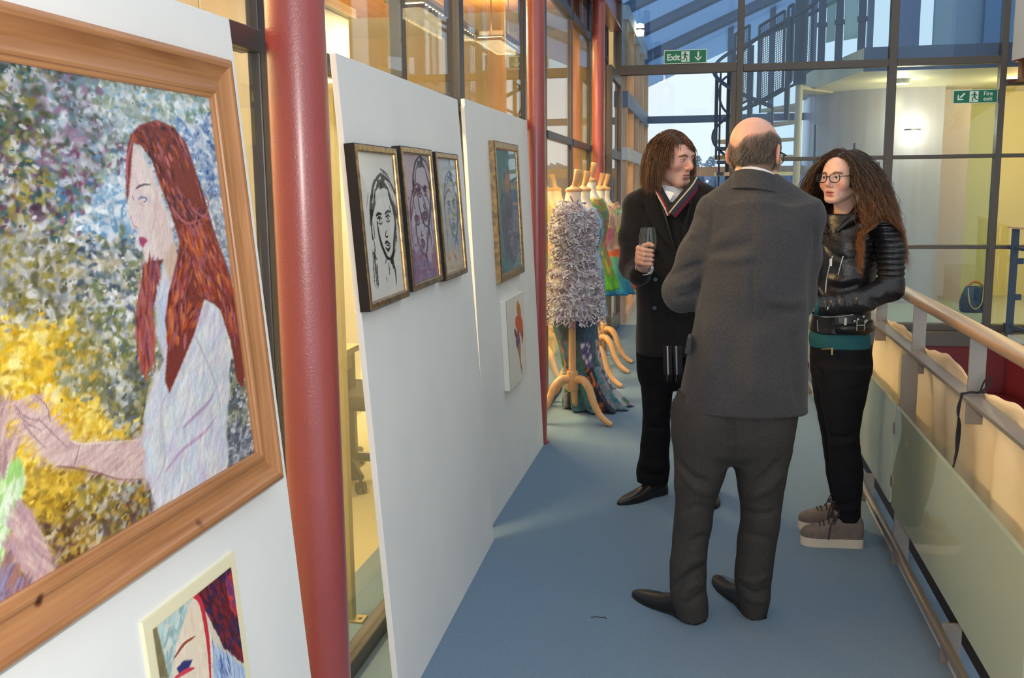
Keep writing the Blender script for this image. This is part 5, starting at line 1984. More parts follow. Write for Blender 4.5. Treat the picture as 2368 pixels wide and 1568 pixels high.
    def fold(s, pts, amp, wd):
        """raise (+) or press (-) the surface along a 3-D line"""
        pts = [s.snap(np.array(p, float)) for p in pts]
        pts = [np.array(q) for q in curve(pts, 3 * len(pts))] if len(pts) > 2 else pts
        pts = [s.snap(q) for q in pts]
        P = np.array(pts)
        m = wd * 2.5
        sl = s.sl(P.min(0) - m, P.max(0) + m)
        if sl is None:
            return s
        X, Y, Z = s.grid(sl)
        best = None
        n = len(pts) - 1
        for i in range(n):
            a, b = pts[i], pts[i + 1]
            ab = b - a
            t = np.clip(((X - a[0]) * ab[0] + (Y - a[1]) * ab[1] + (Z - a[2]) * ab[2]) / (ab @ ab + 1e-12), 0, 1)
            d2 = (X - a[0] - t * ab[0]) ** 2 + (Y - a[1] - t * ab[1]) ** 2 + (Z - a[2] - t * ab[2]) ** 2
            f = (i + t) / n
            e = np.exp(-d2 / wd ** 2) * np.clip(np.sin(math.pi * np.clip(f, .02, .98)) * 1.6, 0, 1)
            best = e if best is None else np.maximum(best, e)
        s.D[sl] -= (amp * best).astype(np.float32)
        return s

    def snap(s, p):
        """nearest surface crossing on the sight line through p"""
        d = p - CO
        d = d / np.linalg.norm(d)
        ts = np.arange(-.25, .25, .003)
        q = p[None, :] + d[None, :] * ts[:, None]
        ii = [np.clip(np.round((q[:, k] - s.ax[k][0]) / s.res).astype(int), 0, len(s.ax[k]) - 1) for k in range(3)]
        neg = np.nonzero(s.D[ii[0], ii[1], ii[2]] < 0)[0]
        return q[neg[0]] if len(neg) else p

    def warp(s, fn):
        """add fn(X,Y,Z) to the field"""
        X, Y, Z = s.ax[0][:, None, None], s.ax[1][None, :, None], s.ax[2][None, None, :]
        s.D += fn(X, Y, Z).astype(np.float32)
        return s

    def mesh(s):
        D = s.D
        S = D < 0
        nx, ny, nz = D.shape
        cnt = np.zeros((nx - 1, ny - 1, nz - 1), np.int8)
        for i in (0, 1):
            for j in (0, 1):
                for k in (0, 1):
                    cnt += S[i:nx - 1 + i, j:ny - 1 + j, k:nz - 1 + k]
        act = (cnt > 0) & (cnt < 8)
        I, J, K = np.nonzero(act)
        idx = np.full(act.shape, -1, np.int32)
        idx[I, J, K] = np.arange(len(I))
        co = np.zeros((len(I), 3))
        wt = np.zeros(len(I))
        cor = [(i, j, k) for i in (0, 1) for j in (0, 1) for k in (0, 1)]
        vals = {c: D[I + c[0], J + c[1], K + c[2]].astype(float) for c in cor}
        for a in cor:
            for d in range(3):
                if a[d] == 0:
                    b = list(a)
                    b[d] = 1
                    b = tuple(b)
                    va, vb = vals[a], vals[b]
                    m = (va < 0) != (vb < 0)
                    t = np.where(m, va / np.where(m, va - vb, 1), 0)
                    p = np.array(a, float)[None, :].repeat(len(I), 0)
                    p[:, d] += t
                    co += p * m[:, None]
                    wt += m
        co /= wt[:, None]
        V = np.stack([s.ax[0][I] + co[:, 0] * s.res, s.ax[1][J] + co[:, 1] * s.res, s.ax[2][K] + co[:, 2] * s.res], 1)
        F = []
        for d in range(3):
            sa = [slice(None)] * 3
            sb = [slice(None)] * 3
            sa[d] = slice(0, -1)
            sb[d] = slice(1, None)
            ch = S[tuple(sa)] != S[tuple(sb)]
            e = np.nonzero(ch)
            u, v = [(1, 2), (2, 0), (0, 1)][d]
            ok = (e[u] > 0) & (e[v] > 0) & (e[u] < D.shape[u] - 1) & (e[v] < D.shape[v] - 1)
            e = [q[ok] for q in e]

            def cell(du, dv):
                q = [a.copy() for a in e]
                q[u] = q[u] + du
                q[v] = q[v] + dv
                return idx[q[0], q[1], q[2]]
            quad = np.stack([cell(-1, -1), cell(0, -1), cell(0, 0), cell(-1, 0)], 1)
            ins = S[tuple(e)]
            quad[~ins] = quad[~ins][:, ::-1]
            F.append(quad)
        F = np.concatenate(F)
        F = F[(F >= 0).all(1)]
        return V, F


def relax(V, F, n=1, lam=.5):
    for _ in range(n):
        acc = np.zeros_like(V)
        c = np.zeros(len(V))
        for k in range(4):
            a, b = F[:, k], F[:, (k + 1) % 4]
            np.add.at(acc, a, V[b])
            np.add.at(acc, b, V[a])
            np.add.at(c, a, 1)
            np.add.at(c, b, 1)
        V = V + lam * (acc / np.maximum(c, 1)[:, None] - V)
    return V


def solid(name, VF, m, parent, colr=None, smooth=True):
    V, F = VF
    me = bpy.data.meshes.new(name)
    fast_mesh(me, V - np.array(ORG[parent.name]), F)
    me.materials.append(m)
    if colr is not None:
        cc2 = np.clip(colr, 0, 255) / 255
        set_cols(me, np.where(cc2 <= .04045, cc2 / 12.92, ((cc2 + .055) / 1.055) ** 2.4))
    me.polygons.foreach_set('use_smooth', [smooth] * len(me.polygons))
    o = bpy.data.objects.new(name, me)
    col.objects.link(o)
    o.parent = parent
    ORG[o.name] = ORG[parent.name]
    return o


def merge(*vfs):
    Vs, Fs, b = [], [], 0
    for V, F in vfs:
        Vs.append(V)
        Fs.append(F + b)
        b += len(V)
    return np.concatenate(Vs), np.concatenate(Fs)


def head_frame(c, fwd, pitch=0.0, roll=0.0):
    f = np.array([fwd[0], fwd[1], 0.0])
    f /= np.linalg.norm(f)
    f = np.array([f[0] * math.cos(pitch), f[1] * math.cos(pitch), math.sin(pitch)])
    r = np.cross(f, [0, 0, 1.0])
    r /= np.linalg.norm(r)
    u = np.cross(r, f)
    r, u = r * math.cos(roll) + u * math.sin(roll), u * math.cos(roll) - r * math.sin(roll)
    return np.array(c, float), np.stack([r, f, u], 1)       # columns: right, forward, up


class Head:
    """a head with face, ears and neck; local axes x = person's right, y = forward, z = up"""

    def __init__(s, c, fwd, pitch=0, roll=0, sc=1.0, male=True, neck_to=None, res=.0022, openm=0.0, earless=False):
        s.c, s.R = head_frame(c, fwd, pitch, roll)
        s.sc = sc
        lo = s.c - .17
        hi = s.c + .17
        lo[2] -= .09
        v = s.v = Vol(lo, hi, res)
        P = s.P
        k = .02 * sc
        E = lambda c_, r_, k_=k, m='u': v.ell(P(c_), np.array(r_) * sc, s.R, k_, m)
        Cc = lambda a, b, ra, rb, k_=.01, m='u': v.cap(P(a), P(b), ra * sc, rb * sc, k_ * sc, m)
        E((0, -.018, .035), (.076, .098, .086))
        E((0, .028, .0), (.066, .066, .088), .03)
        E((0, .030 if male else .027, -.062 if male else -.056), (.055 if male else .049, .056, .046), .03)
        Cc((-.014 if male else -.006, .076 if male else .073, -.098 if male else -.091), (.014 if male else .006, .076 if male else .073, -.098 if male else -.091), .021 if male else .016, .021 if male else .016, .03)
        for q in (-1, 1):
            E((q * .046, .058, -.022 if male else -.026), (.022, .024, .020 if male else .024), .022)
            Cc((q * (.056 if male else .052), .005, -.068 if male else -.060), (q * .022, .066, -.098 if male else -.090), .017 if male else .012, .016 if male else .013, .03)
        Cc((-.036, .081, .026), (.036, .081, .026), .012 if male else .006, .012 if male else .006, .02)
        for q in (-1, 1):
            E((q * .032, .104, .006), (.019, .020, .014), .014, 's')
        # nose
        Cc((0, .088, .016), (0, .112 if male else .109, -.024), .0075 if male else .0062, .0105 if male else .0088, .012)
        Cc((0, .110 if male else .108, -.026), (0, .107 if male else .105, -.030), .0115 if male else .0094, .0105 if male else .0088, .006)
        for q in (-1, 1):
            Cc((q * .012, .098, -.032), (q * .010, .092, -.034), .0080 if male else .0066, .0075 if male else .0064, .006)
        # mouth
        E((0, .078, -.064), (.030, .018, .020), .014)
        Cc((-.019, .089, -.0605 + openm * .2), (0, .0985, -.0565 + openm * .2), .0042, .0058, .004)
        Cc((.019, .089, -.0605 + openm * .2), (0, .0985, -.0565 + openm * .2), .0042, .0058, .004)
        Cc((-.016, .089, -.068 - openm), (0, .0965, -.0705 - openm), .0048, .0068, .004)
        Cc((.016, .089, -.068 - openm), (0, .0965, -.0705 - openm), .0048, .0068, .004)
        Cc((-.021, .094, -.0635), (.021, .094, -.0635), .0008 + openm * .35, .0008 + openm * .35, .004, 's')
        Cc((0, .101, -.0645 - openm * .4), (0, .108, -.0645 - openm * .4), .0012 + openm * .7, .0012 + openm * .7, .004, 's')
        E((0, .096, -.083), (.022, .010, .006), .008, 's')
        # lids around the eyeballs
        s.eyes = []
        for q in (-1, 1):
            ec = (q * .0315, .0785, .005)
            s.eyes.append(ec)
            v.ell(P(ec), np.array((.0145, .0140, .0125)) * sc, s.R, .004)
            v.ell(P((q * .0315, .0905, .0038)), np.array((.0125, .010, .0038 if male else .0054)) * sc, s.R, .002, 's')
        # ears
        if not earless:
            for q in (-1, 1):
                a = math.radians(24) * q
                Re = s.R @ np.array([[math.cos(a), -math.sin(a), 0], [math.sin(a), math.cos(a), 0], [0, 0, 1]])
                v.ell(P((q * .087, -.014, -.002)), np.array((.0080, .0195, .033)) * sc, Re, .006)
                v.ell(P((q * .096, -.010, .001)), np.array((.006, .010, .017)) * sc, Re, .004, 's')
                v.cap(P((q * .080, -.004, -.028)), P((q * .080, -.002, -.030)), .008 * sc, .008 * sc, .006)
        # neck
        if neck_to is not None:
            v.chain([P((0, -.022, -.05)), P((0, -.03, -.10)), np.array(neck_to)], [.050 * sc if male else .044 * sc, (.054 if male else .044) * sc, .062 * sc if male else .054 * sc], .022)
            if male:
                Cc((0, .028, -.125), (0, .026, -.14), .010, .010, .02)

    def P(s, l):
        return s.c + s.R @ (np.array(l, float) * s.sc)

    def local(s, V):
        return ((V - s.c) @ s.R) / s.sc

    def skin(s, V, base, lips, brow, blush=(200, 110, 96), scalp=None, scalpfn=None, stubble=None):
        L = s.local(V)
        C_ = np.tile(np.array(base, float), (len(V), 1))
        n = np.array([mnoise.noise(Vector(p) * 40) for p in L])
        C_ *= (1 + .03 * n)[:, None]

        def mixin(w_, c_):
            nonlocal C_
            w_ = np.clip(w_, 0, 1)[:, None]
            C_ = C_ * (1 - w_) + np.array(c_, float) * w_
        g = lambda c_, r_: np.exp(-(((L - np.array(c_)) / np.array(r_)) ** 2).sum(1))
        for q in (-1, 1):
            mixin(.40 * g((q * .045, .075, -.03), (.024, .04, .022)), blush)
            mixin(.55 * g((q * .086, -.01, 0), (.012, .03, .035)), blush)
            # eyebrows: band following the brow
            bz = .0265 - .35 * (np.abs(L[:, 0]) - .032) ** 2 / .02
            wb = np.exp(-((L[:, 2] - bz) / .0042) ** 2) * (np.abs(L[:, 0] - q * .033) < .019) * (L[:, 1] > .055)
            mixin(.85 * wb, brow)
            # lash line / lid shade
            ez = .0095 - 18 * (L[:, 0] - q * .0315) ** 2
            wl = np.exp(-((L[:, 2] - ez) / .0016) ** 2) * (np.abs(L[:, 0] - q * .0315) < .0145) * (L[:, 1] > .065)
            mixin(.8 * wl, (50, 32, 28))
        mixin(.45 * g((0, .115, -.028), (.014, .014, .016)), blush)
        lw2 = ((np.abs(L[:, 0]) < .024) & (L[:, 1] > .080)) * np.exp(-((L[:, 2] + .0645) / (.0115 * np.clip(1.1 - (np.abs(L[:, 0]) / .025) ** 2, .1, 1))) ** 4)
        mixin(.85 * lw2, lips)
        wm = (np.abs(L[:, 0]) < .019) * (L[:, 1] > .078) * np.exp(-((L[:, 2] + .0638) / .0012) ** 2)
        mixin(.8 * wm, (96, 40, 40))
        if stubble is not None:
            wst = (L[:, 2] < -.045) * (L[:, 1] > .0) * np.clip((-.045 - L[:, 2]) / .02, 0, 1)
            mixin(.30 * wst, stubble)
        if scalpfn is not None:
            mixin(scalpfn(L), scalp)
        return C_


def eyeballs(h, parent, iris=(90, 66, 46), look=(0, 0)):
    for ec in h.eyes:
        n = 20
        c = h.P(ec)
        r = .0121 * h.sc
        ld = np.array([look[0], 1.0, look[1]])
        ld /= np.linalg.norm(ld)
        b = MB()
        prof_ = [(math.sin(t) * r, -math.cos(t) * r) for t in np.linspace(0, math.pi, 17)]
        a = np.cross([1, 0, 0], ld)
        a /= np.linalg.norm(a)
        e1 = np.cross(a, ld)
        Vv, Cv = [], []
        for i, (rr3, zz3) in enumerate(prof_):
            for k in range(n):
                t = 2 * math.pi * k / n
                l = e1 * rr3 * math.cos(t) + a * rr3 * math.sin(t) - ld * zz3
                Vv.append(c + h.R @ l)
                an = math.pi * i / 16
                Cv.append((14, 10, 10) if an < .22 else (iris if an < .52 else (206, 196, 190)))
        Ff = []
        for i in range(16):
            for k in range(n):
                Ff.append((i * n + k, i * n + (k + 1) % n, (i + 1) * n + (k + 1) % n, (i + 1) * n + k))
        solid('eye', (np.array(Vv), np.array(Ff)), M_EYE, parent, np.array(Cv, float))


M_SKIN = mat('skin', (.8, .6, .5), .48, attr='Col', bump=.08, bscale=500, sss=.12)
M_EYE = mat('eye_surface', (.8, .8, .8), .08, attr='Col')
M_HAIR = mat('hair_strands', (.2, .1, .05), .42, attr='Col', spec=.5)


def strands(name, paths, rads, cols_, parent, m=None, sides=3):
    """many tapering strands in one mesh; paths (N,K,3)"""
    P = np.asarray(paths, float)
    N, K, _ = P.shape
    T = np.gradient(P, axis=1)
    T /= np.linalg.norm(T, axis=2, keepdims=True) + 1e-9
    up_ = np.where(np.abs(T[..., 2:3]) < .9, np.array([0, 0, 1.0]), np.array([1.0, 0, 0]))
    U = np.cross(T, up_)
    U /= np.linalg.norm(U, axis=2, keepdims=True) + 1e-9
    W_ = np.cross(T, U)
    tp = np.interp(np.linspace(0, 1, K), [0, .08, .75, 1], [.75, 1, .85, .15])
    R_ = np.asarray(rads, float)[:, None] * tp[None, :]
    ring_ = []
    for k in range(sides):
        a = 2 * math.pi * k / sides
        ring_.append(P + (U * math.cos(a) + W_ * math.sin(a)) * R_[..., None])
    V = np.stack(ring_, 2).reshape(-1, 3)
    base = (np.arange(N)[:, None] * K + np.arange(K - 1)[None, :]) * sides
    F = []
    for k in range(sides):
        k2 = (k + 1) % sides
        F.append(np.stack([base + k, base + k2, base + sides + k2, base + sides + k], -1).reshape(-1, 4))
    C_ = np.asarray(cols_, float)
    C_ = np.repeat(C_, K * sides, axis=0) if C_.ndim == 2 else np.repeat(C_.reshape(-1, 3), sides, axis=0)
    o = solid(name, (V, np.concatenate(F)), m or M_HAIR, parent, C_)
    return o


def loop_ring(name, ctr, ax_u, ax_v, ru, rv, r, m, parent, n=28, p=2.6):
    pts = []
    for t in np.linspace(0, 2 * math.pi, n, endpoint=False):
        cu, sv = math.cos(t), math.sin(t)
        pts.append(np.array(ctr) + np.array(ax_u) * ru * math.copysign(abs(cu) ** (2 / p), cu) + np.array(ax_v) * rv * math.copysign(abs(sv) ** (2 / p), sv))
    return MB().tube(pts, r, 6, closed=True).build(name, m, parent, smooth=True)


def spectacles(h, parent, m, mg, w_=.024, hh=.019):
    g = empty('spectacles_tmp', (0, 0, 0))
    bpy.data.objects.remove(g)
    fr_ = MB()
    S = h.sc
    for q in (-1, 1):
        pts = []
        for t in np.linspace(0, 2 * math.pi, 30, endpoint=False):
            cu, sv = math.cos(t), math.sin(t)
            pts.append(h.P((q * .033 + w_ * math.copysign(abs(cu) ** .7, cu), .108 - .10 * (abs(q * .033 + w_ * cu) - .01) ** 1.0 * .18, .002 + hh * math.copysign(abs(sv) ** .75, sv))))
        fr_.tube(pts, .0020 * S, 6, closed=True)
        fr_.tube([h.P((q * .057, .100, .009)), h.P((q * .072, .092, .010)), h.P((q * .0765, .06, .010)), h.P((q * .081, .01, .009)), h.P((q * .083, -.012, .002)), h.P((q * .082, -.026, -.014))], .0020 * S, 6)
    fr_.tube(curve([h.P((-.010, .107, .006)), h.P((0, .110, .009)), h.P((.010, .107, .006))], 8), .0020 * S, 6)
    o = fr_.build('spectacles', m, parent, smooth=True)
    for q in (-1, 1):
        V = []
        for t in np.linspace(0, 2 * math.pi, 24, endpoint=False):
            cu, sv = math.cos(t), math.sin(t)
            V.append(h.P((q * .033 + (w_ - .001) * math.copysign(abs(cu) ** .7, cu), .1065, .002 + (hh - .001) * math.copysign(abs(sv) ** .75, sv))))
        MB().prism(V, tuple(h.R[:, 1] * .0015)).build('lens', mg, o, fixn=True)
    return o


def shoe(heel, toe, parent, mu, ms, wd=1.0, hgt=.085, sole=.010, heelh=.022, pointed=True, name='shoe', lace=None):
    heel, toe = np.array([heel[0], heel[1], 0.0]), np.array([toe[0], toe[1], 0.0])
    f = toe - heel
    L = np.linalg.norm(f)
    f /= L
    r = np.array([f[1], -f[0], 0])
    if pointed:
        T = [(0, .024, .060), (.03, .030, .078), (.10, .035, hgt), (.22, .035, hgt), (.34, .034, .078), (.45, .037, .064), (.58, .041, .052), (.70, .042, .044), (.82, .036, .037), (.91, .026, .030), (.97, .015, .024), (1.0, .005, .018)]
    else:
        T = [(0, .028, .085), (.03, .034, .105), (.10, .038, hgt), (.22, .039, hgt), (.36, .039, hgt * .92), (.48, .042, .088), (.60, .045, .076), (.72, .047, .066), (.84, .045, .058), (.93, .036, .048), (.98, .022, .038), (1.0, .010, .030)]
    lift = [heelh * max(0, 1 - t / .55) ** 1.2 if heelh else 0 for t, _, _ in T]
    rings, srings = [], []
    for (t, w_, hh), lf in zip(T, lift):
        c = heel + f * L * t
        w_ *= wd
        ring_ = []
        for a in np.linspace(0, math.pi, 13):
            ring_.append(c + r * w_ * math.copysign(abs(math.cos(a)) ** .65, math.cos(a)) + np.array([0, 0, sole + lf + (hh - .012) * math.sin(a) ** .8]))
        rings.append(ring_)
        srings.append([c + r * (w_ + .003) + np.array([0, 0, lf * .0]), c + r * (w_ + .003) + np.array([0, 0, sole + lf]), c - r * (w_ + .003) + np.array([0, 0, sole + lf]), c - r * (w_ + .003) + np.array([0, 0, lf * .0])] if not heelh or t < .26 else
                      [c + r * (w_ + .003) + np.array([0, 0, lf]), c + r * (w_ + .003) + np.array([0, 0, sole + lf]), c - r * (w_ + .003) + np.array([0, 0, sole + lf]), c - r * (w_ + .003) + np.array([0, 0, lf])])
    o = MB().loft(rings, cap=True).build(name, mu, parent, smooth=True, fixn=True)
    MB().loft(srings, cap=True).build('sole', ms, o, fixn=True)
    return o, f, r, L


def hand(v, wrist, fdir, palm_n, size=1.0, curl=.9):
    """relaxed curled hand as skinned chains in volume v; fdir = towards the fingers, palm_n = palm normal"""
    f = np.array(fdir, float)
    f /= np.linalg.norm(f)
    n = np.array(palm_n, float)
    n -= f * (n @ f)
    n /= np.linalg.norm(n)
    sd = np.cross(f, n)
    w_ = np.array(wrist, float)
    q = lambda a, b, c: w_ + (f * a + sd * b + n * c) * size
    v.chain([q(-.05, 0, 0), q(0, 0, 0), q(.03, 0, 0)], [.028 * size, .026 * size, .026 * size], .012)
    for b in (-.026, -.009, .009, .026):
        v.cap(q(.02, b * .7, 0), q(.088, b, 0), .014 * size, .0115 * size, .010)
    for i, (b, l) in enumerate(((-.028, .9), (-.0095, 1.0), (.0095, .95), (.027, .75))):
        p0 = q(.090, b, 0)
        a1 = .35 * curl
        a2 = 1.1 * curl
        a3 = 1.7 * curl
        p1 = p0 + (f * math.cos(a1) + n * math.sin(a1)) * .040 * l * size
        p2 = p1 + (f * math.cos(a2) + n * math.sin(a2)) * .025 * l * size
        p3 = p2 + (f * math.cos(a3) + n * math.sin(a3)) * .020 * l * size
        v.chain([p0, p1, p2, p3], [.0098 * size, .0088 * size, .0078 * size, .0068 * size], .0035)
    t0, t1, t2, t3 = q(.02, -.024, .004), q(.052, -.046, .016), q(.078, -.050, .030), q(.098, -.046, .040)
    v.chain([t0, t1, t2, t3], [.015 * size, .0115 * size, .0098 * size, .0080 * size], .006)


def wob(amp, f1, f2, seed):
    """soft cloth unevenness"""
    def fn(X, Y, Z):
        return amp * (np.sin(X * f1 + 2.1 * np.sin(Z * f2 + seed) + seed) * np.sin(Z * f2 * .8 + Y * f1 * .5 + seed * 2) + .6 * np.sin(Y * f1 * 1.3 + Z * f2 * 1.7 + seed * 3))
    return fn


def row(py, xl, xr, Y, b, dy=0.0):
    a_ = ony(xl, py, Y)
    c_ = ony(xr, py, Y)
    return (float(a_[2] + c_[2]) / 2, float(a_[0] + c_[0]) / 2, Y + dy, float(c_[0] - a_[0]) / 2, b)

# ================================================================== the balding man in the grey suit
M_SUIT = mat('charcoal_wool_suit', srgb(60, 59, 62), .9, c2=srgb(70, 68, 70), scale=160, detail=6, bump=.25, bscale=500, spec=.15, sheen=.1)
M_SUIT2 = mat('charcoal_wool_trousers', srgb(58, 55, 54), .9, c2=srgb(66, 63, 61), scale=160, detail=6, bump=.25, bscale=500, spec=.15)
M_BLEA = mat('black_shoe_leather', srgb(26, 22, 24), .28, bump=.08, bscale=60)
M_SOLE = mat('black_sole', srgb(18, 16, 16), .6)
M_SHIRT = mat('white_shirt', srgb(232, 232, 234), .7)
BM = empty('person', (.14, 3.44, 0), 'balding man in a charcoal suit seen from behind', 'person')
YB = 3.45
# jacket
v = Vol((-.26, 3.16, .72), (.50, 3.84, 1.62), .0065)
jr = [row(945, 1567, 1868, YB, .165), row(880, 1577, 1868, YB, .165), row(830, 1588, 1868, YB, .160), row(770, 1600, 1868, YB, .150), row(700, 1614, 1868, YB, .145), row(620, 1626, 1872, YB, .145), row(560, 1632, 1878, YB, .140), row(510, 1640, 1884, YB, .120), row(478, 1650, 1880, YB, .100)]
v.zloft(jr, .02, 2.3)
for sx_, e in ((1, ((.215, 3.455, 1.528), (.325, 3.45, 1.448))), (-1, ((.12, 3.455, 1.535), (.04, 3.45, 1.465)))):
    v.cap(e[0], e[1], .062, .066, .05)
v.cap((.165, 3.40, 1.47), (.165, 3.39, 1.20), .07, .08, .06)       # upper back
LS, LE, LW = (.040, 3.455, 1.44), (-.078, 3.49, 1.178), (.075, 3.72, 1.17)
RS, RE, RW = (.322, 3.455, 1.425), (.314, 3.50, 1.160), (.235, 3.74, 1.14)
v.chain([LS, (-.022, 3.475, 1.31), LE, LW], [.074, .068, .066, .050], .03)
v.chain([RS, (.322, 3.48, 1.30), RE, RW], [.068, .064, .062, .050], .03)
bk = lambda p, q, y=3.31: tuple(float(a) for a in ony(p, q, y))
for pts, am, wd in (([bk(1640, 585, 3.36), bk(1690, 575), bk(1740, 560)], -.006, .018), ([bk(1640, 600, 3.36), bk(1700, 600), bk(1750, 590)], .006, .018), ([bk(1655, 560, 3.36), bk(1690, 540), bk(1720, 520)], .004, .02),
                    ([bk(1770, 690), bk(1820, 700), bk(1865, 690, 3.36)], .005, .016), ([bk(1780, 715), bk(1830, 720), bk(1865, 715, 3.36)], -.004, .014), ([bk(1640, 700, 3.34), bk(1645, 800), bk(1635, 930)], .006, .03), ([bk(1740, 760), bk(1745, 850), bk(1750, 940)], .005, .035),
                    ([bk(1830, 760, 3.34), bk(1835, 850, 3.34), bk(1845, 940, 3.34)], -.006, .02), ([bk(1690, 780), bk(1690, 860), bk(1690, 940)], -.005, .03), ([bk(1735, 430, 3.34), bk(1740, 600), bk(1742, 760)], -.003, .008),
                    ([bk(1632, 440, 3.44), bk(1646, 480, 3.38), bk(1643, 560, 3.38)], -.006, .010), ([bk(1880, 500, 3.40), bk(1885, 560, 3.40), bk(1878, 620, 3.40)], -.006, .010),
                    ([bk(1545, 640, 3.44), bk(1580, 625, 3.42), bk(1630, 605, 3.42)], -.006, .012), ([bk(1540, 665, 3.44), bk(1590, 655, 3.42), bk(1625, 630, 3.42)], .005, .012), ([bk(1560, 690, 3.44), bk(1600, 680, 3.42), bk(1620, 660, 3.42)], -.006, .010), ([bk(1590, 500, 3.42), bk(1620, 500, 3.38), bk(1640, 520, 3.38)], -.004, .014), ([bk(1585, 540, 3.42), bk(1615, 545, 3.38)], .004, .014)):
    v.fold(pts, am * 2.1, wd * .85)
v.warp(wob(.0016, 26, 19, 1.3))
solid('jacket', v.mesh(), M_SUIT, BM)
# jacket collar, standing around the neck
HB = Head((.160, 3.475, 1.652), (.46, .89), pitch=-.14, roll=0, sc=1.0, neck_to=(.162, 3.47, 1.47), res=.0026)
cr_ = []
for (dz, rx, ry, oy) in ((-.050, .092, .080, -.006), (-.012, .078, .073, -.003), (.010, .074, .069, 0), (.012, .066, .062, 0), (-.02, .068, .062, 0), (-.05, .085, .068, 0)):
    cr_.append([(.163 + rx * 1.06 * math.cos(t), 3.448 + oy + ry * 1.12 * math.sin(t), 1.568 + dz + .020 * -math.sin(t) - .035 * max(0, math.sin(t)) - .012 * math.cos(t)) for t in np.linspace(0, 2 * math.pi, 40, endpoint=False)])
jc = MB().loft(cr_, cap=False).build('jacket_collar', M_SUIT, BM, smooth=True)
sc2 = []
for (dz, rx, ry) in ((-.04, .066, .062), (.018, .0625, .0585), (.020, .060, .056), (-.04, .060, .056)):
    sc2.append([(.163 + rx * 1.06 * math.cos(t), 3.448 + ry * 1.12 * math.sin(t), 1.566 + dz + .022 * -math.sin(t) - .028 * max(0, math.sin(t)) - .012 * math.cos(t)) for t in np.linspace(0, 2 * math.pi, 40, endpoint=False)])
MB().loft(sc2, cap=False).build('shirt_collar', M_SHIRT, BM, smooth=True)
# pocket flap and vent edge
pf = bk(1593, 795, 3.40)
MB().hexa([(pf[0] - .014, pf[1] - .045, pf[2] - .028), (pf[0] + .004, pf[1] - .05, pf[2] - .03), (pf[0] + .012, pf[1] + .04, pf[2] - .03), (pf[0] - .01, pf[1] + .04, pf[2] - .028),
           (pf[0] - .004, pf[1] - .045, pf[2] + .03), (pf[0] + .008, pf[1] - .05, pf[2] + .03), (pf[0] + .014, pf[1] + .04, pf[2] + .03), (pf[0] - .002, pf[1] + .04, pf[2] + .03)]).build('pocket_flap', M_SUIT, BM, bevel=.004, fixn=True)
# trousers
v = Vol((-.22, 3.15, .0), (.48, 3.82, .98), .0065)
v.zloft([row(905, 1566, 1850, YB, .14), row(960, 1554, 1842, YB, .150), row(1010, 1562, 1828, YB, .140), row(1040, 1580, 1805, YB, .12), row(1066, 1620, 1765, YB, .07)], .03, 2.2)
lY = lambda py: float(np.interp(py, [1000, 1200, 1420], [3.45, 3.44, 3.415]))
rY = lambda py: float(np.interp(py, [1000, 1200, 1420], [3.46, 3.48, 3.495]))
ll = [(935, 1562, 1705, .135), (985, 1554, 1700, .14), (1040, 1556, 1692, .130), (1100, 1559, 1678, .115), (1150, 1561, 1656, .105), (1200, 1558, 1648, .095), (1250, 1554, 1640, .09), (1300, 1549, 1633, .088), (1350, 1547, 1634, .088), (1390, 1552, 1638, .088), (1425, 1566, 1638, .078)]
rl_ = [(935, 1690, 1842, .135), (985, 1690, 1838, .138), (1040, 1692, 1832, .128), (1100, 1700, 1820, .112), (1150, 1711, 1811, .10), (1200, 1712, 1806, .095), (1250, 1706, 1798, .09), (1300, 1699, 1790, .086), (1350, 1699, 1784, .084), (1390, 1706, 1782, .082), (1416, 1716, 1772, .075)]
v.zloft([row(py, a, b, lY(py), d) for py, a, b, d in ll], .035, 2.0)
v.zloft([row(py, a, b, rY(py), d) for py, a, b, d in rl_], .035, 2.0)
tk = lambda p, q, y=3.33: tuple(float(a) for a in ony(p, q, y))
for pts, am, wd in (([tk(1560, 1060), tk(1600, 1100), tk(1645, 1120)], -.007, .016), ([tk(1575, 1090), tk(1610, 1130), tk(1650, 1145)], .006, .016), ([tk(1650, 1180), tk(1610, 1170), tk(1570, 1190)], -.005, .012), ([tk(1640, 1240), tk(1605, 1250), tk(1560, 1300)], -.006, .014),
                    ([tk(1635, 1290), tk(1600, 1300), tk(1552, 1345)], .007, .014), ([tk(1635, 1310), tk(1600, 1325), tk(1560, 1365)], -.007, .012), ([tk(1636, 1350), tk(1600, 1355), tk(1570, 1390)], .007, .012), ([tk(1636, 1365), tk(1610, 1380), tk(1585, 1400)], -.007, .010),
                    ([tk(1805, 1060), tk(1760, 1110), tk(1715, 1140)], -.007, .016), ([tk(1815, 1090), tk(1770, 1135), tk(1715, 1150)], .006, .016), ([tk(1800, 1180), tk(1760, 1190), tk(1715, 1180)], -.005, .012), ([tk(1795, 1250), tk(1750, 1240), tk(1710, 1230)], -.004, .012),
                    ([tk(1780, 1330), tk(1745, 1345), tk(1705, 1335)], .006, .012), ([tk(1778, 1360), tk(1745, 1372), tk(1712, 1355)], -.007, .010), ([tk(1776, 1385), tk(1750, 1392), tk(1722, 1380)], .006, .010), ([tk(1690, 960), tk(1692, 1010), tk(1692, 1070)], -.010, .012), ([tk(1615, 960), tk(1612, 1100), tk(1600, 1250)], .003, .014)):
    v.fold(pts, am * 2.1, wd * .85)
v.warp(wob(.0018, 22, 24, 4.1))
solid('trousers', v.mesh(), M_SUIT2, BM)
shoe((.012, 3.365), (-.247, 3.578), BM, M_BLEA, M_SOLE, 1.02)
shoe((.218, 3.43), (.062, 3.785), BM, M_BLEA, M_SOLE, 1.0)


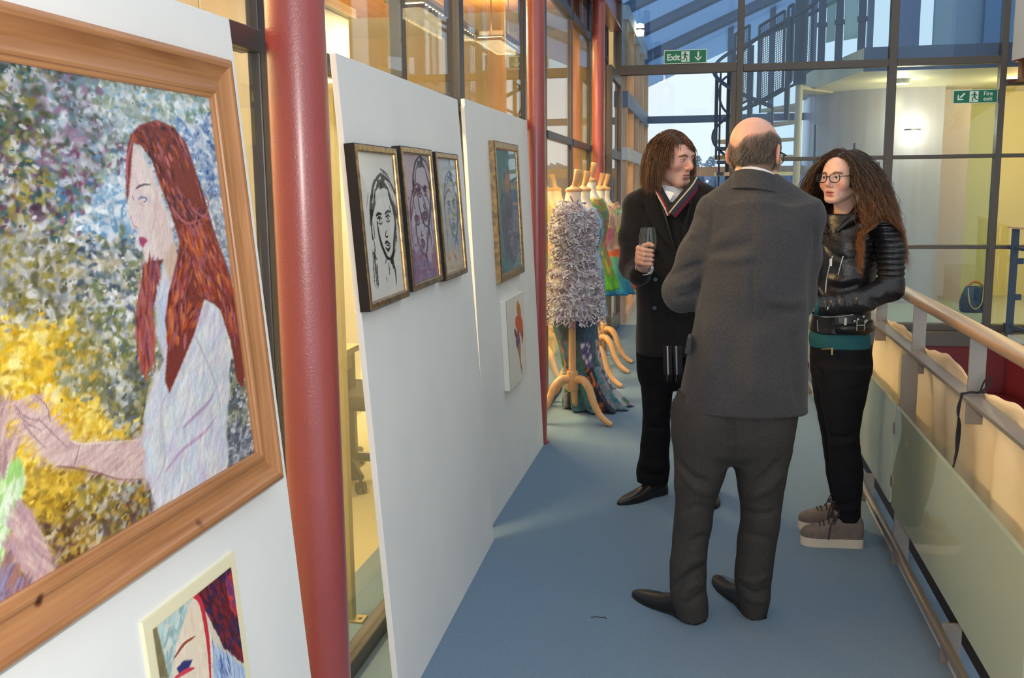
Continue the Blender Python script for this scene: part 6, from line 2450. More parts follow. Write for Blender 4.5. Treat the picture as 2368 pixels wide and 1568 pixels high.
# body: head, neck, torso and hands in one mesh
def bald_scalp(L):
    az = np.degrees(np.arctan2(np.abs(L[:, 0]), -L[:, 1]))       # 0 = back of the head
    top = .060 - .020 * np.exp(-(az / 30) ** 2) + .004 * np.sin(az * .13) + .016 * L[:, 0] / .08 - .028 * np.exp(-((L[:, 0] + .022) / .024) ** 2) * (L[:, 1] < 0)
    low = -.060 + .0 * az + .012 * np.cos(np.radians(az * 3))
    w_ = np.clip((top - L[:, 2]) / .022, 0, 1) * np.clip((L[:, 2] - low) / .012, 0, 1) * np.clip((.055 - L[:, 1]) / .02, 0, 1)
    w_ *= (np.abs(L[:, 0]) < .083)
    return .62 * w_


HB.v.fold([HB.P((.05, -.07, -.085)), HB.P((0, -.082, -.088)), HB.P((-.05, -.07, -.085))], -.003, .006)
hv = HB.v.mesh()
bv = Vol((-.20, 3.2, .05), (.45, 3.95, 1.52), .012)
bv.zloft([(.80, .14, 3.45, .14, .10), (1.05, .16, 3.45, .13, .10), (1.35, .17, 3.45, .14, .095), (1.46, .17, 3.45, .10, .07)], .03)
bv.chain([LS, LE, LW], [.045, .04, .032], .02).chain([RS, RE, RW], [.045, .04, .032], .02)
bv.chain([(.05, 3.45, .85), (.0, 3.44, .45), (-.03, 3.42, .09)], [.07, .05, .035], .03).chain([(.22, 3.46, .85), (.21, 3.48, .45), (.20, 3.49, .09)], [.07, .05, .035], .03)
h2 = Vol((-.05, 3.66, 1.02), (.36, 3.92, 1.26), .004)
hand(h2, (.085, 3.735, 1.17), (.85, .35, .0), (.3, -.6, -.6))
hand(h2, (.232, 3.755, 1.14), (-.8, .35, .05), (-.2, -.6, .6))
allv = merge(hv, bv.mesh(), h2.mesh())
cb = HB.skin(allv[0], (222, 166, 142), (180, 110, 100), (120, 96, 80), blush=(206, 104, 88), scalp=(92, 72, 58), scalpfn=bald_scalp)
solid('body', allv, M_SKIN, BM, cb)
eyeballs(HB, BM)
# fringe of hair: short strands combed down
lr = random.Random(21)
paths, rads, cl_ = [], [], []
Vh, Fh = hv
Lh = HB.local(Vh)
wsc = bald_scalp(Lh)
cand = np.nonzero(wsc > .10)[0]
for k in range(6500):
    i = cand[lr.randrange(len(cand))]
    if lr.random() > wsc[i] + .12:
        continue
    l0 = Lh[i].copy()
    nrm3 = l0 / np.array([.076, .098, .086]) ** 2
    nrm3 /= np.linalg.norm(nrm3)
    ln_ = lr.uniform(.016, .036)
    dn = np.array([0, 0, -1.0]) - nrm3 * (-nrm3[2])
    dn /= np.linalg.norm(dn) + 1e-6
    sidew = np.cross(nrm3, dn) * lr.uniform(-.5, .5)
    # hair converges towards the middle of the nape
    dn = dn + sidew + np.array([-np.sign(l0[0]) * .35, 0, 0])
    p = [HB.P(l0 + (dn * ln_ * t + nrm3 * (.0005 + .0040 * math.sin(min(1, t * 1.2) * math.pi * .6)))) for t in np.linspace(0, 1, 5)]
    paths.append(p)
    rads.append(lr.uniform(.00030, .00055))
    g = lr.choice([(110, 92, 74), (132, 114, 96), (88, 74, 62), (150, 134, 118), (80, 68, 58), (164, 152, 140)])
    cl_.append(np.array(g) * lr.uniform(.8, 1.15))
strands('hair', paths, rads, cl_, BM)
spectacles(HB, BM, mat('dark_tortoise_frame', srgb(40, 24, 20), .3), M_PGL)

# ================================================================== the young man in the black coat
M_COAT = mat('black_wool_coat', srgb(24, 22, 24), .92, c2=srgb(30, 28, 29), scale=120, bump=.3, bscale=400, spec=.15, sheen=.15)
M_BTR = mat('black_trousers', srgb(18, 17, 20), .85, bump=.2, bscale=300, spec=.15)
M_BTN = mat('glossy_black_button', srgb(20, 20, 24), .12)
YM = empty('person', (-.16, 4.78, 0), 'young man with chin length brown hair in a black coat and striped scarf', 'person')
YY = 4.80
v = Vol((-.46, 4.34, .70), (.20, 5.06, 1.62), .0065)
cr2 = [row(815, 1470, 1668, YY, .150), row(760, 1471, 1664, YY, .145), row(700, 1472, 1660, YY, .140), row(640, 1470, 1658, YY, .138), row(560, 1464, 1660, YY, .138), row(500, 1460, 1662, YY, .125), row(468, 1468, 1660, YY, .105)]
v.zloft(cr2, .02, 2.3)
v.cap((-.20, 4.81, 1.535), (-.325, 4.80, 1.462), .060, .066, .045)
v.cap((-.10, 4.81, 1.54), (.03, 4.80, 1.475), .060, .066, .045)
yS, yE, yW = (-.330, 4.79, 1.44), (-.338, 4.67, 1.172), (-.300, 4.555, 1.146)
v.chain([yS, (-.345, 4.745, 1.31), yE, yW], [.070, .064, .060, .050], .028)
zS, zE, zW = (.030, 4.79, 1.45), (.085, 4.84, 1.16), (.12, 4.72, 1.03)
v.chain([zS, zE, zW], [.068, .060, .050], .028)
v.cap(yW, (-.296, 4.535, 1.142), .048, .050, .010)
fk = lambda p, q, y=4.66: tuple(float(a) for a in ony(p, q, y))
for pts, am, wd in (([fk(1480, 470), fk(1520, 520), fk(1560, 600), fk(1580, 700)], -.008, .010), ([fk(1478, 520, 4.7), fk(1482, 580, 4.7), fk(1478, 640, 4.7)], -.010, .012), ([fk(1445, 600, 4.66), fk(1462, 612, 4.62), fk(1478, 610, 4.6)], -.008, .010), ([fk(1445, 560, 4.7), fk(1465, 580, 4.66)], .006, .012), ([fk(1500, 660), fk(1510, 740), fk(1512, 810)], .006, .02), ([fk(1560, 690), fk(1560, 760), fk(1562, 812)], -.006, .012)):
    v.fold(pts, am, wd)
v.warp(wob(.0014, 24, 17, 2.2))
solid('coat', v.mesh(), M_COAT, YM)
# lapels and collar: flat folded cloth
def cloth_poly(pts, th, name, m, parent, n=(0, -1, 0)):
    return MB().prism(pts, tuple(np.array(n, float) * -th)).build(name, m, parent, fixn=True, bevel=.003)
cloth_poly([fk(1488, 452, 4.68), fk(1518, 436, 4.70), fk(1540, 500, 4.645), fk(1562, 580, 4.645), fk(1530, 545, 4.645), fk(1500, 505, 4.65), fk(1492, 478, 4.66)], .010, 'lapel', M_COAT, YM)
cloth_poly([fk(1606, 418, 4.70), fk(1640, 440, 4.68), fk(1636, 490, 4.655), fk(1600, 560, 4.645), fk(1575, 600, 4.645), fk(1580, 520, 4.645), fk(1600, 460, 4.66)], .010, 'lapel', M_COAT, YM)
# buttons
for p, q in ((1514, 582), (1514, 712), (1516, 646)):
    c = fk(p, q, 4.655)
    MB().tube([(c[0], c[1] - .008, c[2]), (c[0], c[1] - .004, c[2]), (c[0], c[1] + .006, c[2])], [.010, .013, .013], 18).build('button', M_BTN, YM, smooth=False)
# trousers, shoes
v = Vol((-.42, 4.55, .0), (.24, 5.1, .90), .0065)
v.zloft([row(760, 1476, 1640, YY, .11), row(830, 1474, 1640, YY, .12), row(880, 1478, 1630, YY, .10), row(900, 1500, 1610, YY, .06)], .03, 2.2)
yl = [(800, 1474, 1562, .10), (850, 1476, 1562, .10), (900, 1482, 1557, .098), (950, 1486, 1550, .09), (1000, 1484, 1550, .082), (1060, 1478, 1548, .075), (1085, 1470, 1549, .075), (1115, 1474, 1546, .07)]
v.zloft([row(py, a, b, float(np.interp(py, [800, 1115], [4.80, 4.83])), d) for py, a, b, d in yl], .03, 2.0)
v.chain([(.0, 4.82, .80), (.015, 4.86, .45), (.03, 4.92, .08)], [.095, .072, .062], .03)
for pts, am, wd in (([fk(1480, 1070, 4.77), fk(1510, 1082, 4.75), fk(1545, 1070, 4.77)], .010, .012), ([fk(1475, 1090, 4.77), fk(1510, 1100, 4.75), fk(1546, 1092, 4.77)], -.010, .010), ([fk(1490, 980, 4.75), fk(1520, 990, 4.73), fk(1548, 985, 4.76)], -.007, .012), ([fk(1545, 930, 4.75), fk(1520, 960, 4.73), fk(1492, 1000, 4.75)], .006, .014)):
    v.fold(pts, am, wd)
v.warp(wob(.0016, 22, 24, 6.1))
solid('trousers', v.mesh(), M_BTR, YM)
shoe((-.182, 4.875), (-.398, 4.632), YM, M_BLEA, M_SOLE, 1.0)
shoe((.035, 4.96), (.06, 4.64), YM, M_BLEA, M_SOLE, 1.0)

# head
HY = Head((-.163, 4.775, 1.676), (.80, -.60), pitch=-.14, roll=.0, sc=1.04, neck_to=(-.165, 4.80, 1.50), res=.0022)
hv = HY.v.mesh()


def ysc(L):
    front = .040 + .10 * np.clip(L[:, 2] - .02, 0, 1)
    w_ = np.clip((front - L[:, 1] + .35 * np.clip(L[:, 2] - .055, 0, 1)) / .012, 0, 1) * np.clip((L[:, 2] + .045 + .3 * np.clip(L[:, 1], 0, 1)) / .02, 0, 1)
    w_ = np.where(L[:, 2] > .072, 1, w_)
    return w_ * .95


bv = Vol((-.44, 4.40, .05), (.16, 5.0, 1.52), .012)
bv.zloft([(.80, -.15, 4.80, .13, .09), (1.05, -.16, 4.80, .12, .09), (1.35, -.16, 4.80, .13, .09), (1.46, -.16, 4.80, .10, .07)], .03)
bv.chain([yS, yE, yW], [.045, .04, .032], .02).chain([zS, zE, zW], [.045, .04, .032], .02)
bv.chain([(-.22, 4.80, .8), (-.23, 4.81, .45), (-.22, 4.84, .09)], [.07, .05, .033], .03).chain([(0, 4.82, .8), (.015, 4.86, .45), (.03, 4.92, .09)], [.07, .05, .033], .03)
# glass position
gt0 = ony(1497, 526, 4.395)
gf0 = ony(1499, 627, 4.395)
gx, gy = float(gt0[0] + gf0[0]) / 2, 4.395
gz0, gz1 = float(gf0[2]), float(gt0[2])
zc = gz0 + (gz1 - gz0) * .33
h2 = Vol((gx - .12, gy - .08, zc - .12), (gx + .10, gy + .16, zc + .12), .0026)
fl_ = [(.034, 1.0), (.0135, 1.06), (-.0065, 1.0), (-.026, .86)]
for dz, l in fl_:
    z = zc + dz
    p0 = (gx - .040, gy + .006, z + .004)
    p1 = (gx - .040 + .026 * l, gy - .034 * l, z - .002)
    p2 = (gx + .016 * l, gy - .026, z - .006)
    p3 = (gx + .022 * l, gy + .000, z - .008)
    h2.chain([p0, p1, p2, p3], [.0110, .0102, .0092, .0080], .0040)
    h2.cap((gx - .030, gy + .062, z * .7 + (zc - .02) * .3), p0, .017, .0125, .010)
h2.ell((gx - .040, gy + .040, zc - .004), (.017, .044, .042), None, .016)
h2.chain([(gx - .030, gy + .060, zc - .02), (gx - .028, gy + .085, zc - .045), (gx - .020, gy + .125, zc - .062)], [.030, .027, .028], .016)
h2.chain([(gx - .030, gy + .058, zc + .012), (gx - .018, gy + .040, zc + .044), (gx + .004, gy + .020, zc + .054), (gx + .022, gy - .004, zc + .050)], [.016, .0128, .0108, .0088], .006)
h3 = Vol((0, 4.5, .86), (.26, 4.80, 1.12), .004)
hand(h3, (.122, 4.71, 1.02), (-.25, -.55, -.6), (-.8, .3, .0))
allv = merge(hv, bv.mesh(), h2.mesh(), h3.mesh())
cb = HY.skin(allv[0], (216, 164, 146), (176, 104, 96), (84, 58, 42), blush=(196, 112, 98), scalp=(52, 34, 22), scalpfn=ysc, stubble=(150, 118, 104))
solid('body', allv, M_SKIN, YM, cb)
eyeballs(HY, YM, (70, 60, 54), look=(-.25, -.25))
# shirt cuff and collar
cfr = []
ca_ = np.array([gx - .020, gy + .135, zc - .062])
cb_ = np.array([gx - .025, gy + .100, zc - .054])
MB().tube([tuple(ca_ + (ca_ - cb_) * .8), tuple(ca_), tuple(cb_)], [.036, .037, .038], 20, cap=False).build('shirt_cuff', M_SHIRT, YM, smooth=True).modifiers.new('t', 'SOLIDIFY').thickness = .002
nk = np.array([-.163, 4.79, 1.545])
rs_ = []
for (dz, r_) in ((-.05, .080), (-.01, .072), (.022, .066), (.024, .062), (-.03, .064)):
    rs_.append([(nk[0] + r_ * math.cos(t), nk[1] + r_ * .98 * math.sin(t), nk[2] + dz + .012 * math.sin(t) - .010 * max(0, math.cos(t + 1.0))) for t in np.linspace(0, 2 * math.pi, 36, endpoint=False)])
MB().loft(rs_, cap=False).build('shirt_collar', M_SHIRT, YM, smooth=True)
cloth_poly([fk(1540, 440, 4.685), fk(1560, 446, 4.675), fk(1546, 470, 4.66), fk(1530, 448, 4.68)], .006, 'shirt_front', M_SHIRT, YM)


# striped scarf: a band lying over path points, colours running across it
def scarf(path, wdir, half, name, parent, cols_, thick=.006, n=40, bulge=.012):
    C_ = curve(path, n)
    D_ = curve(wdir, n)
    m_ = 22
    Vv, Cv = [], []
    for i in range(n + 1):
        t = C_[min(i + 1, n)] - C_[max(i - 1, 0)]
        t /= np.linalg.norm(t)
        w2 = D_[i] - t * (D_[i] @ t)
        w2 /= np.linalg.norm(w2)
        nn = np.cross(t, w2)
        if nn[1] > 0:
            nn = -nn
        for j in range(m_):
            s_ = -1 + 2 * j / (m_ - 1)
            Vv.append(C_[i] + w2 * half * s_ + nn * bulge * (1 - s_ * s_))
            Cv.append(cols_[int((j / m_) * len(cols_))])
    Ff = [(i * m_ + j, i * m_ + j + 1, (i + 1) * m_ + j + 1, (i + 1) * m_ + j) for i in range(n) for j in range(m_ - 1)]
    o = solid(name, (np.array(Vv), np.array(Ff)), M_SCARF, parent, np.array(Cv, float))
    o.modifiers.new('t', 'SOLIDIFY').thickness = thick
    return o


M_SCARF = mat('knitted_scarf', (.5, .5, .5), .9, attr='Col', bump=.4, bscale=400)
ST = [(34, 30, 34), (34, 30, 34), (34, 30, 34), (196, 182, 150), (30, 28, 34), (44, 50, 74), (44, 50, 74), (60, 40, 60), (130, 30, 48), (130, 30, 48), (70, 26, 40)]
scarf([fk(1612, 416, 4.72), fk(1602, 434, 4.69), fk(1584, 456, 4.66), fk(1566, 478, 4.648), fk(1552, 496, 4.646)], [(.5, 0, -.7)] * 5, .025, 'scarf', YM, ST)
scarf([fk(1522, 436, 4.70), fk(1532, 455, 4.67), fk(1543, 475, 4.655), fk(1552, 496, 4.65)], [(-.8, 0, -.4)] * 4, .020, 'scarf', YM, [(34, 30, 34), (34, 30, 34), (40, 34, 38), (150, 36, 44), (214, 208, 206)])
scarf([(-.225, 4.76, 1.535), (-.22, 4.84, 1.555), (-.165, 4.875, 1.560), (-.105, 4.85, 1.55), (-.085, 4.78, 1.535), (-.10, 4.73, 1.525)], [(0, 0, 1)] * 6, .028, 'scarf', YM, ST)
# hanging scarf ends under the coat
for dx, cols_ in ((0, [(26, 24, 28)] * 4 + [(190, 184, 180)] + [(30, 28, 40)] * 4), (.050, [(26, 24, 28), (26, 24, 28), (150, 150, 150), (30, 60, 80), (26, 24, 28), (26, 24, 28), (30, 26, 34), (26, 24, 28)])):
    a0, a1 = fk(1543 + dx * 480, 800, 4.655), fk(1545 + dx * 480, 866, 4.66)
    scarf([a0, ((a0[0] + a1[0]) / 2, a0[1] - .004, (a0[2] + a1[2]) / 2), a1], [(1, 0, 0)] * 3, .020, 'scarf_end', YM, cols_, .004, 14, .004)
    fr2, rd2, cl2 = [], [], []
    for j in range(10):
        x = a1[0] - .018 + .004 * j
        fr2.append([(x, a1[1], a1[2] + .01), (x + rnd.uniform(-.003, .003), a1[1] - .002, a1[2] - .015), (x + rnd.uniform(-.006, .006), a1[1], a1[2] - .04)])
        rd2.append(.0012)
        cl2.append(cols_[j % len(cols_)])
    strands('fringe', fr2, rd2, cl2, YM)


# hair: strands that leave the scalp, fall under gravity and slide over the head
def grow(h, rootw, n, length, K, seed, init, grav, shell, guard, wave=0.0, wfreq=20.0, spread=0.0, jitter=.15, drag=.75):
    r_ = np.random.default_rng(seed)
    V, F = h.v.mesh() if not hasattr(h, '_vf') else h._vf
    h._vf = (V, F)
    L = h.local(V)
    w_ = rootw(L)
    idx = r_.choice(len(L), n, p=w_ / w_.sum())
    p = L[idx] + r_.normal(0, .0012, (n, 3))
    ee = np.array([.078, .100, .088])
    cc3 = np.array([0, -.018, .035])
    nr = (p - cc3) / ee ** 2
    nr /= np.linalg.norm(nr, axis=1, keepdims=True)
    d = init(p, nr) + r_.normal(0, jitter, (n, 3))
    d /= np.linalg.norm(d, axis=1, keepdims=True)
    ln_ = length(p, r_)
    seg = ln_ / (K - 1)
    gl = h.R.T @ np.array([0, 0, -1.0])
    out = [p.copy()]
    ph = r_.uniform(0, 6.28, n)
    sh = shell(r_, n)
    halted = np.zeros(n, bool)
    for k in range(1, K):
        g = gl[None, :] * grav
        rad = p - cc3
        rad = rad - (rad @ gl)[:, None] * gl[None, :]
        rad /= np.linalg.norm(rad, axis=1, keepdims=True) + 1e-6
        d = d * drag + g + rad * spread
        d /= np.linalg.norm(d, axis=1, keepdims=True)
        p = p + d * seg[:, None]
        # keep outside the skull
        q = (p - cc3) / (ee + sh[:, None])
        rr4 = np.linalg.norm(q, axis=1)
        m = rr4 < 1
        p[m] = cc3 + (p[m] - cc3) / rr4[m][:, None]
        g_ = guard(p, k / (K - 1))
        if isinstance(g_, tuple):
            p, stop = g_
            halted |= stop
            p[halted] = out[-1][halted] + d[halted] * .0004
        else:
            p = g_
        out.append(p.copy())
    out = np.stack(out, 1)
    t = np.linspace(0, 1, K)[None, :]
    if wave:
        out[..., 0] += wave * t * np.sin(ph[:, None] + wfreq * t * ln_[:, None] * 10)
        out[..., 1] += wave * t * np.cos(ph[:, None] * 1.7 + wfreq * t * ln_[:, None] * 10)
    W3 = h.c + (out.reshape(-1, 3) * h.sc) @ h.R.T
    return W3.reshape(n, K, 3), r_


def y_init(p, nr):
    # parting on the person's right, combed across and down
    side = np.where(p[:, 0] > .030, 1.0, -1.0)
    d = nr * .35
    d[:, 0] += side * .8
    d[:, 1] += np.where(p[:, 1] > .03, .15, -.15)
    return d


def y_guard(p, t):
    p = p.copy()
    # leave the face free: push strands out of the face window to the sides
    thr = .040 + .045 * np.random.default_rng(3).uniform(size=len(p)) ** 1.5
    m = (p[:, 1] > .050) & (p[:, 2] < thr) & (np.abs(p[:, 0]) < .066)
    return p, m


yw = lambda L: np.where(ysc(L) > .5, 1.0, 0) * (L[:, 2] > -.02)
pa, r_ = grow(HY, yw, 5600, lambda p, r: np.where(p[:, 1] > .03, r.uniform(.09, .15, len(p)), r.uniform(.12, .185, len(p))), 13, 5, y_init, .34, lambda r, n: r.uniform(.001, .009, n), y_guard, wave=.0012, jitter=.10)
base_c = np.array([(86, 56, 32), (116, 76, 42), (66, 44, 28), (146, 98, 56), (102, 66, 38)])
strands('hair', pa, r_.uniform(.0005, .0010, len(pa)), base_c[r_.integers(0, 5, len(pa))] * r_.uniform(.8, 1.2, (len(pa), 1)), YM)

# wine glass, held
wg = empty('wine_glass', (gx, gy, gz0), 'clear stemmed wine glass held in the young man\'s hand', 'glass')
Hh = gz1 - gz0
M_WG = glass('clear_glass', (.96, .98, .98), .06)
bo_ = [(.004, .40), (.018, .415), (.030, .46), (.0380, .54), (.0408, .66), (.0395, .78), (.0350, .92), (.0315, 1.0), (.0304, 1.0), (.0338, .92), (.0383, .78), (.0396, .66), (.0368, .54), (.0288, .465), (.016, .425), (.0, .42)]
MB().lathe([(a, b * Hh) for a, b in bo_], 36, (gx, gy, gz0)).build('bowl', M_WG, wg, smooth=True)
MB().lathe([(.0045, .03 * Hh), (.0036, .15 * Hh), (.0036, .36 * Hh), (.006, .41 * Hh)], 16, (gx, gy, gz0)).build('stem', M_WG, wg, smooth=True)
MB().lathe([(.034, 0), (.035, .004), (.012, .012), (.0045, .03 * Hh)], 32, (gx, gy, gz0)).build('foot', M_WG, wg, smooth=True)

# ================================================================== the young woman in the leather jacket
M_LEA = mat('black_leather', srgb(24, 23, 26), .34, c2=srgb(30, 28, 31), scale=30, bump=.35, bscale=90, spec=.5)
M_JEAN = mat('black_jeans', srgb(20, 19, 24), .85, bump=.3, bscale=300, spec=.2)
M_TEAL = mat('teal_jersey', srgb(16, 84, 92), .8, bump=.2, bscale=200)
M_ZIP = mat('silver_zip', srgb(196, 190, 180), .25, .9)
WM = empty('person', (.60, 4.34, 0), 'young woman with long curly hair and glasses in a black leather jacket', 'person')
YW = 4.34
v = Vol((.36, 4.05, .88), (.88, 4.62, 1.50), .0048)
v.zloft([row(766, 1872, 2012, YW, .125), row(740, 1876, 2012, YW, .122), row(690, 1884, 2014, YW, .118), row(620, 1890, 2030, YW, .120), row(560, 1888, 2042, YW, .118), row(510, 1895, 2045, YW, .100), row(494, 1905, 2040, YW, .085)], .02, 2.2)
wS, wE, wW = (.715, 4.24, 1.385), (.745, 4.20, 1.130), (.47, 4.13, 1.060)
v.cap((.62, 4.32, 1.43), (.70, 4.25, 1.40), .05, .056, .03)
v.chain([wS, (.742, 4.21, 1.27), wE], [.060, .056, .054], .02)
v.chain([wE, (.62, 4.15, 1.075), wW], [.054, .048, .042], .02)
xS, xE, xW = (.52, 4.44, 1.39), (.50, 4.48, 1.14), (.44, 4.26, 1.06)
v.chain([(.60, 4.36, 1.43), xS, xE, xW], [.05, .058, .052, .042], .02)
wf = lambda p, q, y=4.2: tuple(float(a) for a in ony(p, q, y))


v.chain([(.62, 4.38, 1.44), (.655, 4.30, 1.445), (.60, 4.24, 1.415), (.53, 4.215, 1.36)], [.020, .022, .020, .008], .012)
v.chain([(.60, 4.39, 1.44), (.52, 4.36, 1.435), (.485, 4.30, 1.40), (.49, 4.245, 1.35)], [.020, .022, .020, .008], .012)


# quilted ribs on the upper sleeve
def ribs(X, Y, Z):
    near = np.exp(-(((X - .735) / .09) ** 2 + ((Y - 4.21) / .10) ** 2)) * ((Z > 1.17) & (Z < 1.405))
    return .010 * near * np.clip(np.abs(np.cos(Z * math.pi / .0235)) ** 6, 0, 1) * 1.0


v.warp(ribs)
for pts, am, wd in (([wf(1900, 560, 4.22), wf(1930, 590, 4.2), wf(1960, 600, 4.2)], -.007, .010), ([wf(1905, 640, 4.22), wf(1940, 650, 4.2), wf(1985, 640, 4.2)], .008, .012), ([wf(1915, 660, 4.22), wf(1950, 668, 4.2), wf(1990, 655, 4.2)], -.008, .010),
                    ([wf(2065, 690, 4.16), wf(2040, 700, 4.13), wf(2010, 690, 4.12)], -.009, .009), ([wf(2060, 710, 4.16), wf(2030, 715, 4.12), wf(1995, 705, 4.11)], .008, .010), ([wf(2050, 672, 4.16), wf(2030, 690, 4.13)], .007, .009)):
    v.fold(pts, am, wd)
for px_ in (1935, 1955, 1975, 1900, 1915):
    v.fold([wf(px_, 683, 4.10), wf(px_ + 3, 700, 4.09), wf(px_, 722, 4.10)], -.008, .006)
v.warp(wob(.0016, 40, 33, .7))
solid('leather_jacket', v.mesh(), M_LEA, WM)
# belt band, buckle, zips
bb = []
for z in (.932, .975):
    bb.append([(.586 + .122 * math.cos(t) + .0, 4.34 + .131 * math.sin(t), z) for t in np.linspace(0, 2 * math.pi, 48, endpoint=False)])
MB().loft(bb, cap=False).build('jacket_belt', M_LEA, WM, smooth=True).modifiers.new('t', 'SOLIDIFY').thickness = .004
bu = wf(1990, 752, 4.215)
bk_ = MB()
bk_.tube([(bu[0] - .016, bu[1] - .004, bu[2] - .022), (bu[0] + .016, bu[1] + .006, bu[2] - .022), (bu[0] + .016, bu[1] + .006, bu[2] + .022), (bu[0] - .016, bu[1] - .004, bu[2] + .022)], .0030, 6, closed=True)
bk_.tube([(bu[0] - .016, bu[1] - .006, bu[2]), (bu[0] + .014, bu[1] + .002, bu[2])], .0025, 6)
bk_.build('buckle', M_ZIP, WM, smooth=True)
zp = MB()


def zipline(pts, r=.0028):
    C_ = curve(pts, 26)
    zp.tube(C_, r, 6)


zipline([wf(1925, 592, 4.200), wf(1917, 620, 4.200), wf(1911, 650, 4.205), wf(1909, 678, 4.205)])
zipline([wf(1950, 592, 4.195), wf(1944, 612, 4.195), wf(1938, 636, 4.198)])
zipline([wf(1882, 728, 4.180), wf(1910, 733, 4.170), wf(1950, 731, 4.175), wf(1984, 725, 4.185)], .0024)
zipline([wf(1890, 740, 4.185), wf(1891, 755, 4.188), wf(1892, 766, 4.19)], .002)
for p, q, y in ((1921, 605, 4.192), (1955, 742, 4.17)):
    c = wf(p, q, y)
    zp.box(c[0] - .005, c[0] + .005, c[1] - .003, c[1] + .001, c[2] - .018, c[2] + .012)
zp.build('zips', M_ZIP, WM, smooth=False)
rv = MB()
for p, q in ((1976, 742), (1984, 738), (2001, 744), (1997, 732), (2004, 741)):
    c = wf(p, q, 4.208)
    rv.tube([(c[0], c[1], c[2]), (c[0], c[1] - .004, c[2])], .0045, 10)
rv.build('eyelets', M_ZIP, WM)
# teal top showing at waist and cuff
v = Vol((.38, 4.14, .84), (.76, 4.56, .98), .0055)
v.zloft([row(800, 1872, 2014, YW, .122), row(780, 1870, 2012, YW, .122), row(755, 1876, 2008, YW, .115)], .01, 2.2)
solid('teal_top', v.mesh(), M_TEAL, WM)
MB().tube([(wW[0] + .012, wW[1] + .002, wW[2]), (wW[0] - .035, wW[1] - .004, wW[2] - .002)], [.037, .036], 18, cap=False).build('teal_cuff', M_TEAL, WM, smooth=True).modifiers.new('t', 'SOLIDIFY').thickness = .003
# jeans
v = Vol((.38, 4.08, .05), (.78, 4.62, .90), .0058)
v.zloft([row(792, 1874, 2014, YW, .118), row(830, 1872, 2018, YW, .125), row(862, 1874, 2017, YW, .120), row(900, 1885, 1998, YW, .085)], .03, 2.1)
nl = [(845, 1890, 2018, .075, 4.27), (900, 1894, 2008, .078, 4.265), (950, 1902, 1996, .072, 4.265), (1000, 1912, 1988, .060, 4.262), (1030, 1916, 1989, .056, 4.26), (1080, 1918, 1997, .056, 4.26), (1120, 1922, 1996, .052, 4.258), (1170, 1934, 1990, .043, 4.256), (1205, 1936, 1990, .044, 4.256)]
fl2 = [(845, 1875, 1990, .075, 4.40), (900, 1878, 1985, .075, 4.41), (950, 1888, 1975, .068, 4.42), (1000, 1898, 1966, .058, 4.43), (1060, 1906, 1976, .054, 4.44), (1110, 1912, 1978, .050, 4.445), (1160, 1925, 1978, .044, 4.45), (1212, 1924, 1980, .046, 4.452)]
v.zloft([row(py, a, b, y, d) for py, a, b, d, y in nl], .02)
v.zloft([row(py, a, b, y, d) for py, a, b, d, y in fl2], .02)
for pts, am, wd in (([wf(1905, 1005, 4.2), wf(1945, 1012, 4.19), wf(1988, 1002, 4.21)], -.007, .009), ([wf(1905, 1022, 4.2), wf(1945, 1030, 4.19), wf(1988, 1018, 4.21)], .007, .010), ([wf(1925, 1160, 4.2), wf(1955, 1166, 4.2), wf(1990, 1158, 4.21)], -.006, .008), ([wf(1925, 1175, 4.2), wf(1955, 1182, 4.2), wf(1990, 1175, 4.21)], .006, .009), ([wf(1885, 840, 4.22), wf(1900, 870, 4.2), wf(1905, 930, 4.2)], -.008, .010), ([wf(2010, 880, 4.24), wf(1990, 900, 4.22), wf(1960, 905, 4.2)], -.005, .012)):
    v.fold(pts, am, wd)
v.warp(wob(.0010, 40, 36, 2.7))
solid('jeans', v.mesh(), M_JEAN, WM)
pz = MB()
a_, b_ = wf(1900, 808, 4.215), wf(1924, 806, 4.208)
pz.tube([a_, b_], .003, 6).box(b_[0] - .004, b_[0] + .004, b_[1] - .006, b_[1] - .002, b_[2] - .026, b_[2] + .004)
pz.build('pocket_zip', mat('brass_zip', srgb(180, 150, 96), .3, .9), WM)
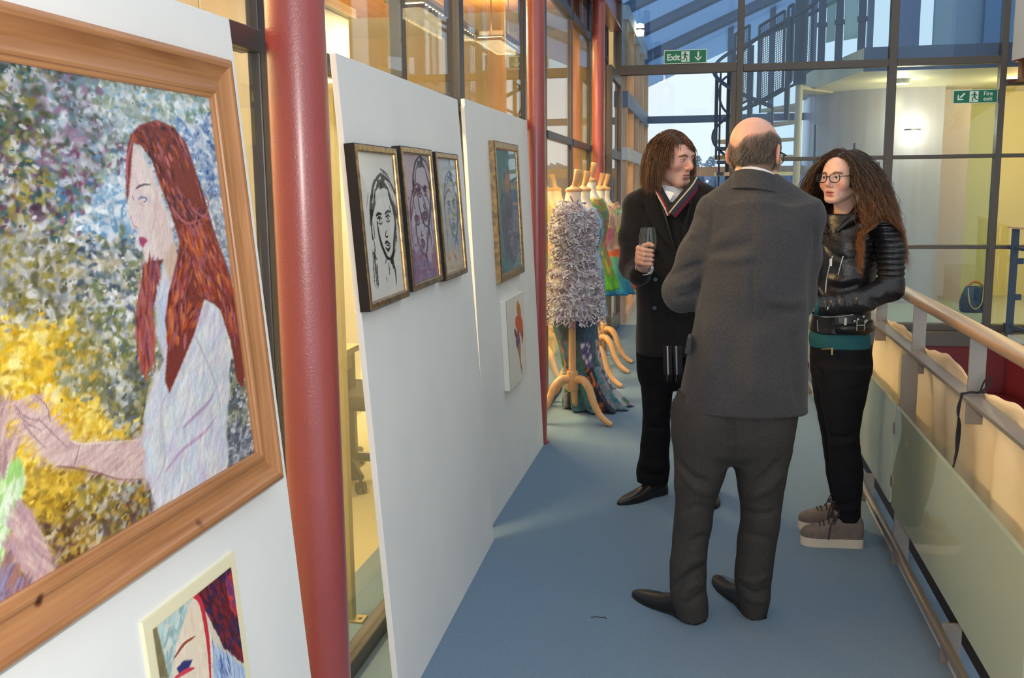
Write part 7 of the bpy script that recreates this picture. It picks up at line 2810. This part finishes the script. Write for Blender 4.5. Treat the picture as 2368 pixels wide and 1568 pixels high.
# platform trainers
M_TRN = mat('taupe_suede', srgb(104, 92, 86), .9, c2=srgb(116, 104, 98), scale=30, bump=.3, bscale=200)
M_TSO = mat('cream_rubber_sole', srgb(206, 196, 180), .7)
M_LACE = mat('dark_lace', srgb(48, 44, 46), .9)
for hl, to in (((.690, 4.256), (.432, 4.250)), ((.708, 4.462), (.440, 4.446))):
    o, f, r, L = shoe(hl, to, WM, M_TRN, M_TSO, 1.0, .118, .038, 0, False, 'trainer')
    lc = MB()
    hp = np.array([hl[0], hl[1], 0])
    tops = [(.40, .150), (.48, .130), (.56, .114), (.64, .104), (.70, .098)]
    for k, (t, z) in enumerate(tops):
        c = hp + f * L * t + np.array([0, 0, z - .002])
        lc.tube(curve([c + r * .030 - np.array([0, 0, .012]), c + np.array([0, 0, .004]), c - r * .030 - np.array([0, 0, .012])], 8), .0032, 6)
    for s in (-1, 1):
        c = hp + f * L * .42 + np.array([0, 0, .15])
        lc.tube(curve([c, c + r * s * .04 + np.array([0, 0, .012]), c + r * s * .06 + f * .02 + np.array([0, 0, -.04]), c + r * s * .035 + f * .01 + np.array([0, 0, -.02]), c], 18), .0030, 6)
        lc.tube(curve([c, c + r * s * .045 + f * .03 + np.array([0, 0, -.05]), c + r * s * .056 + f * .04 + np.array([0, 0, -.11])], 12), .0030, 6)
    lc.build('laces', M_LACE, o, smooth=True)
    MB().loft([[hp + f * L * t + r * w_ + np.array([0, 0, z]) for w_ in (-.022, 0, .022)] + [hp + f * L * t + r * w_ + np.array([0, 0, z + .01]) for w_ in (.022, 0, -.022)] for t, z in ((.46, .13), (.36, .165), (.30, .195))]).build('tongue', M_TRN, o, fixn=True, bevel=.003)

# head
HW = Head((.548, 4.285, 1.574), (-.64, -.77), pitch=-.02, roll=.0, sc=.91, male=False, neck_to=(.575, 4.33, 1.40), res=.0020, openm=.0040)
hv = HW.v.mesh()
HW._vf = hv


def wsc(L):
    front = .050 - .2 * np.clip(L[:, 2] - .03, 0, 1) + .9 * np.clip(L[:, 2] - .065, 0, 1)
    w_ = np.clip((front - L[:, 1]) / .01, 0, 1) * np.clip((L[:, 2] + .055) / .02, 0, 1)
    w_ = np.where((np.abs(L[:, 0]) < .066) & (L[:, 1] > .028) & (L[:, 2] < .062), 0, w_)
    return .95 * w_


bv = Vol((.34, 4.0, .05), (.86, 4.6, 1.44), .012)
bv.zloft([(.82, .60, 4.34, .10, .09), (1.05, .60, 4.34, .085, .085), (1.3, .61, 4.34, .095, .08), (1.40, .60, 4.34, .07, .06)], .03)
bv.chain([wS, wE, wW], [.035, .032, .026], .02).chain([xS, xE, xW], [.035, .032, .026], .02)
bv.chain([(.62, 4.28, .85), (.625, 4.26, .45), (.63, 4.256, .10)], [.04, .034, .028], .03).chain([(.58, 4.40, .85), (.60, 4.43, .45), (.628, 4.452, .10)], [.04, .034, .028], .03)
h2 = Vol((.28, 4.02, .94), (.56, 4.34, 1.18), .004)
hand(h2, (.44, 4.128, 1.058), (-.9, .25, .05), (.2, .7, .4), .88)
hand(h2, (.425, 4.235, 1.058), (-.55, -.75, .1), (.6, -.4, .5), .88)
allv = merge(hv, bv.mesh(), h2.mesh())
cb = HW.skin(allv[0], (226, 178, 156), (190, 96, 88), (70, 44, 34), blush=(206, 120, 104), scalp=(40, 26, 20), scalpfn=wsc)
solid('body', allv, M_SKIN, WM, cb)
eyeballs(HW, WM, (74, 50, 34), look=(.15, .0))
spectacles(HW, WM, mat('navy_black_frame', srgb(26, 26, 38), .25), M_PGL, .0255, .0190)


def w_init(p, nr):
    side = np.where(p[:, 0] > -.01, 1.0, -1.0)
    d = nr * .30
    d[:, 0] += side * .75
    d[:, 1] -= .22
    d[:, 2] -= .25
    return d


def w_guard(p, t):
    p = p.copy()
    m = (p[:, 1] > .012) & (p[:, 2] < .056) & (p[:, 2] > -.115) & (np.abs(p[:, 0]) < .076)
    s = np.where(p[:, 0] > 0, 1, -1)
    p[m, 0] = s[m] * .077
    # the near shoulder parts the hair into a front lock and the mass behind
    Wp = HW.c + (p * HW.sc) @ HW.R.T
    g = np.clip((1.415 - Wp[:, 2]) / .06, 0, 1)
    c_ = .70
    inb = (Wp[:, 1] < 4.36) & (g > 0) & (np.abs(Wp[:, 0] - c_) < .085 * g)
    front = Wp[:, 0] < c_
    nx_ = np.where(front, c_ - .085 * g, c_ + .085 * g)
    Wp[:, 0] = np.where(inb, nx_, Wp[:, 0])
    Wp[:, 1] = np.where(inb & ~front, Wp[:, 1] + .03, Wp[:, 1])
    # hair in front lies on the chest, not inside it
    ch = (Wp[:, 2] < 1.42) & (Wp[:, 0] < .66) & (Wp[:, 1] > 4.20) & (Wp[:, 1] < 4.42) & (Wp[:, 0] > .46)
    Wp[:, 1] = np.where(ch, Wp[:, 1] * .5 + 4.195 * .5, Wp[:, 1])
    return ((Wp - HW.c) @ HW.R) / HW.sc


ww = lambda L: np.where(wsc(L) > .5, 1.0, 0) * (L[:, 2] > -.03)
pa, r_ = grow(HW, ww, 7000, lambda p, r: r.uniform(.30, .46, len(p)), 15, 8, w_init, .26, lambda r, n: r.uniform(.006, .020, n), w_guard, wave=.016, wfreq=7.0, spread=.058, jitter=.13, drag=.78)
K = pa.shape[1]
c0 = np.array([(44, 28, 22), (60, 38, 26), (36, 24, 20), (74, 46, 30)])[r_.integers(0, 4, len(pa))]
c1 = np.array([(150, 96, 54), (126, 78, 44), (172, 114, 64), (106, 66, 40)])[r_.integers(0, 4, len(pa))]
t = np.clip((np.linspace(0, 1, K) - .25) / .6, 0, 1)[None, :, None]
cc4 = c0[:, None, :] * (1 - t) + c1[:, None, :] * t
strands('hair', pa, r_.uniform(.0005, .0011, len(pa)), cc4, WM)

# a scrap of dark thread on the carpet
th_ = onz(1385, 1430)
tag(MB().tube(curve([(th_[0] - .028, th_[1] - .004, .003), (th_[0] - .012, th_[1] + .008, .003), (th_[0] + .006, th_[1] + .002, .003), (th_[0] + .022, th_[1] + .006, .003), (th_[0] + .028, th_[1] - .008, .003)], 20), .0012, 5).build('thread_scrap', M_LACE, smooth=True), 'tiny scrap of dark thread lying on the blue carpet', 'thread')
